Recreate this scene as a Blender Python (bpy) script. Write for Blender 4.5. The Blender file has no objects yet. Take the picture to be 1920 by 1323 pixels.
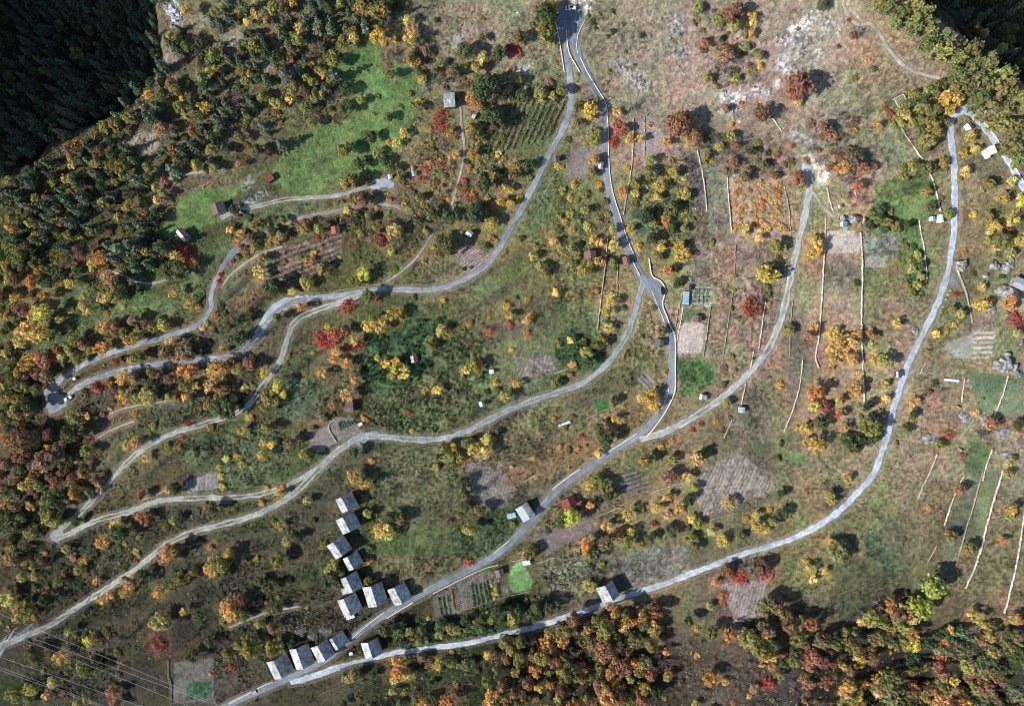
import bpy, bmesh, math, random
import numpy as np
from mathutils import Vector, Matrix

# ---------------------------------------------------------------- camera, sky, sun, exposure
S = bpy.context.scene
COL = S.collection
CAMH, MPP = 400.0, 0.27            # camera height above the datum, metres per photo pixel on the datum
cam = bpy.data.objects.new('camera', bpy.data.cameras.new('camera')); COL.objects.link(cam)
cam.location = (0, 0, CAMH); cam.rotation_euler = (0, 0, 0)
cam.data.sensor_width = 36; cam.data.lens = 36 * CAMH / (1920 * MPP)
cam.data.clip_start = 1; cam.data.clip_end = 8000
S.camera = cam
SUN_ELEV = math.radians(35); SUN_H = (-0.93, -0.37)
w = bpy.data.worlds.new('World'); S.world = w; w.use_nodes = True
nt = w.node_tree; bg = nt.nodes['Background']
sky = nt.nodes.new('ShaderNodeTexSky'); sky.sky_type = 'NISHITA'; sky.sun_disc = False
sky.sun_elevation = SUN_ELEV
sky.sun_rotation = math.atan2(SUN_H[0], SUN_H[1])
sky.altitude = 900
nt.links.new(sky.outputs[0], bg.inputs[0]); bg.inputs[1].default_value = 0.11
sl = bpy.data.lights.new('sun', 'SUN'); sl.energy = 4.3; sl.angle = math.radians(0.5); sl.color = (1.0, 0.955, 0.90)
sun = bpy.data.objects.new('sun', sl); COL.objects.link(sun)
sd = Vector((SUN_H[0] * math.cos(SUN_ELEV), SUN_H[1] * math.cos(SUN_ELEV), math.sin(SUN_ELEV))).normalized()
sun.rotation_euler = sd.to_track_quat('Z', 'Y').to_euler(); sun.location = (-300, -120, 300)
S.view_settings.view_transform = 'Standard'; S.view_settings.look = 'None'
S.view_settings.exposure = 0.18
S.cycles.pixel_filter_type = 'BLACKMAN_HARRIS'; S.cycles.filter_width = 1.0; S.view_settings.gamma = 1
S.cycles.max_bounces = 4; S.cycles.diffuse_bounces = 2; S.cycles.glossy_bounces = 2; S.cycles.transmission_bounces = 3
S.cycles.transparent_max_bounces = 4

rng = random.Random(7); nr = np.random.RandomState(7)

# ---------------------------------------------------------------- noise, colour, terrain
_tabs = {}
def noise(x, y, s, seed=0):
    if seed not in _tabs: _tabs[seed] = np.random.RandomState(seed + 100).rand(256, 256).astype(np.float32) * 2 - 1
    t = _tabs[seed]
    x = np.asarray(x, dtype=np.float64) / s; y = np.asarray(y, dtype=np.float64) / s
    xi = np.floor(x).astype(int); yi = np.floor(y).astype(int)
    fx = x - xi; fy = y - yi; fx = fx * fx * (3 - 2 * fx); fy = fy * fy * (3 - 2 * fy)
    a = t[xi & 255, yi & 255]; b = t[(xi + 1) & 255, yi & 255]; c = t[xi & 255, (yi + 1) & 255]; d = t[(xi + 1) & 255, (yi + 1) & 255]
    return a * (1 - fx) * (1 - fy) + b * fx * (1 - fy) + c * (1 - fx) * fy + d * fx * fy
def lin(c):
    c = np.asarray(c, dtype=np.float64) / 255.0
    return np.where(c <= 0.04045, c / 12.92, ((c + 0.055) / 1.055) ** 2.4)
def sp(t, k=20.0):                 # smooth max(0, t)
    return k * np.logaddexp(0, np.asarray(t, dtype=np.float64) / k)
def terrace(x, y):                 # old cultivation terraces: level strips with steep banks
    u = -0.46 * x + 0.89 * y + 9 * noise(x, y, 70, 5) + 2.2 * noise(x, y, 21, 6)
    f = u / 12.0 - np.floor(u / 12.0)
    saw = np.where(f < 0.24, f / 0.24, (1 - f) / 0.76) - 0.5
    m = 1 / (1 + np.exp((x - 25) / 22)) / (1 + np.exp((y - 95) / 10)) * np.clip(0.8 + 1.1 * noise(x, y, 28, 7), 0, 1.3)
    return 1.9 * saw * m, (f < 0.24) * m
def hb(x, y):
    z = 0.05 * y + 0.16 * sp(x - 70) + 0.22 * sp(y - 95) - 0.07 * sp(-x - 90) - 0.30 * sp(-y - 150, 12)
    z = z - 62 * np.exp(-((x - 232) / 62) ** 2 - ((y + 200) / 46) ** 2)
    return z + terrace(x, y)[0] + 2.2 * noise(x, y, 85, 1) + 1.0 * noise(x, y, 33, 2) - 3.5
def ray(px, py, fn, extra=0.0):
    """the point of the ground seen at a photo pixel, met by marching the view ray down"""
    dx = (np.asarray(px, dtype=np.float64) - 960) * MPP / CAMH; dy = (661.5 - np.asarray(py, dtype=np.float64)) * MPP / CAMH
    t = np.full(dx.shape, CAMH - 90.0)
    done = np.zeros(dx.shape, bool)
    for k in range(75):
        hit = (CAMH - t) <= fn(dx * t, dy * t) + extra
        done |= hit
        t = np.where(done, t, t + 4.5)
    lo = t - 4.5; hi = t
    for k in range(12):
        m = (lo + hi) / 2; below = (CAMH - m) <= fn(dx * m, dy * m) + extra
        hi = np.where(below, m, hi); lo = np.where(below, lo, m)
    return dx * hi, dy * hi
def wpoly(pts, fn):
    p = np.array(pts, dtype=np.float64); x, y = ray(p[:, 0], p[:, 1], fn); return np.stack([x, y], 1)
def signed(x, y, line):            # signed distance to a polyline, positive on its left
    best = np.full(np.shape(x), 1e9); sg = np.zeros(np.shape(x))
    for a, b in zip(line[:-1], line[1:]):
        d = b - a; L2 = (d ** 2).sum(); t = np.clip(((x - a[0]) * d[0] + (y - a[1]) * d[1]) / L2, 0, 1)
        qx = x - a[0] - d[0] * t; qy = y - a[1] - d[1] * t; dist = np.hypot(qx, qy)
        s = d[0] * (y - a[1]) - d[1] * (x - a[0])
        m = dist < best; best = np.where(m, dist, best); sg = np.where(m, np.sign(s), sg)
    return best * sg
RIDGE = wpoly([(-420, 560), (-150, 440), (-30, 362), (40, 315), (90, 285), (170, 242), (238, 205), (270, 165), (298, 118), (306, 60), (300, 10), (325, -60), (400, -260), (420, -500)], hb)[::-1]
CREST = wpoly([(1560, -300), (1630, -60), (1700, 0), (1765, 35), (1800, 62), (1860, 108), (1925, 152), (2000, 205), (2300, 420)], hb)
def h(x, y):
    x = np.asarray(x, dtype=np.float64); y = np.asarray(y, dtype=np.float64)
    z = hb(x, y)
    d1 = -signed(x, y, RIDGE)
    d1 = d1 + 5 * noise(x, y, 18, 3)
    z = z - 125 * (1 - np.exp(-np.maximum(d1, 0) * 1.25 / 125)) 
    d2 = signed(x, y, CREST) + 3 * noise(x, y, 15, 4)
    z = z - 150 * (1 - np.exp(-np.maximum(d2, 0) * 1.9 / 150))
    return z
def W(px, py, extra=0.0):
    x, y = ray(np.array([px], dtype=float), np.array([py], dtype=float), h, extra); return float(x[0]), float(y[0])
def H1(x, y): return float(h(np.array([x]), np.array([y]))[0])
def topx(x, y, z): return 960 + x * CAMH / (CAMH - z) / MPP, 661.5 - y * CAMH / (CAMH - z) / MPP
def resample(line, step, smooth=True):
    p = np.array(line, dtype=np.float64)
    if smooth and len(p) > 2:
        for _ in range(3):         # Chaikin
            q = np.empty((2 * len(p) - 2, 2)); q[0::2] = 0.75 * p[:-1] + 0.25 * p[1:]; q[1::2] = 0.25 * p[:-1] + 0.75 * p[1:]
            p = np.vstack([p[:1], q, p[-1:]])
    s = np.concatenate([[0], np.cumsum(np.hypot(*np.diff(p, axis=0).T))])
    n = max(2, int(s[-1] / step) + 1); t = np.linspace(0, s[-1], n)
    return np.stack([np.interp(t, s, p[:, 0]), np.interp(t, s, p[:, 1])], 1)
def inpoly(px, py, poly):
    r = np.zeros(px.shape, bool); n = len(poly)
    for i in range(n):
        x0, y0 = poly[i]; x1, y1 = poly[(i + 1) % n]
        if y0 == y1: continue
        c = ((y0 > py) != (y1 > py)) & (px < (x1 - x0) * (py - y0) / (y1 - y0) + x0); r ^= c
    return r

# ---------------------------------------------------------------- materials
def mat(name, rough=0.9):
    m = bpy.data.materials.new(name); m.use_nodes = True
    b = m.node_tree.nodes['Principled BSDF']; b.inputs['Roughness'].default_value = rough
    b.inputs['Specular IOR Level'].default_value = 0.2
    return m, m.node_tree, b
def noisecol(nt, b, c1, c2, scale, detail=6, lo=0.35, hi=0.65, bump=0.0, bscale=None, kind='noise'):
    tc = nt.nodes.new('ShaderNodeNewGeometry')
    n = nt.nodes.new('ShaderNodeTexNoise' if kind == 'noise' else 'ShaderNodeTexVoronoi'); n.inputs['Scale'].default_value = scale
    if kind == 'noise': n.inputs['Detail'].default_value = detail
    nt.links.new(tc.outputs['Position'], n.inputs['Vector'])
    r = nt.nodes.new('ShaderNodeValToRGB'); r.color_ramp.elements[0].position = lo; r.color_ramp.elements[1].position = hi
    r.color_ramp.elements[0].color = (*c1, 1); r.color_ramp.elements[1].color = (*c2, 1)
    if kind == 'noise': nt.links.new(n.outputs['Fac'], r.inputs[0])
    else:
        sep = nt.nodes.new('ShaderNodeSeparateColor'); nt.links.new(n.outputs['Color'], sep.inputs[0]); nt.links.new(sep.outputs[0], r.inputs[0])
    nt.links.new(r.outputs[0], b.inputs['Base Color'])
    if bump:
        bu = nt.nodes.new('ShaderNodeBump'); bu.inputs['Strength'].default_value = bump; bu.inputs['Distance'].default_value = 0.1
        nt.links.new(n.outputs['Fac'] if kind == 'noise' else n.outputs['Distance'], bu.inputs['Height']); nt.links.new(bu.outputs[0], b.inputs['Normal'])
    return n
def simple(name, c1, c2, scale=1.5, rough=0.9, bump=0.3, kind='noise', lo=0.35, hi=0.65):
    m, t, b = mat(name, rough); noisecol(t, b, tuple(c1), tuple(c2), scale, lo=lo, hi=hi, bump=bump, kind=kind); return m
def colmat(name, rough=0.95, nscale=2.2, amt=0.5, bump=0.5, dist=0.25):
    m, t, b = mat(name, rough); L = t.links.new
    a = t.nodes.new('ShaderNodeAttribute'); a.attribute_name = 'Col'
    g = t.nodes.new('ShaderNodeNewGeometry')
    n = t.nodes.new('ShaderNodeTexNoise'); n.inputs['Scale'].default_value = nscale; n.inputs['Detail'].default_value = 5; n.inputs['Roughness'].default_value = 0.7
    L(g.outputs['Position'], n.inputs['Vector'])
    mr = t.nodes.new('ShaderNodeMapRange'); mr.inputs[1].default_value = 0.3; mr.inputs[2].default_value = 0.7
    mr.inputs[3].default_value = 1 - amt; mr.inputs[4].default_value = 1 + amt; L(n.outputs['Fac'], mr.inputs[0])
    n2 = t.nodes.new('ShaderNodeTexNoise'); n2.inputs['Scale'].default_value = nscale * 0.42; n2.inputs['Detail'].default_value = 3; L(g.outputs['Position'], n2.inputs['Vector'])
    mr2 = t.nodes.new('ShaderNodeMapRange'); mr2.inputs[1].default_value = 0.3; mr2.inputs[2].default_value = 0.7; mr2.inputs[3].default_value = 1 - amt * .5; mr2.inputs[4].default_value = 1 + amt * .5; L(n2.outputs['Fac'], mr2.inputs[0])
    mm = t.nodes.new('ShaderNodeMath'); mm.operation = 'MULTIPLY'; L(mr.outputs[0], mm.inputs[0]); L(mr2.outputs[0], mm.inputs[1])
    mx = t.nodes.new('ShaderNodeVectorMath'); mx.operation = 'SCALE'; L(a.outputs['Color'], mx.inputs[0]); L(mm.outputs[0], mx.inputs['Scale'])
    L(mx.outputs[0], b.inputs['Base Color'])
    bu = t.nodes.new('ShaderNodeBump'); bu.inputs['Strength'].default_value = bump; bu.inputs['Distance'].default_value = dist
    L(n.outputs['Fac'], bu.inputs['Height']); L(bu.outputs[0], b.inputs['Normal'])
    return m
M_GROUND = colmat('ground_soil', 0.97, 2.3, 0.55, 0.9, 0.5)
M_ROAD = colmat('road_gravel', 0.9, 1.3, 0.16, 0.3, 0.06)
M_STONE = colmat('wall_stone', 0.9, 2.5, 0.45, 0.7, 0.2)
M_GRASS = colmat('grass_blades', 0.9, 0.6, 0.25, 0.0, 0.01)
def leafmat():
    m, t, b = mat('leaves', 0.75); L = t.links.new
    oi = t.nodes.new('ShaderNodeObjectInfo'); g = t.nodes.new('ShaderNodeNewGeometry')
    mr = t.nodes.new('ShaderNodeMapRange'); mr.inputs[3].default_value = 0.62; mr.inputs[4].default_value = 1.42; L(g.outputs['Random Per Island'], mr.inputs[0])
    mu = t.nodes.new('ShaderNodeMath'); mu.operation = 'MULTIPLY_ADD'; mu.inputs[1].default_value = 7.31; mu.inputs[2].default_value = 0.17
    L(g.outputs['Random Per Island'], mu.inputs[0]); fr = t.nodes.new('ShaderNodeMath'); fr.operation = 'FRACT'; L(mu.outputs[0], fr.inputs[0])
    hs = t.nodes.new('ShaderNodeHueSaturation'); m2 = t.nodes.new('ShaderNodeMapRange'); m2.inputs[3].default_value = 0.478; m2.inputs[4].default_value = 0.522
    L(fr.outputs[0], m2.inputs[0]); L(m2.outputs[0], hs.inputs['Hue']); L(mr.outputs[0], hs.inputs['Value']); L(oi.outputs['Color'], hs.inputs['Color'])
    nz = t.nodes.new('ShaderNodeTexNoise'); nz.inputs['Scale'].default_value = 0.55; nz.inputs['Detail'].default_value = 2; L(g.outputs['Position'], nz.inputs['Vector'])
    m3 = t.nodes.new('ShaderNodeMapRange'); m3.inputs[1].default_value = .42; m3.inputs[2].default_value = .68; m3.inputs[3].default_value = 0; m3.inputs[4].default_value = .32; L(nz.outputs['Fac'], m3.inputs[0])
    mc = t.nodes.new('ShaderNodeMix'); mc.data_type = 'RGBA'; L(m3.outputs[0], mc.inputs['Factor']); L(hs.outputs[0], mc.inputs[6]); mc.inputs[7].default_value = (.17, .165, .075, 1)
    L(mc.outputs[2], b.inputs['Base Color'])
    tr = t.nodes.new('ShaderNodeBsdfTranslucent'); L(mc.outputs[2], tr.inputs['Color'])
    ms = t.nodes.new('ShaderNodeMixShader'); ms.inputs[0].default_value = 0.28
    L(b.outputs[0], ms.inputs[1]); L(tr.outputs[0], ms.inputs[2]); L(ms.outputs[0], t.nodes['Material Output'].inputs['Surface'])
    return m
M_LEAF = leafmat()
M_BARK = simple('bark', lin((70, 60, 50)), lin((110, 98, 84)), 3)
def slate():
    m, t, b = mat('slate_stone', 0.7); n = noisecol(t, b, (0.36, 0.38, 0.41), (0.74, 0.76, 0.78), 1.7, lo=0.0, hi=1.0, bump=0.5, kind='voronoi'); L = t.links.new
    g = t.nodes.new('ShaderNodeNewGeometry'); k = t.nodes.new('ShaderNodeTexNoise'); k.inputs['Scale'].default_value = 0.35; k.inputs['Detail'].default_value = 4; L(g.outputs['Position'], k.inputs['Vector'])
    r = t.nodes.new('ShaderNodeValToRGB'); r.color_ramp.elements[0].position = .38; r.color_ramp.elements[1].position = .56; r.color_ramp.elements[0].color = (.55, .56, .50, 1); r.color_ramp.elements[1].color = (1, 1, 1, 1); L(k.outputs['Fac'], r.inputs[0])
    mx = t.nodes.new('ShaderNodeVectorMath'); mx.operation = 'MULTIPLY'; L(b.inputs['Base Color'].links[0].from_socket, mx.inputs[0]); L(r.outputs[0], mx.inputs[1]); oi = t.nodes.new('ShaderNodeObjectInfo'); mr = t.nodes.new('ShaderNodeMapRange'); mr.inputs[3].default_value = .80; mr.inputs[4].default_value = 1.06; L(oi.outputs['Random'], mr.inputs[0])
    m2 = t.nodes.new('ShaderNodeVectorMath'); m2.operation = 'SCALE'; L(mx.outputs[0], m2.inputs[0]); L(mr.outputs[0], m2.inputs['Scale']); L(m2.outputs[0], b.inputs['Base Color'])
    return m
M_SLATE = slate()
M_BROWNROOF = simple('brown_sheet', lin((105, 84, 80)), lin((142, 116, 110)), 1.2, 0.6, 0.2)
M_DARKROOF = simple('dark_slate', lin((88, 86, 92)), lin((130, 124, 126)), 1.5, 0.7, 0.3)
M_REDROOF = simple('red_tiles', lin((112, 54, 52)), lin((150, 82, 78)), 2.0, 0.7, 0.3)
M_TERRA = simple('terracotta', lin((150, 84, 64)), lin((190, 120, 92)), 2.0, 0.8, 0.3)
M_WHITE = simple('white_paint', (0.72, 0.74, 0.74), (0.86, 0.87, 0.86), 0.8, 0.5, 0.05)
M_METAL = simple('zinc_sheet', (0.36, 0.42, 0.48), (0.50, 0.56, 0.62), 0.9, 0.45, 0.1)
M_BLUE = simple('blue_sheet', (0.13, 0.30, 0.55), (0.22, 0.42, 0.66), 0.8, 0.5, 0.1)
M_PALEBLUE = simple('pale_sheet', (0.55, 0.68, 0.70), (0.78, 0.88, 0.88), 0.7, 0.5, 0.1)
M_WOOD = simple('weathered_timber', lin((74, 56, 44)), lin((120, 96, 76)), 2.5, 0.9, 0.3)
M_PALEWOOD = simple('pale_timber', lin((150, 126, 96)), lin((205, 180, 140)), 2.5, 0.9, 0.3)
M_PLASTER = simple('lime_plaster', lin((150, 142, 128)), lin((196, 188, 172)), 0.8, 0.95, 0.2)
M_CONCRETE = simple('pale_concrete', lin((186, 180, 168)), lin((226, 220, 206)), 0.9, 0.9, 0.2)
M_ROCK = simple('grey_rock', lin((88, 88, 90)), lin((186, 184, 178)), 0.55, 0.9, 1.0)
M_DARKROCK = simple('shaded_rock', lin((62, 62, 66)), lin((128, 126, 122)), 0.7, 0.9, 1.0)  # grey rock again, darkened to paint in the shade above the barns
M_STEEL = simple('galvanised_steel', (0.50, 0.53, 0.55), (0.66, 0.68, 0.70), 1.0, 0.45, 0.05)
M_WIRE = simple('wire_aluminium', (0.62, 0.64, 0.66), (0.75, 0.76, 0.78), 1.0, 0.4, 0.0)
M_RUBBER = simple('tyre_rubber', (0.02, 0.02, 0.02), (0.04, 0.04, 0.04), 4, 0.85, 0.1)
M_REDTARP = simple('red_tarpaulin', lin((160, 62, 50)), lin((188, 88, 70)), 1.5, 0.6, 0.2)
M_DARK = simple('dark_paint', (0.015, 0.02, 0.025), (0.03, 0.04, 0.05), 2, 0.3, 0.0)
M_SILVER = simple('silver_paint', (0.42, 0.46, 0.50), (0.52, 0.56, 0.60), 2, 0.3, 0.0)
M_YELLOWP = simple('ochre_paint', lin((170, 140, 80)), lin((205, 172, 110)), 2, 0.6, 0.1)
M_REDP = simple('red_paint', lin((140, 50, 46)), lin((175, 72, 62)), 2, 0.6, 0.1)
def glassmat():
    m, t, b = mat('window_glass', 0.08); b.inputs['Base Color'].default_value = (0.02, 0.03, 0.035, 1); b.inputs['Specular IOR Level'].default_value = 0.6
    return m
M_GLASS = glassmat()
def greenhouseglass():
    m, t, b = mat('greenhouse_glass', 0.15); b.inputs['Specular IOR Level'].default_value = 0.6
    noisecol(t, b, (0.16, 0.34, 0.46), (0.34, 0.55, 0.66), 0.8); return m
M_GHGLASS = greenhouseglass()

# ---------------------------------------------------------------- mesh helpers
def fastmesh(name, verts, faces, material, col=None, smooth=False):
    """verts (n,3), faces (m,k) all with k corners"""
    me = bpy.data.meshes.new(name); verts = np.asarray(verts, dtype=np.float32); faces = np.asarray(faces, dtype=np.int32)
    m, k = faces.shape
    me.vertices.add(len(verts)); me.vertices.foreach_set('co', verts.ravel())
    me.loops.add(m * k); me.loops.foreach_set('vertex_index', faces.ravel())
    me.polygons.add(m); me.polygons.foreach_set('loop_start', np.arange(0, m * k, k, dtype=np.int32))
    try: me.polygons.foreach_set('loop_total', np.full(m, k, dtype=np.int32))
    except Exception: pass
    if smooth: me.polygons.foreach_set('use_smooth', np.ones(m, dtype=bool))
    if col is not None:
        a = me.color_attributes.new('Col', 'FLOAT_COLOR', 'POINT'); c = np.ones((len(verts), 4), dtype=np.float32); c[:, :3] = col
        a.data.foreach_set('color', c.ravel())
    if material: me.materials.append(material)
    me.update(calc_edges=True); me.validate()
    return me
def link(name, data, parent=None, loc=None, rot=None):
    o = bpy.data.objects.new(name, data); COL.objects.link(o)
    if parent is not None: o.parent = parent
    if loc is not None: o.location = loc
    if rot is not None: o.rotation_euler = (0, 0, rot)
    return o
def tag(o, label, cat, group=None, kind=None):
    if label: o['label'] = label
    if cat: o['category'] = cat
    if group: o['group'] = group
    if kind: o['kind'] = kind
    return o
def struct(o, label=None):
    o['kind'] = 'structure'
    if label: o['label'] = label
    return o
class MB:
    def __init__(s): s.v = []; s.f = []
    def box(s, c, d, rz=0, taper=1.0):
        x, y, z = c; a, b, e = d[0] / 2, d[1] / 2, d[2] / 2; n = len(s.v); cs, sn = math.cos(rz), math.sin(rz)
        for k, (sx, sy, sz) in enumerate([(-1, -1, -1), (1, -1, -1), (1, 1, -1), (-1, 1, -1), (-1, -1, 1), (1, -1, 1), (1, 1, 1), (-1, 1, 1)]):
            t = taper if sz > 0 else 1; lx, ly = sx * a * t, sy * b * t
            s.v.append((x + lx * cs - ly * sn, y + lx * sn + ly * cs, z + sz * e))
        for q in [(0, 3, 2, 1), (4, 5, 6, 7), (0, 1, 5, 4), (1, 2, 6, 5), (2, 3, 7, 6), (3, 0, 4, 7)]: s.f.append(tuple(n + i for i in q))
        return s
    def poly(s, pts): n = len(s.v); s.v += [tuple(p) for p in pts]; s.f.append(tuple(range(n, n + len(pts)))); return s
    def prism(s, pts, off):        # closed solid: polygon pts swept by off
        n = len(s.v); k = len(pts); s.v += [tuple(p) for p in pts]; s.v += [tuple(p[i] + off[i] for i in range(3)) for p in pts]
        s.f.append(tuple(range(n + k - 1, n - 1, -1))); s.f.append(tuple(range(n + k, n + 2 * k)))
        for i in range(k): j = (i + 1) % k; s.f.append((n + i, n + j, n + k + j, n + k + i))
        return s
    def tube(s, p, q, r0, r1=None, seg=6):
        r1 = r0 if r1 is None else r1; p = Vector(p); q = Vector(q); d = (q - p).normalized()
        u = d.orthogonal().normalized(); v = d.cross(u); n = len(s.v)
        for c, r in ((p, r0), (q, r1)):
            for i in range(seg):
                a = 2 * math.pi * i / seg; s.v.append(tuple(c + u * (r * math.cos(a)) + v * (r * math.sin(a))))
        for i in range(seg): j = (i + 1) % seg; s.f.append((n + i, n + j, n + seg + j, n + seg + i))
        s.f.append(tuple(range(n + seg - 1, n - 1, -1))); s.f.append(tuple(range(n + seg, n + 2 * seg)))
        return s
    def mesh(s, name, m, bevel=0.0):
        me = bpy.data.meshes.new(name); me.from_pydata(s.v, [], s.f)
        if bevel:
            bm = bmesh.new(); bm.from_mesh(me); bmesh.ops.bevel(bm, geom=bm.edges[:], offset=bevel, segments=2, affect='EDGES', clamp_overlap=True); bm.to_mesh(me); bm.free()
        if m: me.materials.append(m)
        me.update(); return me
    def obj(s, name, m, parent=None, bevel=0.0): return link(name, s.mesh(name, m, bevel), parent)
# ---------------------------------------------------------------- layout, surveyed from the photograph (photo pixels)
ROADS = [  # name, label, width px, style, points
 ('gravel_road', 'pale gravel road from the top car park down to the hairpin', 11.5, 'gravelgrey', [(1063,62),(1062,90),(1066,120),(1071,160),(1071,200),(1060,238),(1040,270),(1018,312),(995,360),(968,410),(938,466),(908,502),(870,525),(825,541),(775,544),(725,541),(690,546),(650,552),(610,557),(570,561),(540,569),(512,590),(495,612),(477,640),(452,662),(428,671),(367,674),(317,678),(240,691),(200,702),(165,715),(138,730),(115,752),(98,772)]),
 ('gravel_road', 'grey gravel road above the hairpin running up to the meadows', 10.5, 'gravelgrey', [(112,762),(92,752),(86,738),(97,722),(127,701),(160,681),(200,663),(250,648),(300,634),(333,624),(367,612),(388,594),(397,574),(397,548),(407,519),(423,491),(447,464),(474,447)]),
 ('farm_track', 'narrow dirt track climbing on from the gravel road under the hedge trees', 6.5, 'dirt', [(470,450),(490,438),(508,430),(540,417),(575,405),(610,399),(645,392),(690,380),(735,384),(770,396)]),
 ('farm_track', 'two-rut farm track winding below the gravel road to a turning place', 11, 'rut', [(690,548),(665,556),(640,566),(593,581),(562,594),(547,611),(540,634),(530,668),(512,698),(490,728),(467,758),(445,775),(400,789),(360,801),(317,814),(283,831),(250,854),(222,883),(207,902),(180,929),(160,952),(140,970),(112,992)]),
 ('farm_track', 'two-rut farm track from the turning place to the garden junction', 11, 'rut', [(106,1008),(125,1004),(150,989),(187,972),(233,962),(267,949),(300,937),(350,934),(417,932),(467,930),(507,922),(540,909),(585,886),(612,864),(640,838)]),
 ('farm_track', 'pale two-rut farm track running off beside the pylon', 12, 'rut', [(660,826),(632,846),(600,876),(560,919),(527,942),(483,964),(433,979),(383,990),(343,1004),(307,1022),(277,1049),(247,1072),(200,1102),(150,1135),(100,1169),(50,1192),(0,1209),(-60,1230)]),
 ('gravel_road', 'pale gravel road bowing around the green field in the middle', 12, 'gravelrut', [(645,838),(662,824),(682,815),(720,818),(770,824),(830,823),(870,811),(910,790),(950,770),(990,753),(1030,740),(1070,728),(1102,712),(1130,692),(1155,663),(1176,630),(1190,590),(1198,555),(1207,527)]),
 ('asphalt_road', 'grey asphalt road from the top car park down through the hamlet', 13.5, 'asphalt', [(1079,40),(1078,70),(1083,105),(1097,130),(1115,165),(1130,195),(1134,230),(1135,280),(1138,330),(1145,370),(1158,410),(1170,450),(1185,485),(1205,519),(1222,544),(1238,572),(1252,602),(1260,630),(1261,690),(1258,730),(1245,763),(1222,795),(1190,820),(1150,845),(1110,872),(1070,898),(1040,922),(1015,953),(987,987),(957,1018),(925,1045),(873,1072),(823,1095),(773,1122),(733,1145),(690,1172),(640,1212),(605,1240),(560,1262),(517,1282),(467,1302),(433,1319),(380,1345)]),
 ('farm_track', 'sunken farm track curving up from the asphalt road past the red bush', 12.5, 'rutgrey', [(1200,824),(1240,812),(1280,794),(1313,774),(1347,751),(1380,724),(1410,694),(1433,668),(1453,631),(1467,591),(1477,548),(1483,514),(1493,474),(1500,441),(1507,418),(1513,388),(1519,355),(1518,330),(1513,312)]),
 ('gravel_road', 'long pale gravel road sweeping from the pine wood to the hamlet', 11, 'gravel', [(1950,400),(1920,353),(1897,310),(1873,273),(1848,240),(1827,217),(1810,205),(1794,210),(1783,227),(1782,250),(1787,283),(1790,317),(1792,367),(1790,417),(1787,458),(1780,501),(1770,538),(1753,581),(1733,621),(1717,654),(1703,684),(1690,718),(1678,758),(1670,791),(1662,824),(1651,857),(1640,889),(1623,909),(1600,932),(1573,959),(1540,982),(1500,1003),(1463,1018),(1423,1029),(1380,1042),(1330,1062),(1280,1081),(1223,1102),(1167,1119),(1113,1139),(1060,1155),(1017,1172),(960,1185),(907,1199),(857,1209),(800,1215),(747,1222),(690,1235),(640,1247),(583,1267),(545,1280)]),
 ('meadow_track', 'curved cart track along the meadow below the yellow trees', 8, 'rut', [(414,409),(440,397),(475,388),(505,381),(530,374),(560,371),(600,370),(640,366),(680,353),(706,343)]),
 ('footpath', 'narrow stony footpath along the edge of the pine wood', 5, 'path', [(1580,-5),(1582,12),(1592,32),(1608,48),(1630,42),(1647,57),(1657,77),(1670,97),(1690,120),(1710,133),(1740,142),(1763,147),(1787,160),(1806,192)]),
 ('footpath', 'dirt path running down past the slate roofed shed', 4.5, 'path', [(863,196),(865,222),(868,250),(872,277),(868,310),(858,347),(847,385)]),
 ('footpath', 'worn dirt path climbing across the brown slope', 4, 'path', [(812,436),(787,478),(757,508),(722,530)]),
 ('footpath', 'earth path above the rusty slope', 5, 'path', [(530,462),(503,470),(480,480),(457,495),(432,514),(418,535)]),
 ('footpath', 'curved stony path under the dark bushes', 5, 'path', [(193,516),(213,509),(233,518),(257,529),(287,532),(312,524)]),
 ('footpath', 'stony footpath from the turning pad to the blue roofed hut', 5, 'path', [(1522,355),(1535,375),(1550,395),(1566,408)]),
 ('footpath', 'thin trodden path on the bank below the hairpin', 3, 'path', [(205,776),(233,764),(283,756),(322,750)]),
 ('footpath', 'second thin path on the terraced bank below the hairpin', 3, 'path', [(185,820),(213,803),(252,789)]),
 ('footpath', 'thin path across the tan ledge of the upper wood', 3.5, 'path', [(312,338),(340,328),(368,323),(418,319)]),
 ('footpath', 'worn path across the bank above the lower barns', 4, 'path', [(430,1176),(470,1158),(505,1146),(560,1136)]),
 ('footpath', 'trodden path along the terrace above the gravel road', 3, 'path', [(330,905),(300,925),(262,938)]),
]
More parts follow.
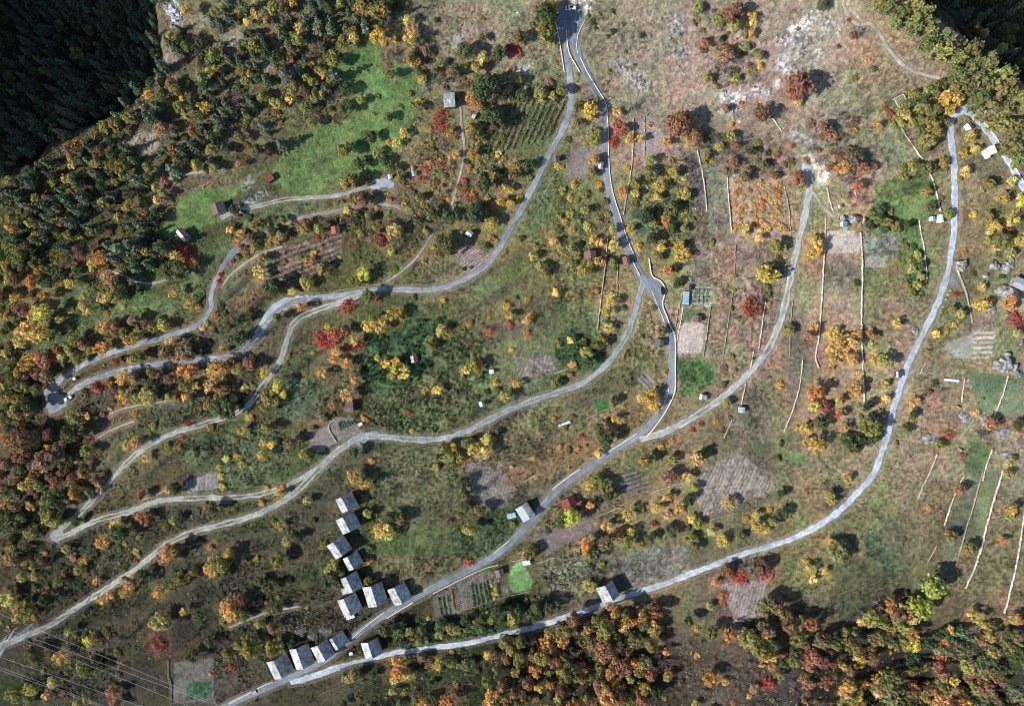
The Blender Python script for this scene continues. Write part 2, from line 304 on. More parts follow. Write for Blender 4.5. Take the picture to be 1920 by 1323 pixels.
PADS = [  # name, label, style, polygon
 ('car_park', 'asphalt turning place with a white van at the top', 'asphalt', [(1041,12),(1052,8),(1060,12),(1085,14),(1097,25),(1094,42),(1088,60),(1084,85),(1080,100),(1072,85),(1062,70),(1053,78),(1048,68),(1046,50),(1041,40)]),
 ('lay_by', 'wide gravel lay by at the upper bend', 'gravel', [(493,590),(510,571),(533,557),(567,553),(600,553),(608,560),(573,566),(547,576),(520,588),(500,606),(482,630),(476,625)]),
 ('lay_by', 'asphalt passing place holding the dark car', 'asphalt', [(1210,526),(1218,517),(1229,518),(1240,527),(1246,538),(1245,550),(1241,562),(1243,580),(1238,576),(1222,547)]),
 ('turning_place', 'gravel hairpin with the parked pickup', 'gravelgrey', [(84,741),(90,727),(104,716),(120,712),(112,728),(112,738),(122,741),(135,736),(140,742),(125,760),(112,772),(95,778),(85,765)]),
 ('turning_place', 'grey gravel pad where the farm tracks meet', 'gravelgrey', [(92,1002),(97,994),(112,987),(122,997),(120,1010),(108,1020),(95,1012)]),
 ('turning_place', 'gravel pad at the end of the sunken track', 'gravel', [(1500,320),(1502,309),(1514,305),(1527,316),(1528,338),(1520,352),(1512,350)]),
 ('turning_place', 'pale gravel pad beside the white shed', 'gravel', [(690,348),(703,335),(722,333),(740,343),(738,353),(720,352),(700,358)]),
 ('turning_place', 'pale gravel junction below the vegetable garden', 'gravelgrey', [(648,836),(655,826),(676,808),(700,806),(720,813),(715,822),(690,826),(680,840),(668,832)]),
 ('turning_place', 'gravel widening at the pine wood bend', 'gravel', [(1780,225),(1788,208),(1806,196),(1818,205),(1830,218),(1822,222),(1806,216),(1795,220),(1788,240)]),
 ('lay_by', 'small paved bay beside the long gravel road', 'asphalt', [(1783,512),(1790,514),(1798,535),(1785,536),(1776,537)]),
 ('lay_by', 'wide gravel bay at the lower road fork', 'gravel', [(543,1284),(560,1270),(590,1260),(620,1250),(635,1246),(640,1256),(600,1270),(565,1281)]),
]
STY = {'dirt': (128, 122, 110), 'gravelgrey': (132, 137, 142), 'gravel': (158, 166, 176), 'asphalt': (118, 125, 133), 'rut': (156, 158, 152), 'gravelrut': (146, 151, 154), 'rutgrey': (164, 164, 162), 'path': (150, 140, 128)}
# smooth ground cover: photo pixel -> seen colour, with the dim lower-left light mixed in
BASE = [(1250,60,148,136,124),(1180,150,140,130,116),(1300,170,146,133,122),(1420,130,150,140,128),(1560,80,152,138,126),(1500,200,145,130,118),(1550,250,140,132,120),(1680,200,128,125,98),(1640,100,138,124,100),(1720,130,135,122,108),(1450,280,132,120,108),(1350,260,126,116,104),(1560,330,142,130,114),
(900,60,142,130,116),(760,40,130,120,106),(1000,100,138,126,112),(960,20,142,132,118),(850,110,132,122,108),(1020,150,118,116,92),(480,60,128,118,92),(430,160,100,95,74),(520,180,104,98,74),(640,40,110,104,80),(700,20,104,100,80),
(780,250,122,110,82),(820,320,120,104,80),(900,280,112,108,82),(980,230,100,104,76),(930,380,108,98,76),(800,400,100,90,74),(720,420,92,82,66),(640,470,100,82,62),(560,500,100,84,64),(760,470,92,88,66),(830,490,112,106,88),
(1010,380,92,100,62),(1000,450,104,104,76),(900,560,110,105,86),(870,600,106,102,82),(1000,540,102,102,70),(1060,600,100,102,74),(940,620,108,102,84),(1060,480,106,108,78),(1090,400,108,110,78),(900,680,100,98,76),(970,690,112,106,92),(940,740,108,100,84),(1080,650,88,98,64),(1160,600,122,114,94),(1170,700,106,104,74),(1100,740,104,98,76),(1060,790,110,102,84),(1160,780,104,98,76),(1020,850,112,102,82),(1100,820,108,100,80),
(750,640,52,78,48),(720,700,50,72,44),(800,720,72,82,48),(860,660,84,90,54),(780,790,68,76,48),(700,780,56,64,44),(760,880,66,68,44),(820,900,70,70,48),
(1200,130,140,128,118),(1160,260,138,122,112),(1220,260,142,126,120),(1280,330,122,112,98),(1250,430,98,100,70),(1210,380,110,108,80),(1170,430,128,118,98),(1330,480,130,116,106),(1400,480,136,118,104),(1400,600,142,122,112),(1330,620,138,120,112),(1440,440,130,120,98),(1300,560,130,124,104),(1390,700,134,120,108),
(1520,560,134,124,112),(1580,500,126,108,94),(1580,600,138,122,114),(1580,700,140,124,112),(1660,520,112,106,80),(1660,600,134,118,108),(1660,660,130,120,104),(1500,700,136,120,110),(1560,760,138,120,108),(1450,760,120,112,96),(1400,800,112,108,88),(1460,860,108,104,84),(1560,850,124,114,98),(1630,800,128,116,104),(1350,820,108,102,84),
(1720,500,112,116,84),(1760,440,122,114,92),(1850,400,122,116,90),(1880,330,126,120,96),(1820,300,130,118,98),(1860,470,120,116,84),(1800,560,112,108,84),(1760,620,116,108,88),(1860,560,128,120,110),(1880,620,142,122,114),(1740,720,120,112,98),(1760,780,126,114,104),(1720,850,132,122,110),(1790,860,130,120,110),(1880,800,138,126,114),(1860,850,122,116,96),
(1700,920,118,114,92),(1640,960,114,112,84),(1600,1010,108,108,78),(1700,1010,118,114,92),(1560,1070,92,98,66),(1480,1040,104,102,74),(1640,1060,96,100,68),(1740,1080,98,100,74),(1780,1000,112,110,86),(1870,980,108,104,84),(1860,1080,100,100,78),(1900,1150,104,94,76),(1540,1120,84,84,66),(1640,1110,86,84,66),
(1280,880,116,106,88),(1240,960,114,104,84),(1350,990,104,100,78),(1200,900,112,104,88),(1160,980,120,106,92),(1100,1010,118,102,90),(1200,1060,118,112,96),(1080,1080,110,102,78),(1160,1150,96,84,76),(1300,1110,110,98,84),(1340,1150,104,90,80),
(950,900,116,108,92),(880,880,110,102,88),(1000,1000,108,96,80),(940,980,72,78,50),(900,1010,56,74,44),(800,1130,66,70,46),(940,1140,58,70,44),(1020,1130,80,80,60),(860,1170,48,58,38),
(700,1060,74,72,54),(620,1100,92,84,72),(560,1000,80,78,64),(560,1080,78,78,58),(500,1050,74,74,60),(620,940,86,84,68),(480,1150,74,70,60),(420,1030,80,76,66),(400,1100,76,74,62),(330,1130,76,74,60),(420,1280,100,92,80),(300,1250,76,72,62),(260,1180,76,74,60),(180,1180,64,66,50),(100,1250,66,66,54),(160,1060,66,64,52),(220,1030,74,72,58),(80,1130,62,62,50),(300,980,78,74,62),(380,960,80,76,66),(200,1000,72,64,54),
(700,1300,62,66,46),(800,1290,66,68,48),(640,1320,86,84,64),(950,1230,44,46,36),(1100,1230,58,48,44),(1200,1280,60,50,46),(1290,1220,84,74,64),(1350,1280,92,84,74),(1450,1300,88,80,72),(1560,1250,48,44,38),(1680,1230,44,40,38),(1800,1230,46,42,44),(1880,1280,48,48,40),(1780,1170,80,72,60),
(60,560,84,90,56),(120,600,78,90,50),(150,560,80,92,54),(260,590,64,84,44),(60,700,70,76,46),(230,690,86,76,58),(300,720,92,82,66),(260,750,82,74,60),(330,770,92,88,78),(420,720,74,70,56),(400,830,78,78,54),(440,800,70,76,50),(480,860,60,74,42),(560,760,84,92,64),(560,700,96,96,74),(600,640,98,90,76),(630,700,112,102,84),(600,790,112,100,86),(560,840,86,90,64),(450,640,92,88,76),(440,560,110,100,88),(470,520,104,94,80),(420,600,92,86,72),(340,500,70,86,48),(300,460,66,90,46),(380,440,70,96,48),(560,420,84,92,58),(480,420,84,86,58),(300,350,116,104,86),(380,320,112,98,84),(200,330,78,74,58),(120,400,66,66,48),(160,470,88,72,56),(60,460,70,76,48),(100,500,104,82,58),(40,850,76,62,50),(150,850,88,74,60),(200,800,90,78,66),(100,930,72,64,52),(60,1000,64,58,48),(240,870,92,82,68),(300,870,86,80,62),(350,870,84,80,58)]
# fields: name, label, colour, (relief, mode, furrow angle deg, furrow spacing m), polygon
FIELDS = [
 ('meadow','bright green mown meadow on the upper slope',(92,118,52),(.25,'soft',0,0),[(628,122),(655,98),(690,72),(710,88),(722,118),(740,112),(772,128),(785,160),(785,205),(762,240),(745,285),(705,330),(650,352),(610,362),(560,368),(530,360),(520,345),(512,318),(525,295),(560,250),(610,225),(640,235),(662,198),(645,165)]),
 ('meadow','small green meadow around the brown roofed barn',(92,124,52),(.2,'soft',0,0),[(300,432),(318,405),(335,380),(362,360),(400,352),(440,346),(452,352),(425,372),(398,384),(404,412),(370,428),(350,446),(325,452)]),
 ('meadow','green strip of meadow beside the upper gravel road',(96,110,56),(.3,'soft',0,0),[(352,560),(380,545),(398,515),(425,475),(470,438),(460,420),(425,428),(395,452),(375,480),(355,520),(320,545),(275,548),(225,565),(185,600),(250,612),(320,598)]),
 ('meadow','grassy verge meadow between the two cart tracks',(98,104,66),(.3,'soft',0,0),[(445,415),(480,398),(505,388),(560,378),(640,372),(600,388),(550,404),(490,428),(455,440)]),
 ('meadow','green orchard meadow among yellow bushes',(84,100,54),(.35,'soft',0,0),[(95,590),(110,555),(150,535),(185,545),(210,565),(180,600),(150,635),(110,650),(70,665),(60,640)]),
 ('meadow','dark green thick grass below the yellow plot',(58,84,44),(.7,'rough',0,0),[(682,628),(757,622),(760,598),(830,592),(836,606),(808,640),(812,690),(765,718),(720,745),(690,742),(680,700)]),
 ('rough_field','olive rough field around the little brown hut',(88,94,50),(.7,'rough',0,0),[(812,690),(815,650),(880,630),(912,655),(905,720),(875,775),(820,812),(760,816),(705,800),(690,760),(720,745),(768,718)]),
 ('meadow','green meadow behind the row of barns',(78,94,46),(.3,'soft',0,0),[(716,1012),(735,1000),(762,984),(855,982),(868,1010),(858,1038),(800,1042),(740,1042),(706,1042)]),
 ('meadow','green grass beside the asphalt bend',(66,88,44),(.5,'rough',0,0),[(860,985),(900,972),(955,960),(978,972),(955,1008),(925,1034),(890,1052),(862,1040)]),
 ('rough_field','brown green rough field above the meadow',(96,92,56),(.45,'rough',0,0),[(705,842),(760,838),(860,836),(868,900),(872,970),(800,980),(730,985),(705,930)]),
 ('rough_field','dry tufted field beside the asphalt road',(114,104,64),(.5,'rough',0,0),[(705,1046),(800,1044),(862,1044),(880,1060),(830,1082),(780,1108),(745,1115),(712,1095)]),
 ('rough_field','brown maize like field below the bowed road',(116,100,62),(.55,'rough',0,0),[(916,802),(950,784),(1012,764),(1032,822),(990,842),(955,856),(930,842),(928,815)]),
 ('rough_field','dry tufted field beside the lawn',(118,110,82),(.7,'rough',0,0),[(1012,1062),(1060,1040),(1130,1020),(1128,1080),(1120,1110),(1060,1130),(1030,1110),(1018,1085)]),
 ('tilled_field','grey ploughed field above the white barn',(126,116,106),(.35,'furrow',70,1.5),[(876,870),(914,864),(935,905),(956,948),(905,956),(888,925)]),
 ('tilled_field','striped dug vegetable plot in the pasture',(128,118,104),(.4,'furrow',72,1.9),[(987,678),(1030,664),(1043,693),(993,704)]),
 ('vegetable_bed','bright green square bed in the dry orchard',(48,118,44),(.3,'soft',0,0),[(1113,757),(1137,748),(1144,763),(1124,774)]),
 ('vegetable_bed','grey dug beds beside the dark hut',(122,116,106),(.3,'furrow',-45,2.0),[(1193,714),(1207,695),(1228,718),(1211,732)]),
 ('tilled_field','mauve bare plot between the two upper roads',(130,112,106),(.15,'soft',0,0),[(1070,277),(1127,275),(1120,300),(1103,333),(1062,333)]),
 ('tilled_field','pinkish bare strip beside the thin wall',(142,124,118),(.15,'soft',0,0),[(1189,228),(1206,220),(1207,292),(1190,298)]),
 ('tilled_field','pinkish bare strip under the round russet tree',(144,126,122),(.15,'soft',0,0),[(1210,220),(1232,222),(1243,270),(1244,288),(1210,293)]),
 ('tilled_field','brown dug plot at the outer bend',(140,120,110),(.25,'furrow',35,1.4),[(853,474),(873,456),(920,478),(910,496),(873,514)]),
 ('lawn','trimmed green lawn in the roadside garden',(104,146,74),(.1,'soft',0,0),[(957,1069),(968,1054),(980,1052),(990,1072),(998,1090),(993,1104),(963,1112),(953,1092)]),
 ('garden_soil','grey brown soil of the roadside vegetable garden',(104,100,82),(.25,'furrow',100,1.6),[(812,1118),(845,1100),(880,1082),(915,1070),(940,1090),(955,1108),(900,1134),(850,1152),(815,1158)]),
 ('tilled_field','fan shaped stubble field with pale furrows',(136,124,108),(.35,'furrow',66,1.7),[(1303,930),(1310,895),(1340,868),(1385,846),(1425,880),(1458,915),(1390,942),(1318,968)]),
 ('tilled_field','pale furrowed plot below the red bushes',(140,128,118),(.3,'furrow',75,1.6),[(1352,1096),(1375,1090),(1433,1090),(1437,1120),(1427,1152),(1380,1166)]),
 ('tilled_field','flat pale levelled plot below the blue hut',(176,162,146),(.06,'soft',0,0),[(1548,434),(1604,434),(1613,460),(1610,474),(1548,476)]),
 ('rough_field','brown weedy strip under the levelled plot',(132,106,88),(.4,'rough',0,0),[(1548,479),(1612,478),(1614,520),(1590,548),(1545,540)]),
 ('tilled_field','small pale levelled plot beside the stone wall',(158,146,134),(.06,'soft',0,0),[(1624,482),(1660,480),(1661,500),(1622,502)]),
 ('sand_court','pinkish sand court beside the asphalt road',(196,174,158),(.03,'soft',0,0),[(1279,608),(1320,606),(1317,660),(1269,662),(1272,635)]),
 ('garden_soil','pale vegetable garden behind the greenhouse',(150,148,124),(.15,'furrow',0,1.8),[(1300,535),(1336,537),(1333,574),(1295,571)]),
 ('lawn','patch of lawn before the garden hut',(88,104,62),(.15,'soft',0,0),[(1282,578),(1313,580),(1311,592),(1300,594),(1290,602),(1281,600)]),
 ('meadow','green bushy paddock below the sand court',(74,104,50),(.5,'rough',0,0),[(1269,669),(1312,668),(1330,684),(1352,690),(1340,708),(1346,722),(1318,728),(1308,748),(1290,742),(1278,752),(1273,715)]),
 ('lawn','mown green meadow below the grey boulders',(96,108,72),(.08,'soft',0,0),[(1815,693),(1888,705),(1872,745),(1862,780),(1842,768),(1828,748)]),
 ('lawn','mown olive meadow at the frame edge',(104,110,76),(.08,'soft',0,0),[(1892,706),(1945,700),(1945,775),(1900,784),(1866,782)]),
 ('meadow','small green terrace under the rocks',(76,100,56),(.2,'soft',0,0),[(1812,826),(1826,815),(1845,832),(1856,842),(1850,870),(1830,890),(1812,880),(1822,850)]),
 ('meadow','long green terrace strip between stone walls',(96,114,70),(.12,'soft',0,0),[(1848,872),(1876,878),(1862,930),(1836,1026),(1812,1024),(1830,950)]),
 ('meadow','pale green terrace strip beside the long wall',(106,110,80),(.2,'soft',0,0),[(1812,898),(1840,884),(1826,945),(1808,1022),(1778,1060),(1765,1040),(1792,960)]),
 ('vegetable_bed','little bright green plot in the dry pasture',(86,136,62),(.25,'soft',0,0),[(1477,858),(1493,848),(1507,861),(1494,870)]),
 ('tilled_field','bare grey levelled field beside the long road',(150,142,126),(.06,'soft',0,0),[(1768,651),(1800,634),(1828,621),(1820,671),(1790,672)]),
 ('garden_soil','pale garden plot with straw rows',(158,146,122),(.2,'furrow',0,2.4),[(1830,618),(1865,618),(1863,641),(1853,673),(1821,673)]),
 ('rough_field','fenced straw coloured field below the greenhouse',(128,124,90),(.5,'rough',0,0),[(1644,278),(1668,262),(1691,250),(1720,300),(1690,312),(1668,324)]),
 ('meadow','lush green orchard meadow with a mown patch',(82,108,48),(.5,'rough',0,0),[(1630,400),(1640,365),(1660,338),(1700,328),(1740,332),(1752,370),(1754,398),(1724,415),(1722,441),(1735,470),(1738,540),(1702,560),(1695,500),(1690,450),(1640,440)]),
 ('lawn','yellow green mown patch inside the orchard',(116,132,64),(.12,'soft',0,0),[(1692,368),(1745,360),(1752,392),(1692,413)]),
 ('rubble_strip','dark stony strip between two thin walls',(92,84,80),(.6,'rough',0,0),[(1284,285),(1307,285),(1316,330),(1322,398),(1296,398),(1293,340)]),
 ('orchard_ground','orange brown orchard ground between the walls',(160,130,102),(.35,'rough',0,0),[(1368,336),(1420,330),(1466,336),(1478,390),(1480,442),(1440,450),(1375,441)]),
 ('rough_field','olive strip between thin walls',(122,110,92),(.35,'rough',0,0),[(1326,312),(1360,312),(1367,380),(1370,440),(1328,440)]),
 ('meadow','dark green orchard grass under yellow trees',(66,86,50),(.5,'rough',0,0),[(1245,362),(1288,352),(1292,412),(1246,412)]),
 ('meadow','shady green grass beside the asphalt road',(64,86,50),(.5,'rough',0,0),[(1190,395),(1230,388),(1236,432),(1195,440)]),
 ('scree','white stony gully falling from the upper cliff',(196,192,184),(.9,'rough',0,0),[(1522,18),(1536,4),(1534,30),(1520,54),(1500,74),(1480,105),(1474,130),(1452,165),(1438,182),(1402,196),(1346,192),(1344,175),(1402,170),(1440,146),(1454,115),(1460,78),(1478,50),(1500,40)]),
 ('scree','pale rock cutting behind the top car park',(206,196,180),(.8,'rough',0,0),[(1050,-12),(1120,-12),(1112,12),(1102,36),(1096,22),(1084,12),(1058,6)]),
 ('scree','pale bare rock patch above the vines',(186,180,168),(.5,'rough',0,0),[(966,121),(994,120),(998,138),(970,142)]),
 ('scree','pale bare rock streak on the upper slope',(172,164,150),(.5,'rough',0,0),[(838,80),(862,68),(884,52),(890,38),(882,62),(860,82),(846,94)]),
 ('scree','pale eroded bank above the sunken track',(186,172,156),(.7,'rough',0,0),[(1500,290),(1522,286),(1540,302),(1556,322),(1552,345),(1535,350),(1530,325),(1515,306)]),
 ('scree','grey cliff edge above the shaded gorge',(178,180,180),(.8,'rough',0,0),[(298,-20),(328,-20),(338,20),(342,40),(332,56),(318,54),(308,30)]),
 ('scree','bare tan clearing in the upper wood',(146,134,108),(.4,'rough',0,0),[(418,60),(440,42),(462,48),(470,64),(448,80),(436,94),(416,84)]),
 ('scree','bare tan slip among the conifers',(140,130,108),(.4,'rough',0,0),[(490,112),(512,100),(520,110),(510,138),(494,142)]),
 ('scree','sandy slip in the conifer wood above the gorge',(150,138,110),(.4,'rough',0,0),[(234,262),(256,248),(286,244),(304,252),(302,280),(284,296),(262,284)]),
 ('scree','bare tan ledge beside the cliff edge',(142,130,108),(.4,'rough',0,0),[(308,104),(322,84),(334,92),(330,118),(314,132)]),
 ('scree','light tan ledge under the upper rim',(142,132,112),(.4,'rough',0,0),[(350,36),(372,26),(402,34),(408,48),(376,52),(356,48)]),
 ('scree','whitish rubble strip behind the brown barn',(158,162,152),(.6,'rough',0,0),[(408,408),(424,394),(444,378),(470,368),(498,356),(506,366),(478,384),(446,400),(420,412)]),
 ('scree','white rubble trickling past the red roofed hut',(146,148,132),(.5,'rough',0,0),[(450,352),(470,332),(490,326),(486,342),(466,358)]),
 ('tilled_field','pale tilled strips beside the farm track',(130,128,122),(.25,'furrow',88,2.2),[(347,902),(407,885),(408,914),(350,926)]),
 ('garden_soil','grey garden plot under the power lines',(96,94,84),(.25,'rough',0,0),[(326,1242),(400,1233),(400,1312),(326,1319)]),
 ('vegetable_bed','dark green bed under the power lines',(52,92,60),(.35,'rough',0,0),[(346,1280),(395,1274),(398,1308),(352,1312)]),
 ('tilled_field','brown raked plot beside the vegetable garden',(138,122,114),(.1,'soft',0,0),[(611,799),(632,829),(600,846),(576,838),(584,815)]),
 ('garden_soil','vegetable garden soil below the mauve roofed hut',(124,116,102),(.2,'soft',0,0),[(613,797),(628,784),(657,780),(668,795),(676,812),(655,818),(632,829)]),
 ('rough_field','lush weedy field among scattered yellow bushes',(82,92,52),(.5,'rough',0,0),[(330,850),(380,815),(440,795),(500,790),(530,830),(548,880),(520,915),(440,920),(412,915),(408,885),(350,890)]),
 ('rough_field','rusty sparse vineyard slope',(118,94,74),(.5,'furrow',20,2.6),[(490,500),(520,470),(570,448),(640,442),(640,490),(600,515),(540,530),(500,535)]),
 ('rough_field','olive pasture strip along the gravel road',(96,108,64),(.4,'rough',0,0),[(985,400),(1020,330),(1048,312),(1040,360),(1010,430),(985,445)]),
 ('meadow','greenish sunny pasture beside the track',(92,104,68),(.4,'rough',0,0),[(520,720),(560,700),(590,730),(600,770),(560,790),(520,790),(505,760)]),
 ('meadow','dark green grass at the hollow under the mid road',(52,84,44),(.5,'rough',0,0),[(1060,620),(1100,632),(1130,660),(1130,690),(1100,700),(1060,680),(1030,660)]),
 ('meadow','green bramble bank above the lower road',(52,76,44),(.7,'rough',0,0),[(815,1160),(880,1150),(960,1120),(1020,1112),(1045,1140),(1020,1160),(960,1178),(880,1196),(800,1208),(730,1212),(740,1180)]),
 ('meadow','dark green damp patch in the lower pasture',(74,98,58),(.5,'rough',0,0),[(1618,1000),(1645,990),(1660,1030),(1684,1075),(1668,1088),(1645,1060),(1625,1040)]),
 ('rough_field','grey weedy plot under the stone walls',(118,112,104),(.5,'rough',0,0),[(1614,442),(1690,436),(1694,470),(1662,478),(1622,480)]),
 ('garden_soil','dark gridded vegetable plots beside the big olive bush',(104,98,86),(.3,'furrow',20,2.2),[(1153,892),(1203,882),(1218,918),(1170,930)]),
 ('tilled_field','narrow striped strip beside the ploughed field',(126,116,102),(.3,'furrow',70,1.8),[(922,880),(938,876),(962,932),(940,944)]),
 ('tilled_field','mauve bare terrace below the red roofed cottage',(126,108,100),(.2,'soft',0,0),[(1000,1004),(1060,985),(1107,972),(1122,992),(1060,1022),(1023,1042)]),
 ('rough_field','lined grey field above the long gravel road',(114,108,92),(.45,'rough',0,0),[(1134,1050),(1200,1038),(1290,1015),(1290,1072),(1230,1090),(1165,1098)]),
 ('tilled_field','pale dug plot behind the white walled beds',(128,118,104),(.25,'furrow',72,1.8),[(968,690),(984,684),(992,704),(978,708)]),
 ('scree','stony grey flank beside the white gully',(154,146,136),(.8,'rough',0,0),[(1490,70),(1520,60),(1560,30),(1580,60),(1530,120),(1490,150),(1475,135)]),
 ('scree','pale rubble fan below the white gully',(158,148,138),(.8,'rough',0,0),[(1400,198),(1410,215),(1395,235),(1385,225),(1360,215),(1330,205),(1345,196)]),
 ('scree','grey stony bank left of the gully trees',(148,138,128),(.7,'rough',0,0),[(1250,20),(1285,40),(1300,100),(1280,140),(1262,100)]),
 ('scree','eroded pale strip on the upper slope beside the asphalt road',(150,140,128),(.7,'rough',0,0),[(1150,100),(1200,130),(1225,160),(1215,175),(1170,150),(1140,125)]),
 ('scree','grey stones under the leafless thicket',(150,140,130),(.7,'rough',0,0),[(1480,240),(1520,238),(1530,262),(1500,272),(1478,258)]),
]
WALLS = [  # width px, height m, colour, points   (dry stone terrace walls)
 (3,.9,0,[(1547,410),(1547,441),(1545,481),(1542,541),(1538,601),(1535,638),(1530,658),(1529,674),(1535,690)]),
 (3.6,1.0,0,[(1613,436),(1617,481),(1617,528),(1615,574),(1615,628),(1617,668),(1618,701),(1620,752)]),
 (2.6,.9,0,[(1435,566),(1430,601),(1423,652)]),(2.4,.8,0,[(1413,658),(1407,691)]),(2.2,.8,0,[(1398,718),(1390,758)]),(2,.7,0,[(1373,786),(1357,821)]),
 (2.4,.8,0,[(1505,674),(1502,708),(1497,734),(1487,768),(1470,808)]),(1.6,.6,1,[(1487,564),(1483,592),(1480,668)]),
 (2.4,.9,0,[(1363,333),(1367,383),(1372,437)]),(2.6,.9,0,[(1307,283),(1317,320),(1322,360),(1325,397)]),(2,.7,1,[(1470,347),(1480,393),(1482,437)]),
 (2,.8,0,[(1187,223),(1187,300),(1177,357),(1169,402)]),(1.6,.7,0,[(1208,217),(1208,293)]),(1.6,.6,1,[(1250,293),(1245,360),(1240,420)]),
 (2.2,.7,1,[(1690,240),(1703,263),(1714,276)]),(4.2,.9,0,[(1713,275),(1722,290),(1730,300)]),(3.6,.9,0,[(1736,308),(1747,333),(1752,350),(1758,372),(1763,397)]),
 (2.4,.8,0,[(1723,413),(1727,440),(1731,455),(1735,484),(1738,524)]),
 (3.4,1.0,0,[(1880,882),(1870,915),(1853,969),(1840,1025),(1827,1065),(1810,1102)]),(3,.9,0,[(1922,950),(1913,1015),(1903,1069),(1893,1109),(1883,1149)]),
 (2.2,.8,0,[(1807,892),(1790,925),(1780,955),(1770,985)]),(2,.7,1,[(1843,882),(1827,942),(1813,985),(1803,1022),(1792,1059)]),(1.6,.6,1,[(1757,1022),(1738,1055)]),
 (1.8,.7,0,[(1745,882),(1730,912),(1720,935)]),(1.8,.7,0,[(1757,851),(1745,882)]),(2.4,.8,0,[(1890,704),(1880,741),(1863,781)]),
 (4,1.0,1,[(1794,504),(1807,538),(1813,555)]),(2.6,.8,1,[(1813,556),(1817,575),(1823,604)]),(2,.7,0,[(1808,708),(1803,754)]),(2,.7,0,[(1735,680),(1725,700)]),
 (4,.7,1,[(1827,786),(1812,806),(1798,824)]),(1.8,.7,0,[(1719,764),(1711,798)]),(2.4,.8,0,[(1860,842),(1850,870),(1842,900)]),
 (2,.8,0,[(1140,441),(1133,514),(1127,558),(1120,618)]),(2,.8,0,[(1158,491),(1157,544)]),(1.6,.6,1,[(1379,458),(1377,524),(1367,591),(1355,674)]),
 (2,.8,1,[(1332,574),(1325,630),(1318,668)]),(2,.9,0,[(1217,925),(1250,913),(1282,904)]),(2,.9,0,[(1117,969),(1140,959),(1163,950)]),(2,.8,0,[(1007,1056),(1040,1044)]),
 (1.6,.7,0,[(957,914),(985,902),(1013,885)]),(1.6,1.2,2,[(1040,699),(1065,691)]),(1.6,.7,1,[(1313,979),(1345,970),(1383,959)]),(2,.8,0,[(1448,222),(1458,236),(1466,248)]),
 (1.5,.6,1,[(1263,112),(1275,130),(1290,150)]),(1.6,.6,1,[(1130,704),(1110,724),(1085,735),(1055,742)]),(1.6,.6,1,[(940,858),(975,840),(1030,822),(1060,812)]),
 (1.6,.6,1,[(1090,790),(1125,772),(1170,752),(1190,742)]),(2.4,.7,1,[(1280,548),(1270,590),(1266,612)]),(1.8,.8,2,[(632,829),(612,799),(628,785)]),
 (1.8,.7,1,[(840,1152),(880,1140),(930,1122),(1000,1106)]),(2,.8,0,[(962,1052),(985,1046)]),(1.8,.7,1,[(1075,1000),(1100,985),(1115,972)]),(1.5,.7,1,[(1230,420),(1190,412)]),
 (2,.8,0,[(1601,355),(1606,372)]),(2,.8,0,[(1550,352),(1556,380),(1563,398)]),(1.6,.6,1,[(722,530),(700,535),(660,540),(630,545)]),(2,.8,1,[(316,1236),(318,1270),(322,1312)]),
]
PARAPETS = [  # width px, height m, points   (concrete road parapets)
 (2.6,.8,[(1043,14),(1039,28),(1040,40),(1044,50),(1048,70),(1052,95),(1056,120),(1058,135)]),(2.6,.8,[(1062,57),(1063,75),(1066,95),(1070,106),(1077,118),(1087,135)]),
 (1.8,.5,[(1097,38),(1088,55),(1083,68),(1081,85),(1083,100)]),(2.2,.7,[(1088,108),(1097,128),(1108,148),(1122,170),(1137,193),(1140,225),(1141,280),(1143,330),(1151,370),(1164,408),(1176,448),(1190,480)]),
 (3,1.0,[(1217,484),(1219,500),(1221,514),(1226,521),(1237,525),(1244,533),(1248,543),(1246,555),(1242,565),(1243,576),(1250,592),(1256,610),(1264,624)]),
 (3.2,1.0,[(1265,626),(1267,645),(1266,690),(1267,728),(1262,745),(1248,772),(1230,798),(1213,818)]),(1.8,.6,[(1281,574),(1277,600),(1272,622),(1269,640)]),
 (2.4,.7,[(1254,728),(1251,745),(1240,766)]),(2.2,.7,[(1195,812),(1160,834),(1120,862)]),(2.8,.8,[(1036,917),(1040,913),(1070,890),(1088,878)]),
 (2,.7,[(956,1012),(942,1023),(926,1036)]),(2.4,.8,[(776,1128),(745,1146),(726,1158)]),(2.4,.8,[(722,1146),(700,1162),(680,1178),(660,1196)]),(2,.8,[(430,1318),(462,1301),(497,1282),(512,1277)]),
 (2,.7,[(812,1112),(845,1095),(880,1078),(905,1066),(935,1058)]),(2.2,.8,[(1186,489),(1194,505),(1200,516)]),(1.6,.5,[(1222,545),(1234,575),(1246,604)]),(1.8,.6,[(1830,214),(1850,236),(1876,270),(1900,308),(1922,346)]),
]
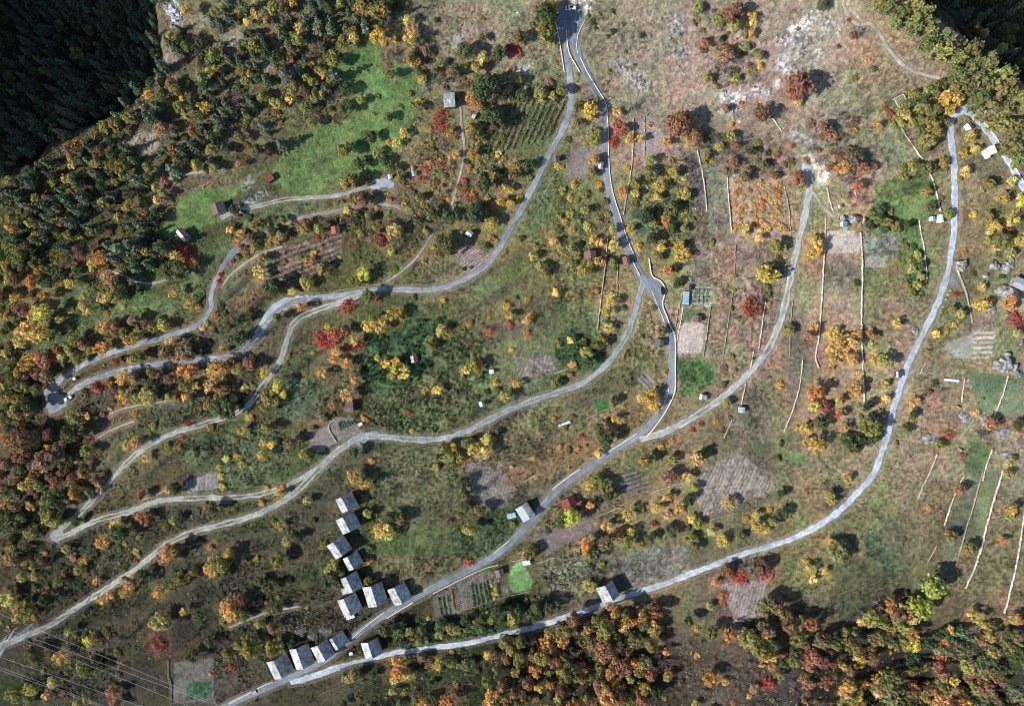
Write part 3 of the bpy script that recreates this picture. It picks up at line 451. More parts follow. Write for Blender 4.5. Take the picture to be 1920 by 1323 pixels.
# single trees read off nine enlarged tiles: letter = kind, then x, y, crown radius
T1 = ''
T2 = '''v200,60,55 v130,30,60 d220,20,50 d60,190,40 o60,195,38 o270,160,25 o240,245,25 y375,120,38 o390,180,40 y385,220,45 y200,200,50 y300,220,30 t300,300,45 t330,340,40 r265,365,25 v270,410,40 o430,350,30 v380,330,35 y450,440,30 t520,380,55 t560,450,50 t480,510,25 d700,290,50 d790,210,28 y790,330,40 v760,380,35 v690,380,30 v830,350,25 d640,400,45 d880,300,45 b1000,210,45 t980,200,40 r980,290,40 r940,270,30 d1150,80,65 v1150,170,60 v1190,40,40 d1130,120,40 v1070,140,25 v1170,215,40 d820,480,80 d770,510,60 d870,530,55 o770,585,40 o740,570,30 r800,560,30 o720,550,30 d830,640,55 d880,690,50 v750,760,40 y730,720,35 o960,390,22 v1000,450,30 v1120,530,40 t1180,560,35 v1240,510,35 d1010,540,35 b1170,460,25 r540,690,35 r560,650,40 o610,740,30 r650,770,20 r580,720,30 y490,720,25 v430,600,30 v380,520,25 y430,560,20 v390,590,22 v330,600,18 v200,540,18 v180,640,15 v110,560,28 d30,600,45 d20,500,40 d260,660,35 d170,770,35 y350,750,30 y310,810,30 o270,800,25 v200,860,30 d240,900,35 b150,890,25 d100,920,35 v60,1020,50 v20,1030,40 d280,950,35 v150,990,15 v20,840,45 o640,870,30 o745,860,35 y770,800,18 o880,860,25 o720,940,25 r560,920,25 r480,960,30 r600,950,15 r540,1030,22 r440,1000,22 r690,1010,25 r720,1100,40 r690,1060,25 r660,1050,20 d800,1030,60 d740,1210,65 d600,1210,50 d500,1200,45 d430,1240,35 b880,1030,25 y920,1060,30 y960,1070,22 y970,930,30 v970,980,40 y900,1140,35 y950,1140,30 y1000,1110,22 y840,1260,40 v850,1220,30 d1050,930,35 v1055,995,25 b820,1150,20 v430,1110,30 v400,1090,25 b120,1120,45 b70,1120,35 o290,1290,40 o200,1170,20 o270,1120,22 v150,1210,20 v190,1280,20 y30,1180,25 t40,1240,40 v480,1300,25 o460,1150,20 b340,1020,25 v330,1000,28 v560,1150,25
y1400,620,45 y1390,660,30 v1340,600,40 v1330,690,35 v1420,770,45 v1390,800,30 d1275,785,20 v1420,900,35 v1410,970,30 y1225,940,25 o1550,630,30 t1640,600,60 r1560,740,50 r1550,700,36 r1530,800,36 b1600,720,35 y1620,780,35 y1680,780,30 o1730,700,22 b1890,700,70 o1830,800,30 y1610,940,25 o1580,1080,35 y1650,1090,30 v1740,900,35 v1740,970,40 y1800,1050,35 y1780,1110,28 v1650,1150,25 d1720,1210,45 o1830,1240,30 d1860,1170,50 v1870,970,30 v1650,1030,30 y1620,1290,30 d1860,1290,30 y1810,890,20
v1240,1070,25 y1310,1040,25 v1240,1130,25 y1290,1110,22 v1380,1090,25 y1450,1040,25 v1460,1070,22 v1230,1210,25 v1290,1200,25 v1370,1180,28 v1430,1170,25 v1480,1130,25 v1220,1290,25 y1300,1290,22 y1380,1270,25 v1450,1230,25 v1530,1290,28 v1330,1130,22 v1340,1240,22 y1260,1250,22 v1500,1210,25 v1410,1290,22
d1523,65,20 d1525,175,20 d1495,205,15 d1693,197,20 d1600,290,15 d1650,365,10 d1415,125,18 d1455,75,14 d1585,135,14 d1390,90,14 d1430,160,16 r1090,40,12 r1210,345,15 v1020,240,20 v790,100,20 d530,110,18 d320,30,25 v360,20,25'''
T3 = '''b300,70,60 b250,80,40 o290,100,38 y390,90,32 y395,130,28 o390,190,35 v290,140,40 v200,110,40 b240,300,60 t260,330,70 t250,400,50 t200,260,50 y440,370,25 v420,290,22 v350,260,30 v300,400,20 d790,25,35 d650,160,18 v140,440,35 v90,40,30 b660,480,75 b620,520,45 o650,570,30 b440,640,58 b240,610,30 o330,575,20 y280,700,22 v270,760,30 b60,770,50 o40,800,36 v130,900,25 y165,900,15 b10,690,40 t180,780,50 t300,800,50 d380,850,30 r420,840,20 v450,930,35 o520,880,20 t120,820,45 t240,860,50 t560,620,30 o1040,330,20 d1080,385,22 v970,440,25 r940,110,18 b880,260,15 b960,200,28 t980,180,50 o1090,705,35 y970,735,25 v1180,680,25 t720,840,50 t830,740,50 t880,760,45 b800,720,45 b960,900,60 b1000,940,45 o900,940,50 b620,820,22 t980,860,40 t1090,800,25 t760,900,50 t860,860,50 t930,1010,45 t1000,1110,50 t1040,1140,30
v1400,500,50 v1450,470,40 v1350,600,45 v1420,620,45 d1300,560,40 v1250,600,45 y1260,650,38 v1400,700,50 v1440,740,35 v1380,790,45 v1340,740,40 v1290,690,35 y1460,560,45 y1520,540,45 y1560,560,38 o1540,510,30 y1500,620,40 v1330,680,30 v1360,820,35 v1300,530,35 d1350,540,35 v1480,690,30 d1450,680,30 v1300,940,45 v1240,970,40 d1370,950,45 v1250,1000,30 d1330,960,35
y1620,770,35 y1650,830,38 y1580,860,32 v1600,670,22 y1470,910,35 v1475,950,25 y1590,965,30 v1720,1030,35 y1800,1110,40 y1850,1020,30 y1640,1200,25 v1720,1220,35 y1760,1270,40 y1850,1240,40 r1840,1290,32 y1900,1130,40 y1730,1300,30 o1880,1190,25 b1460,1110,18 v1500,1200,30 v1690,1060,22 v1560,1010,20 v1780,1190,25
v1060,1200,30 d1110,1180,28 v1100,1230,30 v1150,1250,30 d1050,1270,28 v1200,1280,30 d1260,1270,28 d1400,1160,30 v1380,1080,35 d1400,1040,25 v1170,1180,24 d1130,1290,26 b650,1010,40 b350,1000,30 v660,1040,30 y355,1290,30 y560,1280,25 y590,1290,20 o490,1290,20 v20,1100,30 y10,1000,20 y10,1190,25 v1230,690,26 v1210,660,26 b700,900,24 v270,420,22 v350,190,25 o280,260,18'''
T4 = '''r1040,100,60 r1070,130,36 y990,115,45 d980,195,65 o1090,160,35 c910,70,55 c830,160,40 c680,80,70 c750,60,60 c640,130,45 c760,190,35 v700,180,30 y520,170,40 o580,140,30 y570,190,30 d430,210,40 d340,220,50 d260,250,60 y390,270,40 v490,280,25 b640,250,55 d680,290,60 o620,240,38 y590,350,35 r740,300,18 v640,340,40 y490,410,50 y395,420,22 y460,345,20 o690,405,20 o600,445,22 y385,515,25 y340,475,28 y250,450,65 y200,480,50 y170,540,65 y240,560,60 y120,600,45 y200,420,40 y980,320,40 y1060,390,30 y1110,400,25 v820,430,20 o970,450,15 v110,110,50 v60,60,50 v30,130,40 y60,230,40 b120,180,30 b190,160,30 o180,260,50 o250,340,40 y100,350,45 b120,410,50 d50,510,35 o20,450,30 d100,20,45 v200,20,40 v140,60,45 y20,180,35 o210,210,36
o580,510,40 b640,510,40 r690,500,30 b760,480,40 b830,500,35 v860,520,40 y920,510,40 v780,540,35 v700,550,30 v650,545,30 v420,590,45 b470,610,40 o570,630,45 v510,650,30 o740,590,50 v400,640,40 y350,680,40 r310,690,28 b330,640,35 v440,690,35 b240,700,45 b270,790,45 b210,770,45 y150,730,50 y100,770,35 y180,700,45 o1210,450,25 v1110,590,25 o960,600,35 b940,660,45 b1040,650,55 o1000,680,40 b860,680,25 v780,680,40 b820,660,25 b650,705,30 y730,700,25 o1140,520,25 v1200,540,20 y1160,500,20 d1300,590,30 d1340,580,40 y1250,640,30 d1350,480,40 d1280,510,20 v1390,420,20 d1240,410,25 v1260,440,20 o1240,735,62 y1210,760,40 b1310,710,40 v1340,750,40 b1400,720,35 o1040,760,50 b1090,740,30 t960,740,30 o690,790,45 b760,800,35 b860,770,35 b550,850,40 o620,830,30 v1040,850,35 y1100,845,26 o1180,840,55 b1240,860,45 t1270,790,30 v1410,690,25 v830,910,50 v770,920,35 y700,900,30 o680,940,25 o520,980,22 b480,890,30 d1250,970,66 v1230,940,40 y1570,850,40 y1590,890,30 y1490,780,30 v1500,920,40 v1490,970,30 y1540,880,25 v1550,940,30 v1490,880,20 y1840,515,22 r1800,580,50 r1870,570,50 r1830,610,40 o1900,650,35 o1880,700,30 o1810,775,32 o1760,660,15 v1620,680,20 t1610,445,30 t1630,450,30 v1560,460,35 o1690,405,35 r1740,390,20 d1530,290,50 d1500,300,40 v1590,320,30 y1650,310,30 o1460,210,45 v1480,130,30 v1720,270,40 v1390,110,25 o1420,80,22 v1600,150,20 v1680,120,20 o1740,150,30 y1760,100,25 y1800,190,35 d1830,170,30 r1790,20,20 o1560,20,30 v1520,40,30 o1470,50,25 v1340,120,25 b1370,70,24 b1300,150,22 r1230,260,24 r1240,220,22
d410,1110,62 v420,1030,45 v490,1210,35 b120,1150,66 b60,1140,45 b180,1130,50 b330,1190,45 b260,1270,60 r120,1290,46 b40,1290,40 d30,1000,50 d100,980,40 d180,960,55 v50,840,50 v120,850,45 v40,900,50 v90,920,40 v200,870,40 o760,1170,40 o720,1180,30 v800,1140,25 v860,1070,25 r1060,1060,28 t1010,1040,30 o760,1000,20 y1365,1095,30 y1400,1020,25 r1250,1105,15 y1270,1250,25 y1330,1240,22 y1480,1240,40 y1525,1175,28 y1480,1170,25 y1360,1290,25 y1230,1300,20 o820,1250,30 v1500,1080,35 v1530,1080,30 b1630,1160,40 v1740,1240,35 v1700,1230,30 b1880,950,30 d1700,1110,20 d1830,1030,25 d1770,1080,20 v1320,1150,25 r1020,1140,18 r1230,1200,16 v1180,1080,25 v940,1190,25 d1100,1210,24 v1010,1200,22 v1410,1130,22 o1010,1190,18'''
T5 = '''r30,400,45 o80,590,40 r90,620,40 r20,640,36 o30,720,35 b20,540,35 o75,810,30 b70,780,30 o35,900,45 v150,340,45 r210,360,20 t100,360,30 y150,510,40 y220,500,45 y290,450,45 y330,440,35 v250,470,35 v180,480,35 v410,345,20 y570,365,22 v500,580,25 o560,540,35 o600,545,15 o575,515,20 v500,620,30 y200,690,25 y250,720,30 y310,710,30 y300,750,40 y350,740,35 y360,790,28 y280,790,25 y330,800,20 y370,750,25 y700,760,30 y750,740,40 y680,770,20 y780,720,20 v720,740,30 y470,870,20 y540,870,30 y520,880,20 r380,1000,22 y395,1100,18 o720,495,22 o830,460,12 r830,540,32 r730,600,20 y935,400,25 y940,450,28 y925,385,20 r945,505,28 o1040,480,30 o1075,450,22 o1045,555,25 o1030,405,10 y1200,320,28 v1050,360,20 y1290,590,28 y1365,600,20 o1215,590,12 v1230,620,25 y870,830,25 o980,840,30 v920,900,35 d760,910,20 d820,880,20 d880,860,20 y960,640,20 o1300,720,25 v1380,660,40 v1440,620,35 v1470,600,30 v1460,580,25 v1200,840,30 b1290,780,25 d1390,710,35 d1320,630,28 r215,30,46 y280,90,25 o270,10,20 y120,220,45 v80,260,40 v150,210,22 o465,145,25 y515,65,22 o540,110,10 v300,190,20 d600,60,50 d560,30,40 v560,90,40 d730,180,12 d690,190,16 d820,60,25 o850,20,25 y870,30,15 d1010,15,22 v1100,60,25 v1130,100,20 v1140,200,35 v1080,120,30 v1120,170,26 v1170,220,25 v1230,70,25 o1190,30,30 y1410,30,28 o1450,40,28 v1370,190,50 o1415,205,15 o1450,150,35 d1470,100,20 y1530,60,40 v1530,150,30 d1540,190,20 v1290,70,30 v1330,110,25 v1310,160,25 y1510,380,35 y1490,430,35 y1500,520,30 y1520,340,25 v1500,480,25 o1440,310,20 d1590,410,20 r1565,490,10 v1690,570,20 v1805,540,35 d1760,410,20 o1740,380,12 y1670,60,25 d1750,20,40 y1800,70,30 y1900,60,40 v1780,120,30 y1900,130,30 o1830,200,40 b1870,190,26 d1890,270,30 r1860,450,15 y1720,920,40 y1760,950,40 y1680,920,28 y1740,890,35 y1770,980,25 y1820,770,20 d1540,930,30 y1590,960,15 v1450,1090,45 d1480,1150,58 d1530,1040,24 y1540,1030,30 r1350,1130,20 o1230,1190,18 o1330,1200,18 v1275,1210,22 r1380,1180,14 o1445,1230,28 o1075,1250,16 o960,1300,16 o1170,1210,12 y1190,1030,20 b1300,1020,20 v1260,1085,22 v1350,1070,18 y630,1190,35 v580,1200,40 v700,1170,30 y730,1160,25 y740,1210,40 y820,1150,40 y810,1220,40 y830,1130,25 v660,1240,40 v600,1250,40 y530,1300,25 d560,1240,30 d640,1270,30 v1710,1270,45 v1740,1240,30 v1860,1260,30 o1800,1190,20 o1860,1160,20 d70,1220,40 o130,1035,22 o170,1270,20 r930,100,14 v990,480,14 d990,350,16'''
T6 = '''l480,220,58 v430,190,30 v520,60,45 v560,70,30 b540,130,25 t510,150,25 v480,290,25 v490,340,25 y490,390,20 v295,230,18 v290,310,20 v270,410,18 r400,400,60 r370,410,40 t430,370,40 v160,40,25 o430,20,30 y15,100,35 d10,50,25 y750,50,40 y730,110,35 y770,90,35 y740,20,35 y700,130,20 d985,270,25 d1012,515,15 y1205,495,35 v600,530,32 o740,515,30 b710,560,35 v270,680,22 b240,745,18 b300,760,15 d400,690,15 y860,540,32 y870,600,42 o900,650,42 o960,620,42 y850,700,38 o950,700,38 o980,560,32 y820,560,26 y830,640,30 y920,580,30 y840,740,24 o1070,560,35 o1060,620,25 y1090,700,40 v1140,710,45 y1060,690,20 o550,840,25 b440,880,15 b540,900,10 o740,890,55 y770,880,40 y740,960,40 b800,970,35 o880,940,40 o870,1010,35 o980,860,48 o960,890,35 o1000,780,25 o900,1080,35 d780,1050,45 y680,1080,35 y720,1090,25 y640,1080,18 y750,1170,55 v700,1160,30 y790,1200,25 y1140,920,30 y1140,840,32 v990,960,20 d1040,960,35 v1000,1020,20 v1050,1080,55 d960,1170,60 d1070,1140,35 d990,1140,30 d910,1150,30 b1110,990,25 v245,945,28 d240,830,20 r105,1060,20 o185,1045,16 r55,1095,22 o260,1025,18 r230,1085,16 o80,1250,50 d110,1240,36 d560,1170,20 d540,1250,20 v230,840,20 v280,800,15
o1590,100,20 y1680,290,28 y1650,390,25 y1690,400,45 y1720,380,30 b1520,420,28 v1570,440,30 y1530,505,22 y1480,535,22 y1425,555,28 r1540,330,22 v1385,660,22 r1440,690,12 o1300,930,32 y1290,960,20 y1285,1050,25 v1250,1090,35 d1300,1010,30 v1200,1170,20 v1440,1180,30 v1490,1170,25 d1420,830,22 t1455,880,34 r1500,1120,42 t1690,1130,46 t1670,1110,40 b1740,1060,42 o1660,1000,24 b1720,1180,20 r1870,470,46 r1890,500,36 v1885,550,28 o1850,380,52 d1880,1070,30 y1840,1290,25 d1880,1250,25 b1390,880,20 v1800,30,50 y1770,60,30 v1720,30,30 y1870,30,30 y1910,20,40 d1780,110,20 v1850,100,30 d1640,210,20 d1800,230,18 d1690,920,14 b1580,1240,20
v1320,110,26 v1280,140,26 d1340,170,26 v1290,190,26 v1340,230,26 d1270,240,24 v1320,280,28 v1270,290,24 v1360,260,22 v1290,330,26 d1340,330,24 v1250,60,24 d1300,60,24 v1240,150,20'''
T7 = '''y195,65,45 b90,10,45 d290,165,50 o420,125,50 o460,110,30 d520,115,30 d420,80,30 d70,300,50 v120,270,35 d60,250,30 v290,270,50 v320,280,35 v240,320,25 d430,285,30 b790,140,35 o820,270,40 r810,260,30 o790,260,30 o940,110,25 d985,105,40 o660,310,46 y640,300,30 d670,350,55 o580,400,45 d530,440,30 y700,410,18 v780,370,20 v980,275,30 v930,310,25 d1200,210,35 o1150,200,25 y1240,30,25 y1250,90,20 y1500,95,20 y1570,130,30 o1580,100,25 o1470,180,20 v1730,170,28 d1760,280,25 y1570,310,28 v1540,290,20 v1610,400,30 d1660,370,30 v1560,500,48 v1820,415,25 v1440,500,25 o960,460,58 b920,490,40 b1000,430,35 o1180,430,25 d1120,400,20 v1230,520,56 y1290,470,38 o1190,560,46 d1250,580,30 v1090,570,35 v1030,600,45 v960,640,50 y900,680,46 v990,620,40 d850,600,30 d800,580,40 o720,640,46 y700,680,36 o620,700,30 y570,730,28 d530,640,18 v440,650,20 v570,600,15 v910,570,18 v900,850,62 r895,975,60 y1035,790,28 d1110,810,25 o1310,780,66 v1280,800,45 b1350,730,40 v1270,840,35 v1500,800,22 v1565,715,15 b1535,875,38 v1400,1010,50 v1400,960,35 r1310,1100,36 d1350,1090,25 v1280,1030,35 d1080,1040,45 d1180,960,30 v1530,1000,45 v1560,980,40 d1640,970,30 y1500,960,25 v1590,1010,25 y40,720,46 v60,690,30 v130,790,60 v150,760,40 d250,720,45 y90,780,20 d270,760,25 y500,960,35 v395,900,30 v420,920,25 v590,900,25 v660,1020,25 d190,1030,45 y265,1020,22 d220,1050,30 o340,1040,46 v480,1110,45 v550,1110,35 v610,1090,25 o300,1185,35 v180,1220,45 v80,1260,50 v120,1230,35 o260,1260,30 v500,1270,40 v440,1310,30 b640,1240,45 b650,1310,35 v160,1290,30 y1180,1140,15 t100,510,60 t40,540,50 b60,500,46 d150,430,30 o480,500,28 v440,560,30 t250,540,35 v330,620,35 v200,590,30 t300,560,30 v1880,520,35 d1870,600,40 v1850,560,30 d1840,640,34 d1560,640,30 d1500,660,34 v1620,620,24 d1460,620,30 t1300,1000,28 t660,950,30 t600,1200,30 v700,620,24 d1540,780,24'''
T8 = '''y130,70,52 v100,50,40 y70,40,40 v130,160,25 v150,240,30 t130,280,35 y255,330,52 y210,350,42 y270,370,35 o230,310,36 d290,270,46 v330,270,36 t60,390,22 d160,440,25 o155,510,25 v150,620,28 y725,330,40 v965,305,25 r720,520,38 b660,250,20 d690,200,35 d700,140,35 d690,60,35 d680,100,30 b780,220,38 v1060,460,42 o1040,470,30 l1290,260,50 d1240,280,40 o1400,195,28 v1480,90,42 v1440,50,35 d1500,140,38 y1395,90,30 d1160,340,20 y1605,250,45 o1490,310,40 o1550,360,38 y1630,340,35 v1610,400,40 v1680,410,25 y1690,210,25 y1770,200,40 y1830,150,35 r1760,300,28 o1830,250,30 y1900,210,35 d1850,340,40 d1740,380,34 b1490,400,52 o1380,430,52 v1400,470,40 t1470,470,35 v1460,530,25 t1440,580,40 v1400,650,35 b1840,40,44 d245,890,50 d350,830,25 y490,830,15 v620,890,40 d700,840,30 d880,790,40 d560,870,35 d440,930,40 y390,940,22 d350,960,35 d320,900,36 v960,830,30 d1100,760,40 d1000,790,30 d800,830,35 d1170,770,35 v740,800,24 d1060,800,30 d940,780,28 o320,1110,66 y350,1140,44 o300,1160,40 o310,1060,40 b450,1050,34 b500,1080,25 y540,1085,35 v620,1080,30 o620,1020,15 y820,1035,28 t860,1040,30 t800,1090,25 d700,1090,30 v60,1150,40 o590,1290,66 o460,1310,40 t400,1250,45 b930,1295,40 v20,1170,25
b1300,830,45 r1310,850,34 t1370,850,35 b1490,1010,62 o1470,930,46 v1330,1150,45 o1250,900,25 t1690,760,45 o1620,840,40 o1540,770,44 y1760,880,38 b1650,950,50 y1770,965,28 b1730,1140,40 r1840,1150,32 v1450,1130,22 y1540,1190,28 o1500,1270,70 b1560,1250,50 y1660,1220,22 y1360,910,15 v1700,1050,25 o1150,970,36 t1070,960,40 v930,960,45 v1000,1060,45 v980,1000,35 v1130,1040,45 v1170,1110,35 t1090,1120,40 v1400,970,30 y1440,1220,25 b1600,1100,44 b1770,790,44 o1740,860,36'''
T9 = '''y925,45,32 v830,150,38 d555,130,35 y260,180,38 y410,250,28 y490,220,25 y420,310,45 y465,325,35 y355,270,22 y160,340,32 y220,390,35 y250,400,25 v325,370,28 v510,290,35 d560,240,38 o555,195,15 y600,265,20 v65,90,30 d30,160,36 o20,30,35 o10,230,20 y50,270,30 v85,300,30 v70,430,38 v40,380,35 d30,320,25 v870,460,56 d900,420,40 o820,390,28 o905,400,18 y715,550,38 y700,510,25 y730,610,30 y800,570,28 b250,560,44 t240,560,46 r330,605,40 b440,545,50 t400,530,46 r490,580,30 t390,580,40 r290,585,30 t340,550,44 r455,590,34 t270,540,36 o180,630,28 o230,700,25 r225,740,20 l1400,650,80 l1340,770,74 v1290,740,40 b1560,110,36 o1385,210,18 v1510,370,36 r1500,345,22 v1610,440,36 y1840,220,38 v1840,260,30 b1815,330,16 o1800,395,28 v1830,20,30 o1890,840,40 y1650,830,38 y1620,800,30 y1700,870,25 y1500,890,30 y1780,855,25 y1640,770,22 r1765,990,18 y1810,950,25 o1850,1000,38 r1460,1060,50 b1440,1110,48 v1600,1090,46 v1840,1120,25 o1440,1250,66 v1660,1220,48 o1560,1290,35 v1170,1170,72 b1060,1040,44 o910,1240,50 v930,1260,46 c1160,1280,58 o150,1160,42 r480,1190,40 b470,880,48 b520,740,52 v480,750,46 b600,870,46 b720,860,40 b790,950,48 r800,930,36 v360,930,50 v430,1000,55 o500,1030,38 d260,920,35 y85,890,25 v30,850,35 d160,910,40 o1280,910,40 y1290,970,42 v1060,830,45 v1140,860,40 v1090,940,45 v940,970,50 t960,830,40 o1160,770,35 d1180,960,40 t1000,800,40 v1250,870,40 b1200,820,40 y1000,850,26 y600,860,25 y1070,1000,24 v150,760,26 d1900,700,20'''
OFF = [(0, 0), (640, 0), (1280, 0), (0, 441), (640, 441), (1280, 441), (0, 882), (640, 882), (1280, 882)]
TREES = []
for (ox, oy), T in zip(OFF, (T1, T2, T3, T4, T5, T6, T7, T8, T9)):
    for s in T.split():
        a = [float(v) for v in s[1:].split(',')]; TREES.append((a[0] / 3 + ox, a[1] / 3 + oy, a[2] / 3, s[0]))
# ---------------------------------------------------------------- ground: one surveyed sheet, split along field edges
GX0, GX1, GY0, GY1, GS = -372.0, 300.0, -222.0, 272.0, 0.66
nx = int((GX1 - GX0) / GS) + 1; ny = int((GY1 - GY0) / GS) + 1
gx = GX0 + np.arange(nx) * GS; gy = GY0 + np.arange(ny) * GS
XX, YY = np.meshgrid(gx, gy); XX = XX.ravel(); YY = YY.ravel()
ZB = h(XX, YY)
PX, PY = topx(XX, YY, ZB)
_zb = ZB.reshape(ny, nx)
def H1(x, y):
    u = (x - GX0) / GS; v = (y - GY0) / GS; i = int(math.floor(u)); j = int(math.floor(v))
    if not (0 <= i < nx - 1 and 0 <= j < ny - 1): return float(h(np.array([x]), np.array([y]))[0])
    u -= i; v -= j; a = _zb[j]; b = _zb[j + 1]
    return float((a[i] * (1 - u) + a[i + 1] * u) * (1 - v) + (b[i] * (1 - u) + b[i + 1] * u) * v)
def W(px, py, extra=0.0):
    dx = (px - 960) * MPP / CAMH; dy = (661.5 - py) * MPP / CAMH; t = CAMH - 85.0 - extra
    while t < CAMH + 260 and CAMH - t > H1(dx * t, dy * t) + extra: t += 4.0
    lo, hi = t - 4.0, t
    for _ in range(11):
        m = (lo + hi) / 2
        if CAMH - m <= H1(dx * m, dy * m) + extra: hi = m
        else: lo = m
    return dx * hi, dy * hi
flat = np.zeros((ny, nx), dtype=np.float32)          # 1 where roads lie
def stamp(arr, pts, rad, val=1.0):
    k = int(rad / GS) + 1
    oy, ox = np.mgrid[-k:k + 1, -k:k + 1]; d = np.hypot(ox, oy) * GS
    v = np.clip(1.6 - d / rad * 0.6 - 0.0, 0, 1) * (d <= rad) * val
    for x, y in pts:
        i = int((x - GX0) / GS); j = int((y - GY0) / GS)
        if k <= i < nx - k and k <= j < ny - k:
            sub = arr[j - k:j + k + 1, i - k:i + k + 1]; np.maximum(sub, v, out=sub)
RW = []
for nm, lb, wd, st, pts in ROADS:
    p = resample(wpoly(pts, h), 0.9); RW.append(p); stamp(flat, p[::2], wd * MPP / 2 + 1.6)
PW = []
for nm, lb, st, poly in PADS:
    p = wpoly(poly, h); PW.append(p)
    m = inpoly(XX, YY, p).reshape(ny, nx); flat[m] = 1
    stamp(flat, resample(np.vstack([p, p[:1]]), 0.9, False), 1.5)
flat = flat.ravel()
# colours
c = np.zeros((len(XX), 3), dtype=np.float64); wsum = np.zeros(len(XX))
wxn = 14 * noise(XX, YY, 14, 11); wyn = 14 * noise(XX, YY, 14, 12)
for bx, by, r, g, b in BASE:
    d = ((PX - bx + wxn) ** 2 + (PY - by + wyn) ** 2 + 250.0) ** -2.0
    wsum += d; c += d[:, None] * np.array([r, g, b], dtype=np.float64)
c /= wsum[:, None]
def grey(c, k): l = (np.asarray(c) @ np.array([.3, .59, .11]))[..., None]; return l + (np.asarray(c) - l) * k
c = grey(c, .90) * 0.86 + np.array([22.5, 21, 16])
bank = terrace(XX, YY)[1]
# small holdings: strip after strip worked differently
def plots(u, v, su, sv, seed):
    iu = np.floor(u / su).astype(int); R_ = np.random.RandomState(seed); off = R_.rand(512) * sv
    iv = np.floor((v + off[iu & 511]) / sv).astype(int); k = (iu * 73 + iv * 151) & 1023
    pal = np.array([(1.04, 1.0, .94), (1.02, .99, .95), (.93, 1.0, .86), (1, 1, 1), (.88, .89, .88), (1.10, 1.06, 1.02), (1.0, 1.02, .93), (1.08, 1.0, .93)]); return pal[R_.randint(0, len(pal), 1024)][k]
w1 = 1.5 * noise(XX, YY, 8, 16)
uL = -0.46 * XX + 0.89 * YY + 9 * noise(XX, YY, 70, 5) + 2.2 * noise(XX, YY, 21, 6)
PL = plots(uL + w1 * .4, .89 * XX + .46 * YY + w1, 12.0, 46.0, 5); PR = plots(XX + .10 * YY + w1 * .5 + 2.5 * noise(XX, YY, 60, 17), YY + w1, 11.5, 40.0, 6)
kR = (1 / (1 + np.exp((72 - XX - .12 * YY) / 2.5)))[:, None]; kU = (1 / (1 + np.exp((YY - 88) / 6)))[:, None]
c *= 1 + (PL * (1 - kR) + PR * kR - 1) * kU
c *= 1 - (1 - np.array([.97, .955, .93])) / (1 + np.exp((92 - YY) / 8))[:, None]
dG = -signed(XX, YY, RIDGE); dC = signed(XX, YY, CREST); c *= np.where((dG > 5) | (dC > 3), .5, 1.0)[:, None]  # needle floor, its colour darkened to deepen the gorge and ravine shade
c = c * (1 + (np.array([.985, 1.01, .97]) - 1) * (1 - kR))
c *= (1 - .07 / (1 + np.exp((XX + 75) / 25)))[:, None] * (1 - .25 / (1 + np.exp((YY + 138 + .10 * XX) / 5)))[:, None]  # left side and bottom wood floor darkened in colour to suggest shade
kb = np.clip(bank * .55, 0, .6)[:, None]; c = c * (1 - kb) + np.array([92.0, 88, 74]) * kb
# leaf litter under the autumn crowns
for tx, ty, tr, tk in TREES:
    if tk not in 'yorb' or tr < 5: continue
    R_ = tr * 1.25; col = {'y': (196, 164, 96), 'o': (196, 148, 96), 'r': (160, 96, 82), 'b': (146, 110, 90)}[tk]
    m = np.where((np.abs(PX - tx) < R_ * 1.5) & (np.abs(PY - ty) < R_ * 1.5))[0]
    d = np.hypot(PX[m] - tx, PY[m] - ty) / R_ + .35 * noise(XX[m], YY[m], 2.4, 13); k = (np.clip(1.25 - d, 0, 1) * {'y': .5, 'o': .5, 'r': .5, 'b': .3}[tk])[:, None]
    c[m] = c[m] * (1 - k) + np.array(col, dtype=float) * k
relief = 0.42 + 0.15 * noise(XX, YY, 30, 21)
fid = np.full(len(XX), -1, dtype=np.int32); fur = np.zeros(len(XX))
jx = 3.0 * noise(XX, YY, 3, 31) + 5.5 * noise(XX, YY, 10, 33); jy = 3.0 * noise(XX, YY, 3, 32) + 5.5 * noise(XX, YY, 10, 34)
for k, (nm, lb, col, (rl, mode, ang, spc), poly) in enumerate(FIELDS):
    q = np.array(poly, dtype=float); x0, y0 = q.min(0) - 8; x1, y1 = q.max(0) + 8
    idx = np.where((PX > x0) & (PX < x1) & (PY > y0) & (PY < y1))[0]
    s = 0.15 if mode == 'furrow' or rl < 0.12 or nm in ('vegetable_bed', 'garden_soil', 'lawn') else 1.0
    idx = idx[inpoly(PX[idx] + s * jx[idx], PY[idx] + s * jy[idx], q)]
    if nm == 'scree': idx = idx[noise(XX[idx], YY[idx], 6, 14) + .7 * noise(XX[idx], YY[idx], 2.2, 15) > -.38]
    fid[idx] = k; c[idx] = grey(np.array(col, dtype=float), .74) * .92 + 14; relief[idx] = rl
    if mode == 'furrow':
        a = math.radians(ang); u = XX[idx] * -math.sin(a) + YY[idx] * math.cos(a) + 0.25 * noise(XX[idx], YY[idx], 6, 41)
        f = np.sin(u * 2 * math.pi / spc); fur[idx] = f * 0.16; c[idx] *= (1 + 0.14 * np.sin(u * 2 * math.pi / spc + 1.2) + 0.06 * np.sin(u * 1.1))[:, None]
crisp = np.zeros(len(XX), bool)
for k, f in enumerate(FIELDS):
    if f[3][1] == 'furrow' or f[3][0] < .12 or f[0] in ('vegetable_bed', 'garden_soil', 'lawn'): crisp |= fid == k
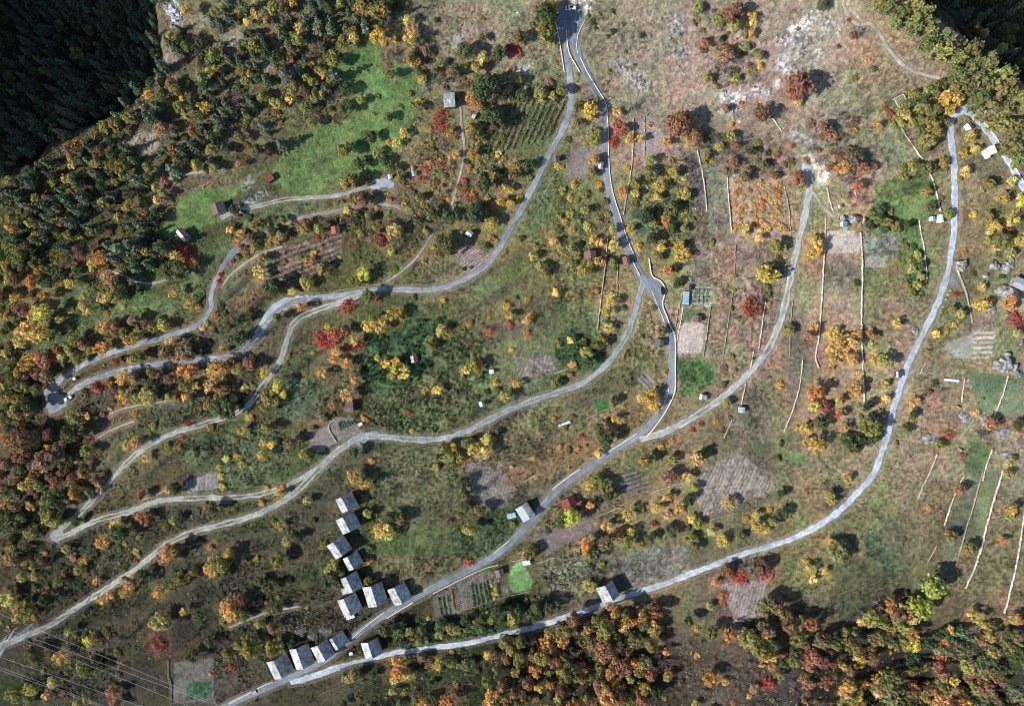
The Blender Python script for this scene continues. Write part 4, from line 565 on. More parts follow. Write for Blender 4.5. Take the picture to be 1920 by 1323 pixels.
def blur(a, r):
    a = a.reshape(ny, nx, 3)
    for ax in (0, 1):
        pad_ = [(0, 0)] * 3; pad_[ax] = (r + 1, r); s = np.cumsum(np.pad(a, pad_, mode='edge'), axis=ax); n = a.shape[ax]
        a = (np.take(s, range(2 * r + 1, 2 * r + 1 + n), axis=ax) - np.take(s, range(0, n), axis=ax)) / (2 * r + 1)
    return a.reshape(-1, 3)
c = np.where(crisp[:, None], c, .25 * c + .75 * blur(blur(c, 2), 2))
rough = np.clip((relief - 0.1) * 1.6, 0, 1)
n1 = noise(XX, YY, 22, 51); n2 = noise(XX, YY, 7, 52); n3 = noise(XX, YY, 2.6, 53); n4 = noise(XX, YY, 1.2, 54); n5 = noise(XX, YY, 55, 55)
v = 1 + (0.05 * n5 + 0.06 * n1 + 0.05 * n2) + rough * (0.09 * n3 + 0.24 * n4) + 0.08 * n4
gr = 0.07 * noise(XX, YY, 16, 56) + 0.06 * noise(XX, YY, 5, 57)
gm = np.isin(fid, [k for k, f in enumerate(FIELDS) if f[0] in ('meadow', 'lawn', 'rough_field')])
gr = np.where(gm, gr * .7 + .05 * noise(XX, YY, 9, 58) - .04, gr); v = np.where(gm, v + .12 * noise(XX, YY, 12, 59) + .10 * n3, v); gr = np.where((fid >= 0) & ~gm, gr * .4, gr)
c = c * v[:, None]; c[:, 0] *= 1 + gr * 0.55; c[:, 1] *= 1 - gr * 0.25; c[:, 2] *= 1 + gr * 0.2
# worn, dusty verges along the roads
ed = np.clip(flat, 0, 1) * (fid < 0) * 0.35
c = c * (1 - ed[:, None]) + np.array([140, 132, 118.0]) * ed[:, None]
KL = 0.80
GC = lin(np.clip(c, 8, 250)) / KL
micro = relief * (0.34 * n3 * (0.5 + 0.5 * noise(XX, YY, 11, 61)) + 0.42 * n4 + 0.5 * np.maximum(noise(XX, YY, 3.4, 62), 0) ** 2) + fur + 0.25 * n2 * rough
nf = 1 - np.clip(flat, 0, 1)
ZZ = ZB + micro * nf - 0.06 * (1 - nf)
V = np.stack([XX, YY, ZZ], 1).astype(np.float32)
ii, jj = np.meshgrid(np.arange(nx - 1), np.arange(ny - 1)); a0 = (jj * nx + ii).ravel()
F = np.stack([a0, a0 + 1, a0 + nx + 1, a0 + nx], 1)
ff = fid[a0]
def subset(name, sel, label):
    f = F[sel]; u, inv = np.unique(f.ravel(), return_inverse=True)
    me = fastmesh(name, V[u], inv.reshape(-1, 4), M_GROUND, GC[u], True)
    return struct(link(name, me), label)
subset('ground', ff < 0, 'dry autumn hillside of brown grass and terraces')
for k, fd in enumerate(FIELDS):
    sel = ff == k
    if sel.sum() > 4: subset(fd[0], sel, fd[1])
# wider land around the surveyed sheet, with the mountain flank that throws its shadow into the gorge
R2 = RIDGE[(RIDGE[:, 0] > -268)]
R2 = R2[np.argsort(R2[:, 1])]                      # from the lower left end up to the top
sh = np.array(SUN_H) / np.hypot(*SUN_H); DD = 330.0
rp = resample(R2, 6.0, False)
cz = h(rp[:, 0], rp[:, 1]) - 3.0 + DD * math.tan(SUN_ELEV)
cp = rp + sh * DD
nlat = np.array([sh[1], -sh[0]])
if (cp[0] - cp[-1]) @ nlat > 0: nlat = -nlat
def mountain(x, y):
    lat = (x - 0) * nlat[0] + y * nlat[1]; along = x * sh[0] + y * sh[1]
    cl = cp @ nlat; o = np.argsort(cl); ca = cp @ sh
    zc = np.interp(lat, cl[o], cz[o]); ac = np.interp(lat, cl[o], ca[o])
    zc = zc - np.maximum(cl.min() - lat, 0) * 1.3
    da = along - ac
    return zc - np.where(da < 0, -da * 1.55, da * 0.9) 
def far(x, y):
    z = h(x, y); m = mountain(x, y)
    inside = (x > GX0 + 14) & (x < GX1 - 14) & (y > GY0 + 14) & (y < GY1 - 14)
    z = np.where(inside, z - 16, z - 0.3)
    return np.maximum(z, np.where(inside, np.minimum(m, z), m))
fs = 9.0; fx_ = np.arange(-1300, 1301, fs); fy_ = np.arange(-1200, 1301, fs)
FX, FY = np.meshgrid(fx_, fy_); FX = FX.ravel(); FY = FY.ravel(); FZ = far(FX, FY) + 1.5 * noise(FX, FY, 25, 71)
n_ = len(fx_); i2, j2 = np.meshgrid(np.arange(n_ - 1), np.arange(len(fy_) - 1)); b0 = (j2 * n_ + i2).ravel()
fcol = lin(np.array([84, 84, 60.0])) / KL * (1 + 0.3 * noise(FX, FY, 30, 72) + 0.25 * noise(FX, FY, 12, 73))[:, None]
struct(link('hills', fastmesh('hills', np.stack([FX, FY, FZ], 1), np.stack([b0, b0 + 1, b0 + n_ + 1, b0 + n_], 1), M_GROUND, fcol, True)), 'wooded mountain flanks around the hillside')

# ---------------------------------------------------------------- roads, pads
def road(name, label, width, style, p, zoff):
    t = np.gradient(p, axis=0); t /= np.hypot(t[:, 0], t[:, 1])[:, None] + 1e-9; nrm = np.stack([-t[:, 1], t[:, 0]], 1)
    ku = 13; us = np.linspace(-1, 1, ku); s = np.arange(len(p)) * 0.9
    hw = width * MPP / 2
    lft = hw * (1 + 0.10 * noise(s, s * 0, 5, 81) + (0.06 if style == 'asphalt' else 0.24) * noise(s, s * 0, 1.8, 82)); rgt = hw * (1 + 0.10 * noise(s, s * 0 + 9, 5, 83) + (0.06 if style == 'asphalt' else 0.24) * noise(s, s * 0 + 9, 1.8, 84))
    off = np.where(us[None, :] < 0, us[None, :] * rgt[:, None], us[None, :] * lft[:, None])
    x = p[:, 0:1] + nrm[:, 0:1] * off; y = p[:, 1:2] + nrm[:, 1:2] * off
    z = h(x.ravel(), y.ravel()) + zoff
    z = z.reshape(x.shape); z[:, 0] -= 0.22; z[:, -1] -= 0.22
    base = np.array(STY[style], dtype=float)
    cc = np.ones(x.shape + (3,)) * base
    au = np.abs(us)[None, :] + 0.12 * noise(s, s * 0, 2.5, 85)[:, None]
    if style in ('rut', 'gravelrut', 'rutgrey'):
        k = {'rut': 0.85, 'gravelrut': 0.45, 'rutgrey': 0.52}[style]
        mid = np.exp(-(au / 0.30) ** 2) * k * np.clip(0.75 + 0.8 * noise(s, s * 0, 9, 86), 0.15, 1.2)[:, None]
        edge = np.clip((au - 0.78) / 0.22, 0, 1) * 0.6
        g = np.array([92, 92, 66.0]); mm = np.clip(mid + edge, 0, 1)[..., None]; cc = cc * (1 - mm) + g * mm
    else:
        tr = 0.07 * np.exp(-((au - 0.5) / 0.2) ** 2); cc = cc * (1 + tr[..., None])
        edge = np.clip((au - 0.85) / 0.15, 0, 1)[..., None] * (0.25 if style == 'asphalt' else 0.5); cc = cc * (1 - edge) + np.array([118, 112, 96.0]) * edge
    vv = 1 + 0.09 * noise(x, y, 9, 87) + 0.08 * noise(x, y, 2.2, 88) - .07 * np.exp(-((np.abs(us)[None, :] - .45) / .12) ** 2) + (0.05 if style == 'asphalt' else 0.11) * noise(x, y, 0.9, 89)
    cc = cc * vv[..., None]
    if style == 'asphalt':
        patch = (noise(x, y, 13, 90) > 0.35)[..., None]; cc = np.where(patch, cc * 0.93, cc)
    n = len(p); i, j = np.meshgrid(np.arange(ku - 1), np.arange(n - 1)); q = (j * ku + i).ravel()
    me = fastmesh(name, np.stack([x.ravel(), y.ravel(), z.ravel()], 1), np.stack([q, q + ku, q + ku + 1, q + 1], 1)[:, ::-1], M_ROAD, lin(np.clip(cc.reshape(-1, 3), 8, 250)) / KL, True)
    return struct(link(name, me), label)
for k, ((nm, lb, wd, st, _), p) in enumerate(zip(ROADS, RW)): road(nm, lb, wd, st, p, 0.10 + 0.006 * k)
def pad(name, label, style, p, zoff):
    lo = p.min(0) - 1; hi = p.max(0) + 1; g = 0.55
    ax = np.arange(lo[0], hi[0] + g, g); ay = np.arange(lo[1], hi[1] + g, g); A, B = np.meshgrid(ax, ay); A = A.ravel(); B = B.ravel()
    ins = inpoly(A + 0.5 * noise(A, B, 2.5, 91), B + 0.5 * noise(A, B, 2.5, 92), p)
    m = len(ax); i, j = np.meshgrid(np.arange(m - 1), np.arange(len(ay) - 1)); q = (j * m + i).ravel(); f = np.stack([q, q + 1, q + m + 1, q + m], 1)
    f = f[ins[f].all(1)]; u, inv = np.unique(f.ravel(), return_inverse=True)
    cc = np.array(STY[style], dtype=float) * (1 + 0.08 * noise(A, B, 6, 93) + 0.08 * noise(A, B, 1.6, 94))[:, None]
    me = fastmesh(name, np.stack([A[u], B[u], h(A[u], B[u]) + zoff], 1), inv.reshape(-1, 4), M_ROAD, lin(np.clip(cc[u], 8, 250)) / KL, True)
    struct(link(name, me), label)
for k, ((nm, lb, st, _), p) in enumerate(zip(PADS, PW)): pad(nm, lb, st, p, 0.06 + 0.0015 * k)

# ---------------------------------------------------------------- grass tufts: nobody could count them
def tufts(name, label, n, hmin, hmax, dens):
    x = nr.uniform(-262, 262, n * 4); y = nr.uniform(-190, 215, n * 4)
    i = np.clip(((x - GX0) / GS).astype(int), 0, nx - 1); j = np.clip(((y - GY0) / GS).astype(int), 0, ny - 1); q = j * nx + i
    keep = (nr.rand(len(x)) < dens(q, x, y)) & (flat[q] < 0.45) & (PX[q] > -40) & (PX[q] < 1960) & (PY[q] > -40) & (PY[q] < 1365)
    q = q[keep][:n]; x = x[keep][:n]; y = y[keep][:n]; m = len(x)
    z = V[q, 2]; hh = nr.uniform(hmin, hmax, m) * (0.6 + 0.8 * relief[q]); r = hh * nr.uniform(0.5, 0.9, m)
    vs = []; cs = []
    tint = GC[q] * np.exp(nr.normal(size=m) * .42)[:, None] * (1 + 0.12 * nr.uniform(-1, 1, (m, 3)))
    for k in range(3):
        a = nr.uniform(0, 2 * math.pi, m); ca, sa = np.cos(a), np.sin(a); tl = nr.uniform(-0.7, 0.7, m)
        p0 = np.stack([x - ca * r, y - sa * r, z - 0.05], 1); p1 = np.stack([x + ca * r, y + sa * r, z - 0.05], 1)
        p2 = np.stack([x - sa * r * tl, y + ca * r * tl, z + hh], 1)
        vs.append(np.stack([p0, p1, p2], 1)); cs.append(np.repeat(tint[:, None, :], 3, 1))
    vs = np.concatenate(vs).reshape(-1, 3); cs = np.concatenate(cs).reshape(-1, 3)
    me = fastmesh(name, vs, np.arange(len(vs)).reshape(-1, 3), M_GRASS, cs)
    tag(link(name, me), label, None, kind='stuff')
tufts('dry_grass', 'dry tufted grass over the whole hillside', 260000, 0.2, 0.6, lambda q, x, y: np.clip(relief[q] * 1.3 * (0.55 + 0.7 * noise(x, y, 6, 95)), 0, 1) * (relief[q] > 0.15))

# loose pale stones of the bare upper slope and the scree
def stones():
    A = [(800,-10),(1040,-10),(1100,20),(1130,160),(1200,205),(1330,240),(1500,250),(1560,200),(1640,90),(1570,-10)]
    x = nr.uniform(-60, 225, 90000); y = nr.uniform(60, 215, 90000)
    i = ((x - GX0) / GS).astype(int); j = ((y - GY0) / GS).astype(int); q = j * nx + i
    isc = np.isin(fid, [k for k, f in enumerate(FIELDS) if f[0] == 'scree'])
    dn = np.where(isc[q], .6, np.where(inpoly(PX[q], PY[q], A), np.clip(.02 + .42 * noise(x, y, 13, 151) + .25 * noise(x, y, 4, 152), 0, .6), 0.0)) * (flat[q] < .05)
    k = nr.rand(len(x)) < dn; x, y, q = x[k], y[k], q[k]; n = len(x); z = V[q, 2]; r = .16 * np.exp(nr.normal(size=n) * .45) + .08
    a = nr.uniform(0, 6.28, n); vs = np.zeros((n, 5, 3))
    for c_ in range(4):
        t = a + c_ * 1.571 + nr.uniform(-.3, .3, n); rr = r * nr.uniform(.7, 1.4, n); vs[:, c_] = np.stack([x + np.cos(t) * rr, y + np.sin(t) * rr, z - .08], 1)
    vs[:, 4] = np.stack([x + r * nr.uniform(-.3, .3, n), y + r * nr.uniform(-.3, .3, n), z + r * nr.uniform(.5, 1.1, n)], 1)
    f = np.array([[0, 1, 4], [1, 2, 4], [2, 3, 4], [3, 0, 4]])[None] + 5 * np.arange(n)[:, None, None]
    col = np.repeat(lin(np.array([184.0, 176, 166]) * nr.uniform(.75, 1.15, (n, 1)).clip(0, 1.25)) / KL, 5, 0)
    tag(link('loose_stones', fastmesh('loose_stones', vs.reshape(-1, 3), f.reshape(-1, 3), M_GRASS, col)), 'loose pale stones on the bare upper slope and screes', None, kind='stuff')
stones()

# ---------------------------------------------------------------- dry stone walls and parapets
WC = [(188, 180, 168), (150, 142, 128), (220, 216, 208)]
def wall(name, width, height, pts, base, jit):
    p = resample(wpoly(pts, h), 0.55)
    p = p + nr.uniform(-1, 1, p.shape) * jit
    t = np.gradient(p, axis=0); t /= np.hypot(t[:, 0], t[:, 1])[:, None] + 1e-9; nm = np.stack([-t[:, 1], t[:, 0]], 1)
    n = len(p); w = width * MPP / 2 * .58; height = height * .75; s = np.arange(n) * 0.55
    zt = height * (1 + (0.35 * noise(s, s * 0, 3, 96) + 0.25 * nr.uniform(-1, 1, n)) * (1 if jit > 0.03 else 0.12))
    prof = [(-1.15, -0.6, 0), (-0.95, 0.8, 1), (-0.35, 1.0, 1), (0.35, 1.0, 1), (0.95, 0.8, 1), (1.15, -0.6, 0)]
    vs = []; cs = []; col = np.array(base, dtype=float)
    for u, zk, top in prof:
        ww = w * u * (1 + jit * 2.2 * nr.uniform(-1, 1, n)); x = p[:, 0] + nm[:, 0] * ww; y = p[:, 1] + nm[:, 1] * ww
        vs.append(np.stack([x, y, h(x, y) + (zt * zk if top else zk) + jit * nr.uniform(-1, 1, n)], 1))
        cs.append(col * (1 + (0.30 if jit > 0.03 else 0.07) * nr.uniform(-1, 1, (n, 1))) * (1 + 0.03 * nr.uniform(-1, 1, (n, 3))))
    k = len(prof); vs = np.stack(vs, 1).reshape(-1, 3); cs = np.stack(cs, 1).reshape(-1, 3)
    i, j = np.meshgrid(np.arange(k - 1), np.arange(n - 1)); q = (j * k + i).ravel()
    f = np.stack([q, q + 1, q + k + 1, q + k], 1)
    # end caps as quads
    caps = []
    for b, rev in ((0, False), ((n - 1) * k, True)):
        for qd in ((0, 1, 2, 5), (2, 3, 4, 5)):
            g = [b + e for e in qd]; caps.append(g[::-1] if not rev else g)
    f = np.vstack([f[:, ::-1] if False else f, np.array(caps)])
    me = fastmesh(name, vs, f, M_STONE, lin(np.clip(cs, 8, 250)) / KL)
    return link(name, me), p
# ---------------------------------------------------------------- landmarks for saying which one
LM = [('top car park',1068,40),('upper white scree gully',1480,110),('slate roofed shed',842,187),('round russet tree',1268,233),('upper meadow',700,190),('upper meadow corner',690,100),('red roofed hut',505,333),('brown roofed barn',408,392),('white gabled house',338,440),
('hairpin bend',110,735),('gravel lay by',530,575),('cliff edge',318,40),('sandy slip',270,265),('yellow garden plot',715,600),('brown field hut',776,673),('white beehive hut',922,697),('white trailer',903,758),('striped dug plot',1015,685),('garden junction',675,820),
('mauve roofed hut',655,763),('lone scarlet tree',298,1207),('power pylon',15,1205),('plot under the wires',362,1280),('hamlet of barns',660,1040),('lower barns by the road',570,1228),('barn above the lower road',697,1214),('white annexed barn',983,960),('red roofed cottage',1070,943),('roadside vegetable garden',880,1110),('roadside lawn',975,1075),
('barn beside the long road',1138,1108),('stubble fan field',1380,900),('furrowed pale plot',1395,1125),('pair of lime trees',1740,1120),('bleached dead tree',1548,1145),('grass terraces',1835,960),('grey boulder group',1872,680),('rock slab house',1905,530),('boulder by the road',1800,498),('coloured beehives',1783,713),('mown meadow',1850,735),
('white gully hut',1857,282),('pine wood bend',1810,205),('glass frame',1692,188),('red tarpaulin',1666,211),('fenced straw field',1680,288),('blue roofed hut',1584,418),('pale blue sheds',1757,410),('orchard lawn',1718,388),('levelled plot',1580,455),('orange orchard',1420,390),('sunken track pad',1515,325),
('passing place',1232,540),('sand court',1297,635),('greenhouse',1287,558),('dark hut by the asphalt',1236,643),('red bush',1415,575),('bushy paddock',1305,705),('zinc roofed hut',1390,768),('roadside cabin',1686,702),('long wall',1617,600),('green grass plot',1492,858),('bright green bed',1128,760),('dug beds',1210,714),('road fork',1215,822),('maize field',975,820),('ploughed field',915,905),('asphalt bend hut',1174,489),('roadside stone hut',1127,311),('mauve bare plot',1095,305),('brown dug plot',885,493),('solar roofed shed',877,434),('rusty slope',570,490),('vine rows',1000,235),('pale shed pad',720,345),('dirt path',868,280),('scarlet thicket',620,640),('lower track bend',340,1010),('pale tilled strips',378,905),('turning place',108,1003),('weedy yellow bush field',470,860),('mid track bend',520,690),('green mid hollow',1090,660),('tan clearing',445,65),('tilled road plot',600,815)]
_la = np.array([(a[1], a[2]) for a in LM], dtype=float)
def where(px, py):
    d = np.hypot(_la[:, 0] - px, _la[:, 1] - py); k = int(d.argmin()); n, lx, ly = LM[k]
    if d[k] < 24: return 'right beside the ' + n
    a = math.degrees(math.atan2(ly - py, px - lx)) % 360
    rel = ['right of', 'above and right of', 'above', 'above and left of', 'left of', 'below and left of', 'below', 'below and right of'][int((a + 22.5) // 45) % 8]
    return ('just ' if d[k] < 60 else '') + rel + ' the ' + n
PEND = []                                           # (object, base label, plural group, px, py)
def later(o, adj, kind, plural, px, py): PEND.append((o, adj + ' ' + kind + ' ' + where(px, py), adj + ' ' + plural + ' ' + where(px, py), px, py))
ORD = ['leftmost', 'second', 'third', 'fourth', 'fifth', 'sixth', 'seventh', 'eighth', 'ninth', 'tenth']
NUM = {2: 'two', 3: 'three', 4: 'four', 5: 'five', 6: 'six', 7: 'seven', 8: 'eight'}
def settle():
    by = {}
    for r in PEND: by.setdefault(r[1], []).append(r)
    for lb, rs in by.items():
        if len(rs) == 1: rs[0][0]['label'] = lb; continue
        rs.sort(key=lambda r: r[3])
        for k, (o, l, g, px, py) in enumerate(rs):
            if len(rs) <= 9: o['label'] = lb + (', the leftmost' if k == 0 else ', the rightmost' if k == len(rs) - 1 else ', %s from left' % ORD[k])
            else: o['label'] = lb
            o['group'] = g
for wd, ht, ci, pts in WALLS:
    o, p = wall('concrete_wall' if ci == 2 else 'dry_stone_wall', wd, ht, pts, WC[ci], 0.15 if ci != 2 else 0.02)
    o['category'] = 'wall'; m = pts[len(pts) // 2]
    later(o, ['pale bright', 'grey weathered', 'white rendered'][ci], 'terrace wall' if ci != 2 else 'low wall', 'terrace walls', *m)
for wd, ht, pts in PARAPETS:
    o, p = wall('road_parapet', wd, ht, pts, (222, 212, 196), 0.02); o['category'] = 'parapet'; m = pts[len(pts) // 2]
    later(o, 'pale concrete', 'road parapet', 'road parapets', *m)

# ---------------------------------------------------------------- buildings
def frame4(q, eave):
    p = [np.array(W(x, y, eave)) for x, y in q]
    A, B, C, D = p; v = (B - A) + (C - D); v /= np.hypot(*v); u = np.array([-v[1], v[0]])
    c = (A + B + C + D) / 4; wid = (abs((B - A) @ v) + abs((C - D) @ v)) / 2; L = (abs((D - A) @ u) + abs((C - B) @ u)) / 2
    z = min(H1(*k) for k in p); return c, v, u, wid, L, z
def window(par, c, d, rz=0.0, m=None):
    f = MB().box(c, d, rz).obj('window', m or M_PALEWOOD, par); k = 0 if d[0] < d[1] else 1
    e = list(d); e[2] *= 0.78; e[1 - k] *= 0.78; e[k] += 0.04
    MB().box(c, e, rz).obj('pane', M_GLASS, f)
def gable(name, label, cat, q, f=0.5, eave=3.2, pitch=28, roof=None, roof2=None, wallm=None, over=0.35, group=None, chimney=False, lean=None):
    roof = roof or M_SLATE; wallm = wallm or M_WOOD
    c, v, u, wid, L, z = frame4(q, eave)
    r = link(name, None, None, (c[0], c[1], z), math.atan2(v[1], v[0])); tag(r, label, cat, group)
    wl, wr = wid * f, wid * (1 - f); tp = math.tan(math.radians(pitch)); x0, x1 = -wid / 2, wid / 2; xr = x0 + wl
    zr = eave + tp * (wl + wr) / 2 + 0.1; zl0, zr0 = zr - tp * wl, zr - tp * wr
    iw = over; a0, a1 = x0 + iw, x1 - iw; ly = L / 2 - over
    prof = [(a0, -1.5), (a1, -1.5), (a1, zr0 + tp * iw), (xr, zr), (a0, zl0 + tp * iw)]
    MB().prism([(x, -ly, zz - 0.03) for x, zz in prof], (0, 2 * ly, 0)).obj('wall', wallm, r)
    th = 0.22
    def slope(xa, za, xb, zb): return MB().prism([(xa, -L / 2, za), (xb, -L / 2, zb), (xb, -L / 2, zb + th), (xa, -L / 2, za + th)], (0, L, 0))
    rf = slope(x0, zl0, xr - 0.004, zr).obj('roof_slope', roof, r); slope(xr + 0.004, zr, x1, zr0).obj('roof_slope', roof2 or roof, r)
    MB().prism([(xr - 0.22, -L / 2 - 0.03, zr + th - 0.08), (xr + 0.22, -L / 2 - 0.03, zr + th - 0.08), (xr, -L / 2 - 0.03, zr + th + 0.07)], (0, L + 0.06, 0)).obj('ridge_cap', roof2 or roof, r)
    dh = min(2.0, eave * 0.75)
    dr = MB().box((xr * 0.5, -ly - 0.03, dh / 2), (min(1.1, wid * 0.3), 0.08, dh)).obj('door', M_WOOD if wallm is not M_WOOD else M_PALEWOOD, r)
    MB().box((xr * 0.5 + min(0.4, wid * 0.11), -ly - 0.09, dh * 0.5), (0.08, 0.06, 0.16)).obj('handle', M_STEEL, dr)
    if wid > 3.4:
        s = min(1.0, wid * 0.14)
        for yy in (-L * 0.2, L * 0.2): window(r, (a0, yy, eave * 0.45), (0.1, s, s * 1.1))
        window(r, (wid * 0.22, -ly, eave * 0.5), (s, 0.1, s * 1.1)); window(r, (xr, ly, eave * 0.75), (s, 0.1, s))
    if chimney: MB().box((xr + wr * 0.35, L * 0.2, zr), (0.7, 0.7, 1.3)).obj('chimney', M_PLASTER, r)
    return r
def px(q, s, ox, oy): return [(x / s + ox, y / s + oy) for x, y in q]
za = lambda q: px(q, 4.725, 590, 900)
zb = lambda q: px(q, 6.0, 420, 1160)
zc = lambda q: px(q, 4.725, 780, 930)
HG = 'slate roofed barns of the hamlet'
gable('barn', 'slate roofed barn at the top end of the hamlet row', 'barn', za([(188,172),(330,97),(380,222),(243,288)]), .44, 5.3, 34.5, group=HG)
gable('barn', 'second slate roofed barn from the top of the hamlet row', 'barn', za([(185,352),(345,275),(405,400),(250,482)]), .48, 5.5, 34.5, group=HG)
gable('barn', 'slate roofed barn jutting out left in the hamlet row', 'barn', za([(108,577),(255,485),(325,605),(187,705)]), .48, 5.5, 34.5, group=HG)
gable('barn', 'small slate barn with ragged eaves in mid hamlet', 'barn', za([(255,690),(380,625),(425,740),(298,805)]), .40, 4.9, 34.5, group=HG)
gable('barn', 'slate roofed barn with a grey lean-to at its lower corner', 'barn', za([(232,870),(365,803),(428,940),(290,1003)]), .42, 5.3, 34.5, group=HG)
r6 = gable('barn', 'slate roofed barn with a white porch at its foot', 'barn', za([(208,1062),(360,995),(418,1148),(260,1213)]), .42, 5.5, 34.5, group=HG)
gable('barn', 'largest slate roofed barn, middle of the bottom three', 'barn', za([(427,955),(597,895),(645,1080),(470,1125)]), .5, 6.1, 34.5, group=HG, chimney=False)
gable('barn', 'slate roofed barn standing against the asphalt bend', 'barn', za([(640,970),(800,900),(848,1040),(708,1118)]), .48, 5.7, 34.5, group=HG)
LG = 'slate roofed barns along the lower road'
gable('barn', 'lowest slate roofed barn beside the parked silver car', 'barn', zb([(487,495),(700,405),(752,605),(547,695)]), .47, 5.7, 34.5, group=LG)
gable('barn', 'tall dark roofed barn second from the silver car', 'barn', zb([(733,348),(950,293),(993,500),(805,580)]), .46, 5.7, 34.5, group=LG)
gable('barn', 'slate roofed barn third from the silver car', 'barn', zb([(987,320),(1165,238),(1230,400),(1042,507)]), .5, 5.3, 34.5, group=LG)
gable('barn', 'narrow slate roofed barn at the upper end of the roadside row', 'barn', zb([(1195,215),(1335,140),(1385,270),(1250,352)]), .27, 4.4, 34, group=LG)
gable('barn', 'lone slate roofed barn between the asphalt and gravel roads', 'barn', zb([(1543,265),(1735,210),(1775,385),(1590,450)]), .48, 5.5, 34.5)
gable('barn', 'pale sheet roofed barn with a glazed annexe beside the asphalt road', 'barn', zc([(880,115),(985,48),(1055,165),(950,232)]), .57, 4.2, 20, M_METAL, M_SLATE)
gable('cottage', 'red tiled cottage beside the asphalt road', 'cottage', zc([(1270,45),(1385,-8),(1440,62),(1310,118)]), .55, 3.6, 27, M_REDROOF, wallm=M_PLASTER)
gable('garden_hut', 'brown roofed garden hut beside the trimmed lawn', 'hut', zc([(695,655),(765,635),(788,700),(712,725)]), .5, 2.6, 25, M_BROWNROOF)
gable('barn', 'big slate roofed barn standing on the long gravel road', 'barn', zc([(1597,815),(1745,740),(1800,880),(1655,948)]), .53, 6.1, 34.5)
gable('shed', 'square slate roofed shed beside the dirt path', 'shed', [(832.7,202.5),(831,173.3),(851.7,172.5),(854.2,200)], .52, 4.2, 24)
gable('hut', 'tiny grey hut under the orange bush beside the dirt path', 'hut', [(883.5,221.5),(889.6,208.8),(897,210.8),(889,223.3)], .5, 2.2, 22, M_METAL, M_SLATE)
gable('barn', 'brown roofed barn at the head of the white rubble strip', 'barn', px([(690,620),(850,572),(910,695),(740,775)], 7.35, 300, 300), .5, 4.0, 27, M_BROWNROOF, M_DARKROOF, M_PLASTER)
gable('house', 'white gabled house with a dark right roof beside the scarlet tree', 'house', px([(215,990),(285,940),(410,1045),(335,1130)], 7.35, 300, 300), .52, 4.2, 26, M_WHITE, M_DARKROOF, M_PLASTER)
gable('hut', 'little terracotta roofed hut beside the gravel road below the meadow', 'hut', [(620,425),(636,423),(638,437),(622,440)], .55, 2.6, 25, M_TERRA, M_BROWNROOF)
gable('hut', 'brown roofed hut among yellow trees in the middle orchard', 'hut', [(1095,471),(1117,469),(1118,484),(1097,486)], .5, 2.8, 24, M_BROWNROOF)
gable('hut', 'red brown roofed hut standing at the edge of the asphalt road', 'hut', [(1165,483),(1178,479.5),(1182,496),(1170,498)], .6, 3.0, 24, M_BROWNROOF, M_TERRA)
gable('hut', 'grey stone roofed hut squeezed against the upper asphalt road', 'hut', [(1122.5,303),(1132,304.5),(1130.5,318),(1121,316.5)], .5, 2.6, 25, M_SLATE)
gable('hut', 'dark brown hut beside the upper gravel road', 'hut', [(1035,295),(1048,292),(1050,302),(1038,305)], .5, 2.6, 25, M_DARKROOF)
gable('garden_hut', 'dark slate garden hut below the yellow tree by the asphalt road', 'hut', [(1229,634.5),(1245.5,638),(1243.5,652),(1226.5,648)], .55, 3.0, 24, M_DARKROOF)
gable('garden_hut', 'mauve grey garden hut above the sand court', 'hut', [(1302.5,590.7),(1317,591.6),(1315.2,604.3),(1299.7,602.5)], .5, 2.6, 22, M_BROWNROOF)
gable('hut', 'little brown hut behind the greenhouse', 'hut', [(1287,535.5),(1297,536.3),(1295,546),(1285,544.3)], .55, 2.4, 22, M_BROWNROOF)
gable('hut', 'small grey brown hut alone in the green field', 'hut', [(768.5,667.5),(781.5,665.3),(783.3,677.8),(771.8,680.5)], .5, 2.8, 25, M_SLATE, M_BROWNROOF)
gable('hut', 'mauve grey roofed hut above the vegetable garden', 'hut', [(662.3,751.5),(663,772),(648,772.7),(647.4,753.3)], .5, 2.8, 14, M_BROWNROOF)
gable('hut', 'grey roofed cabin with a white edge beside the long gravel road', 'hut', [(1680.5,696.5),(1693,696),(1692.7,707.3),(1680,707.5)], .3, 2.8, 20, M_WHITE, M_DARKROOF)
gable('hut', 'bluish zinc roofed hut at the foot of a stone wall', 'hut', [(1385,763.5),(1398,762.5),(1396.5,775),(1383,772.5)], .7, 2.6, 15, M_METAL)
gable('hut', 'light grey hut at the corner of the bushy paddock', 'hut', [(1312,738),(1326.5,741),(1325,751),(1310.5,748)], .35, 2.4, 18, M_WHITE, M_SLATE)
gable('hut', 'blue roofed hut with a white side beside a boulder', 'hut', [(1577.5,414.8),(1590.2,414.8),(1589.6,424.5),(1577,424.5)], .25, 2.6, 14, M_WHITE, M_BLUE, M_WHITE)
gable('hut', 'grey blue roofed hut behind the blue one', 'hut', [(1575,404.7),(1584.3,405.2),(1584,413),(1575.2,412.2)], .5, 2.6, 12, M_METAL)
gable('hut', 'red and white roofed hut beside the grey boulder', 'hut', [(1613.8,407.4),(1622.6,409.4),(1621.2,419.6),(1613,417.5)], .55, 2.8, 20, M_REDROOF, M_WHITE)
gable('shed', 'small pale blue shed beside the long gravel road', 'shed', [(1744.2,406),(1753.3,405.4),(1754.6,414.2),(1744.5,414.8)], .5, 2.4, 10, M_PALEBLUE, M_METAL, M_WHITE)
gable('shed', 'larger pale blue shed with white roof sheets beside the road', 'shed', [(1757.3,402.7),(1766.1,401.3),(1772.2,416.2),(1761.4,418.2)], .6, 2.6, 12, M_PALEBLUE, M_WHITE, M_WHITE)
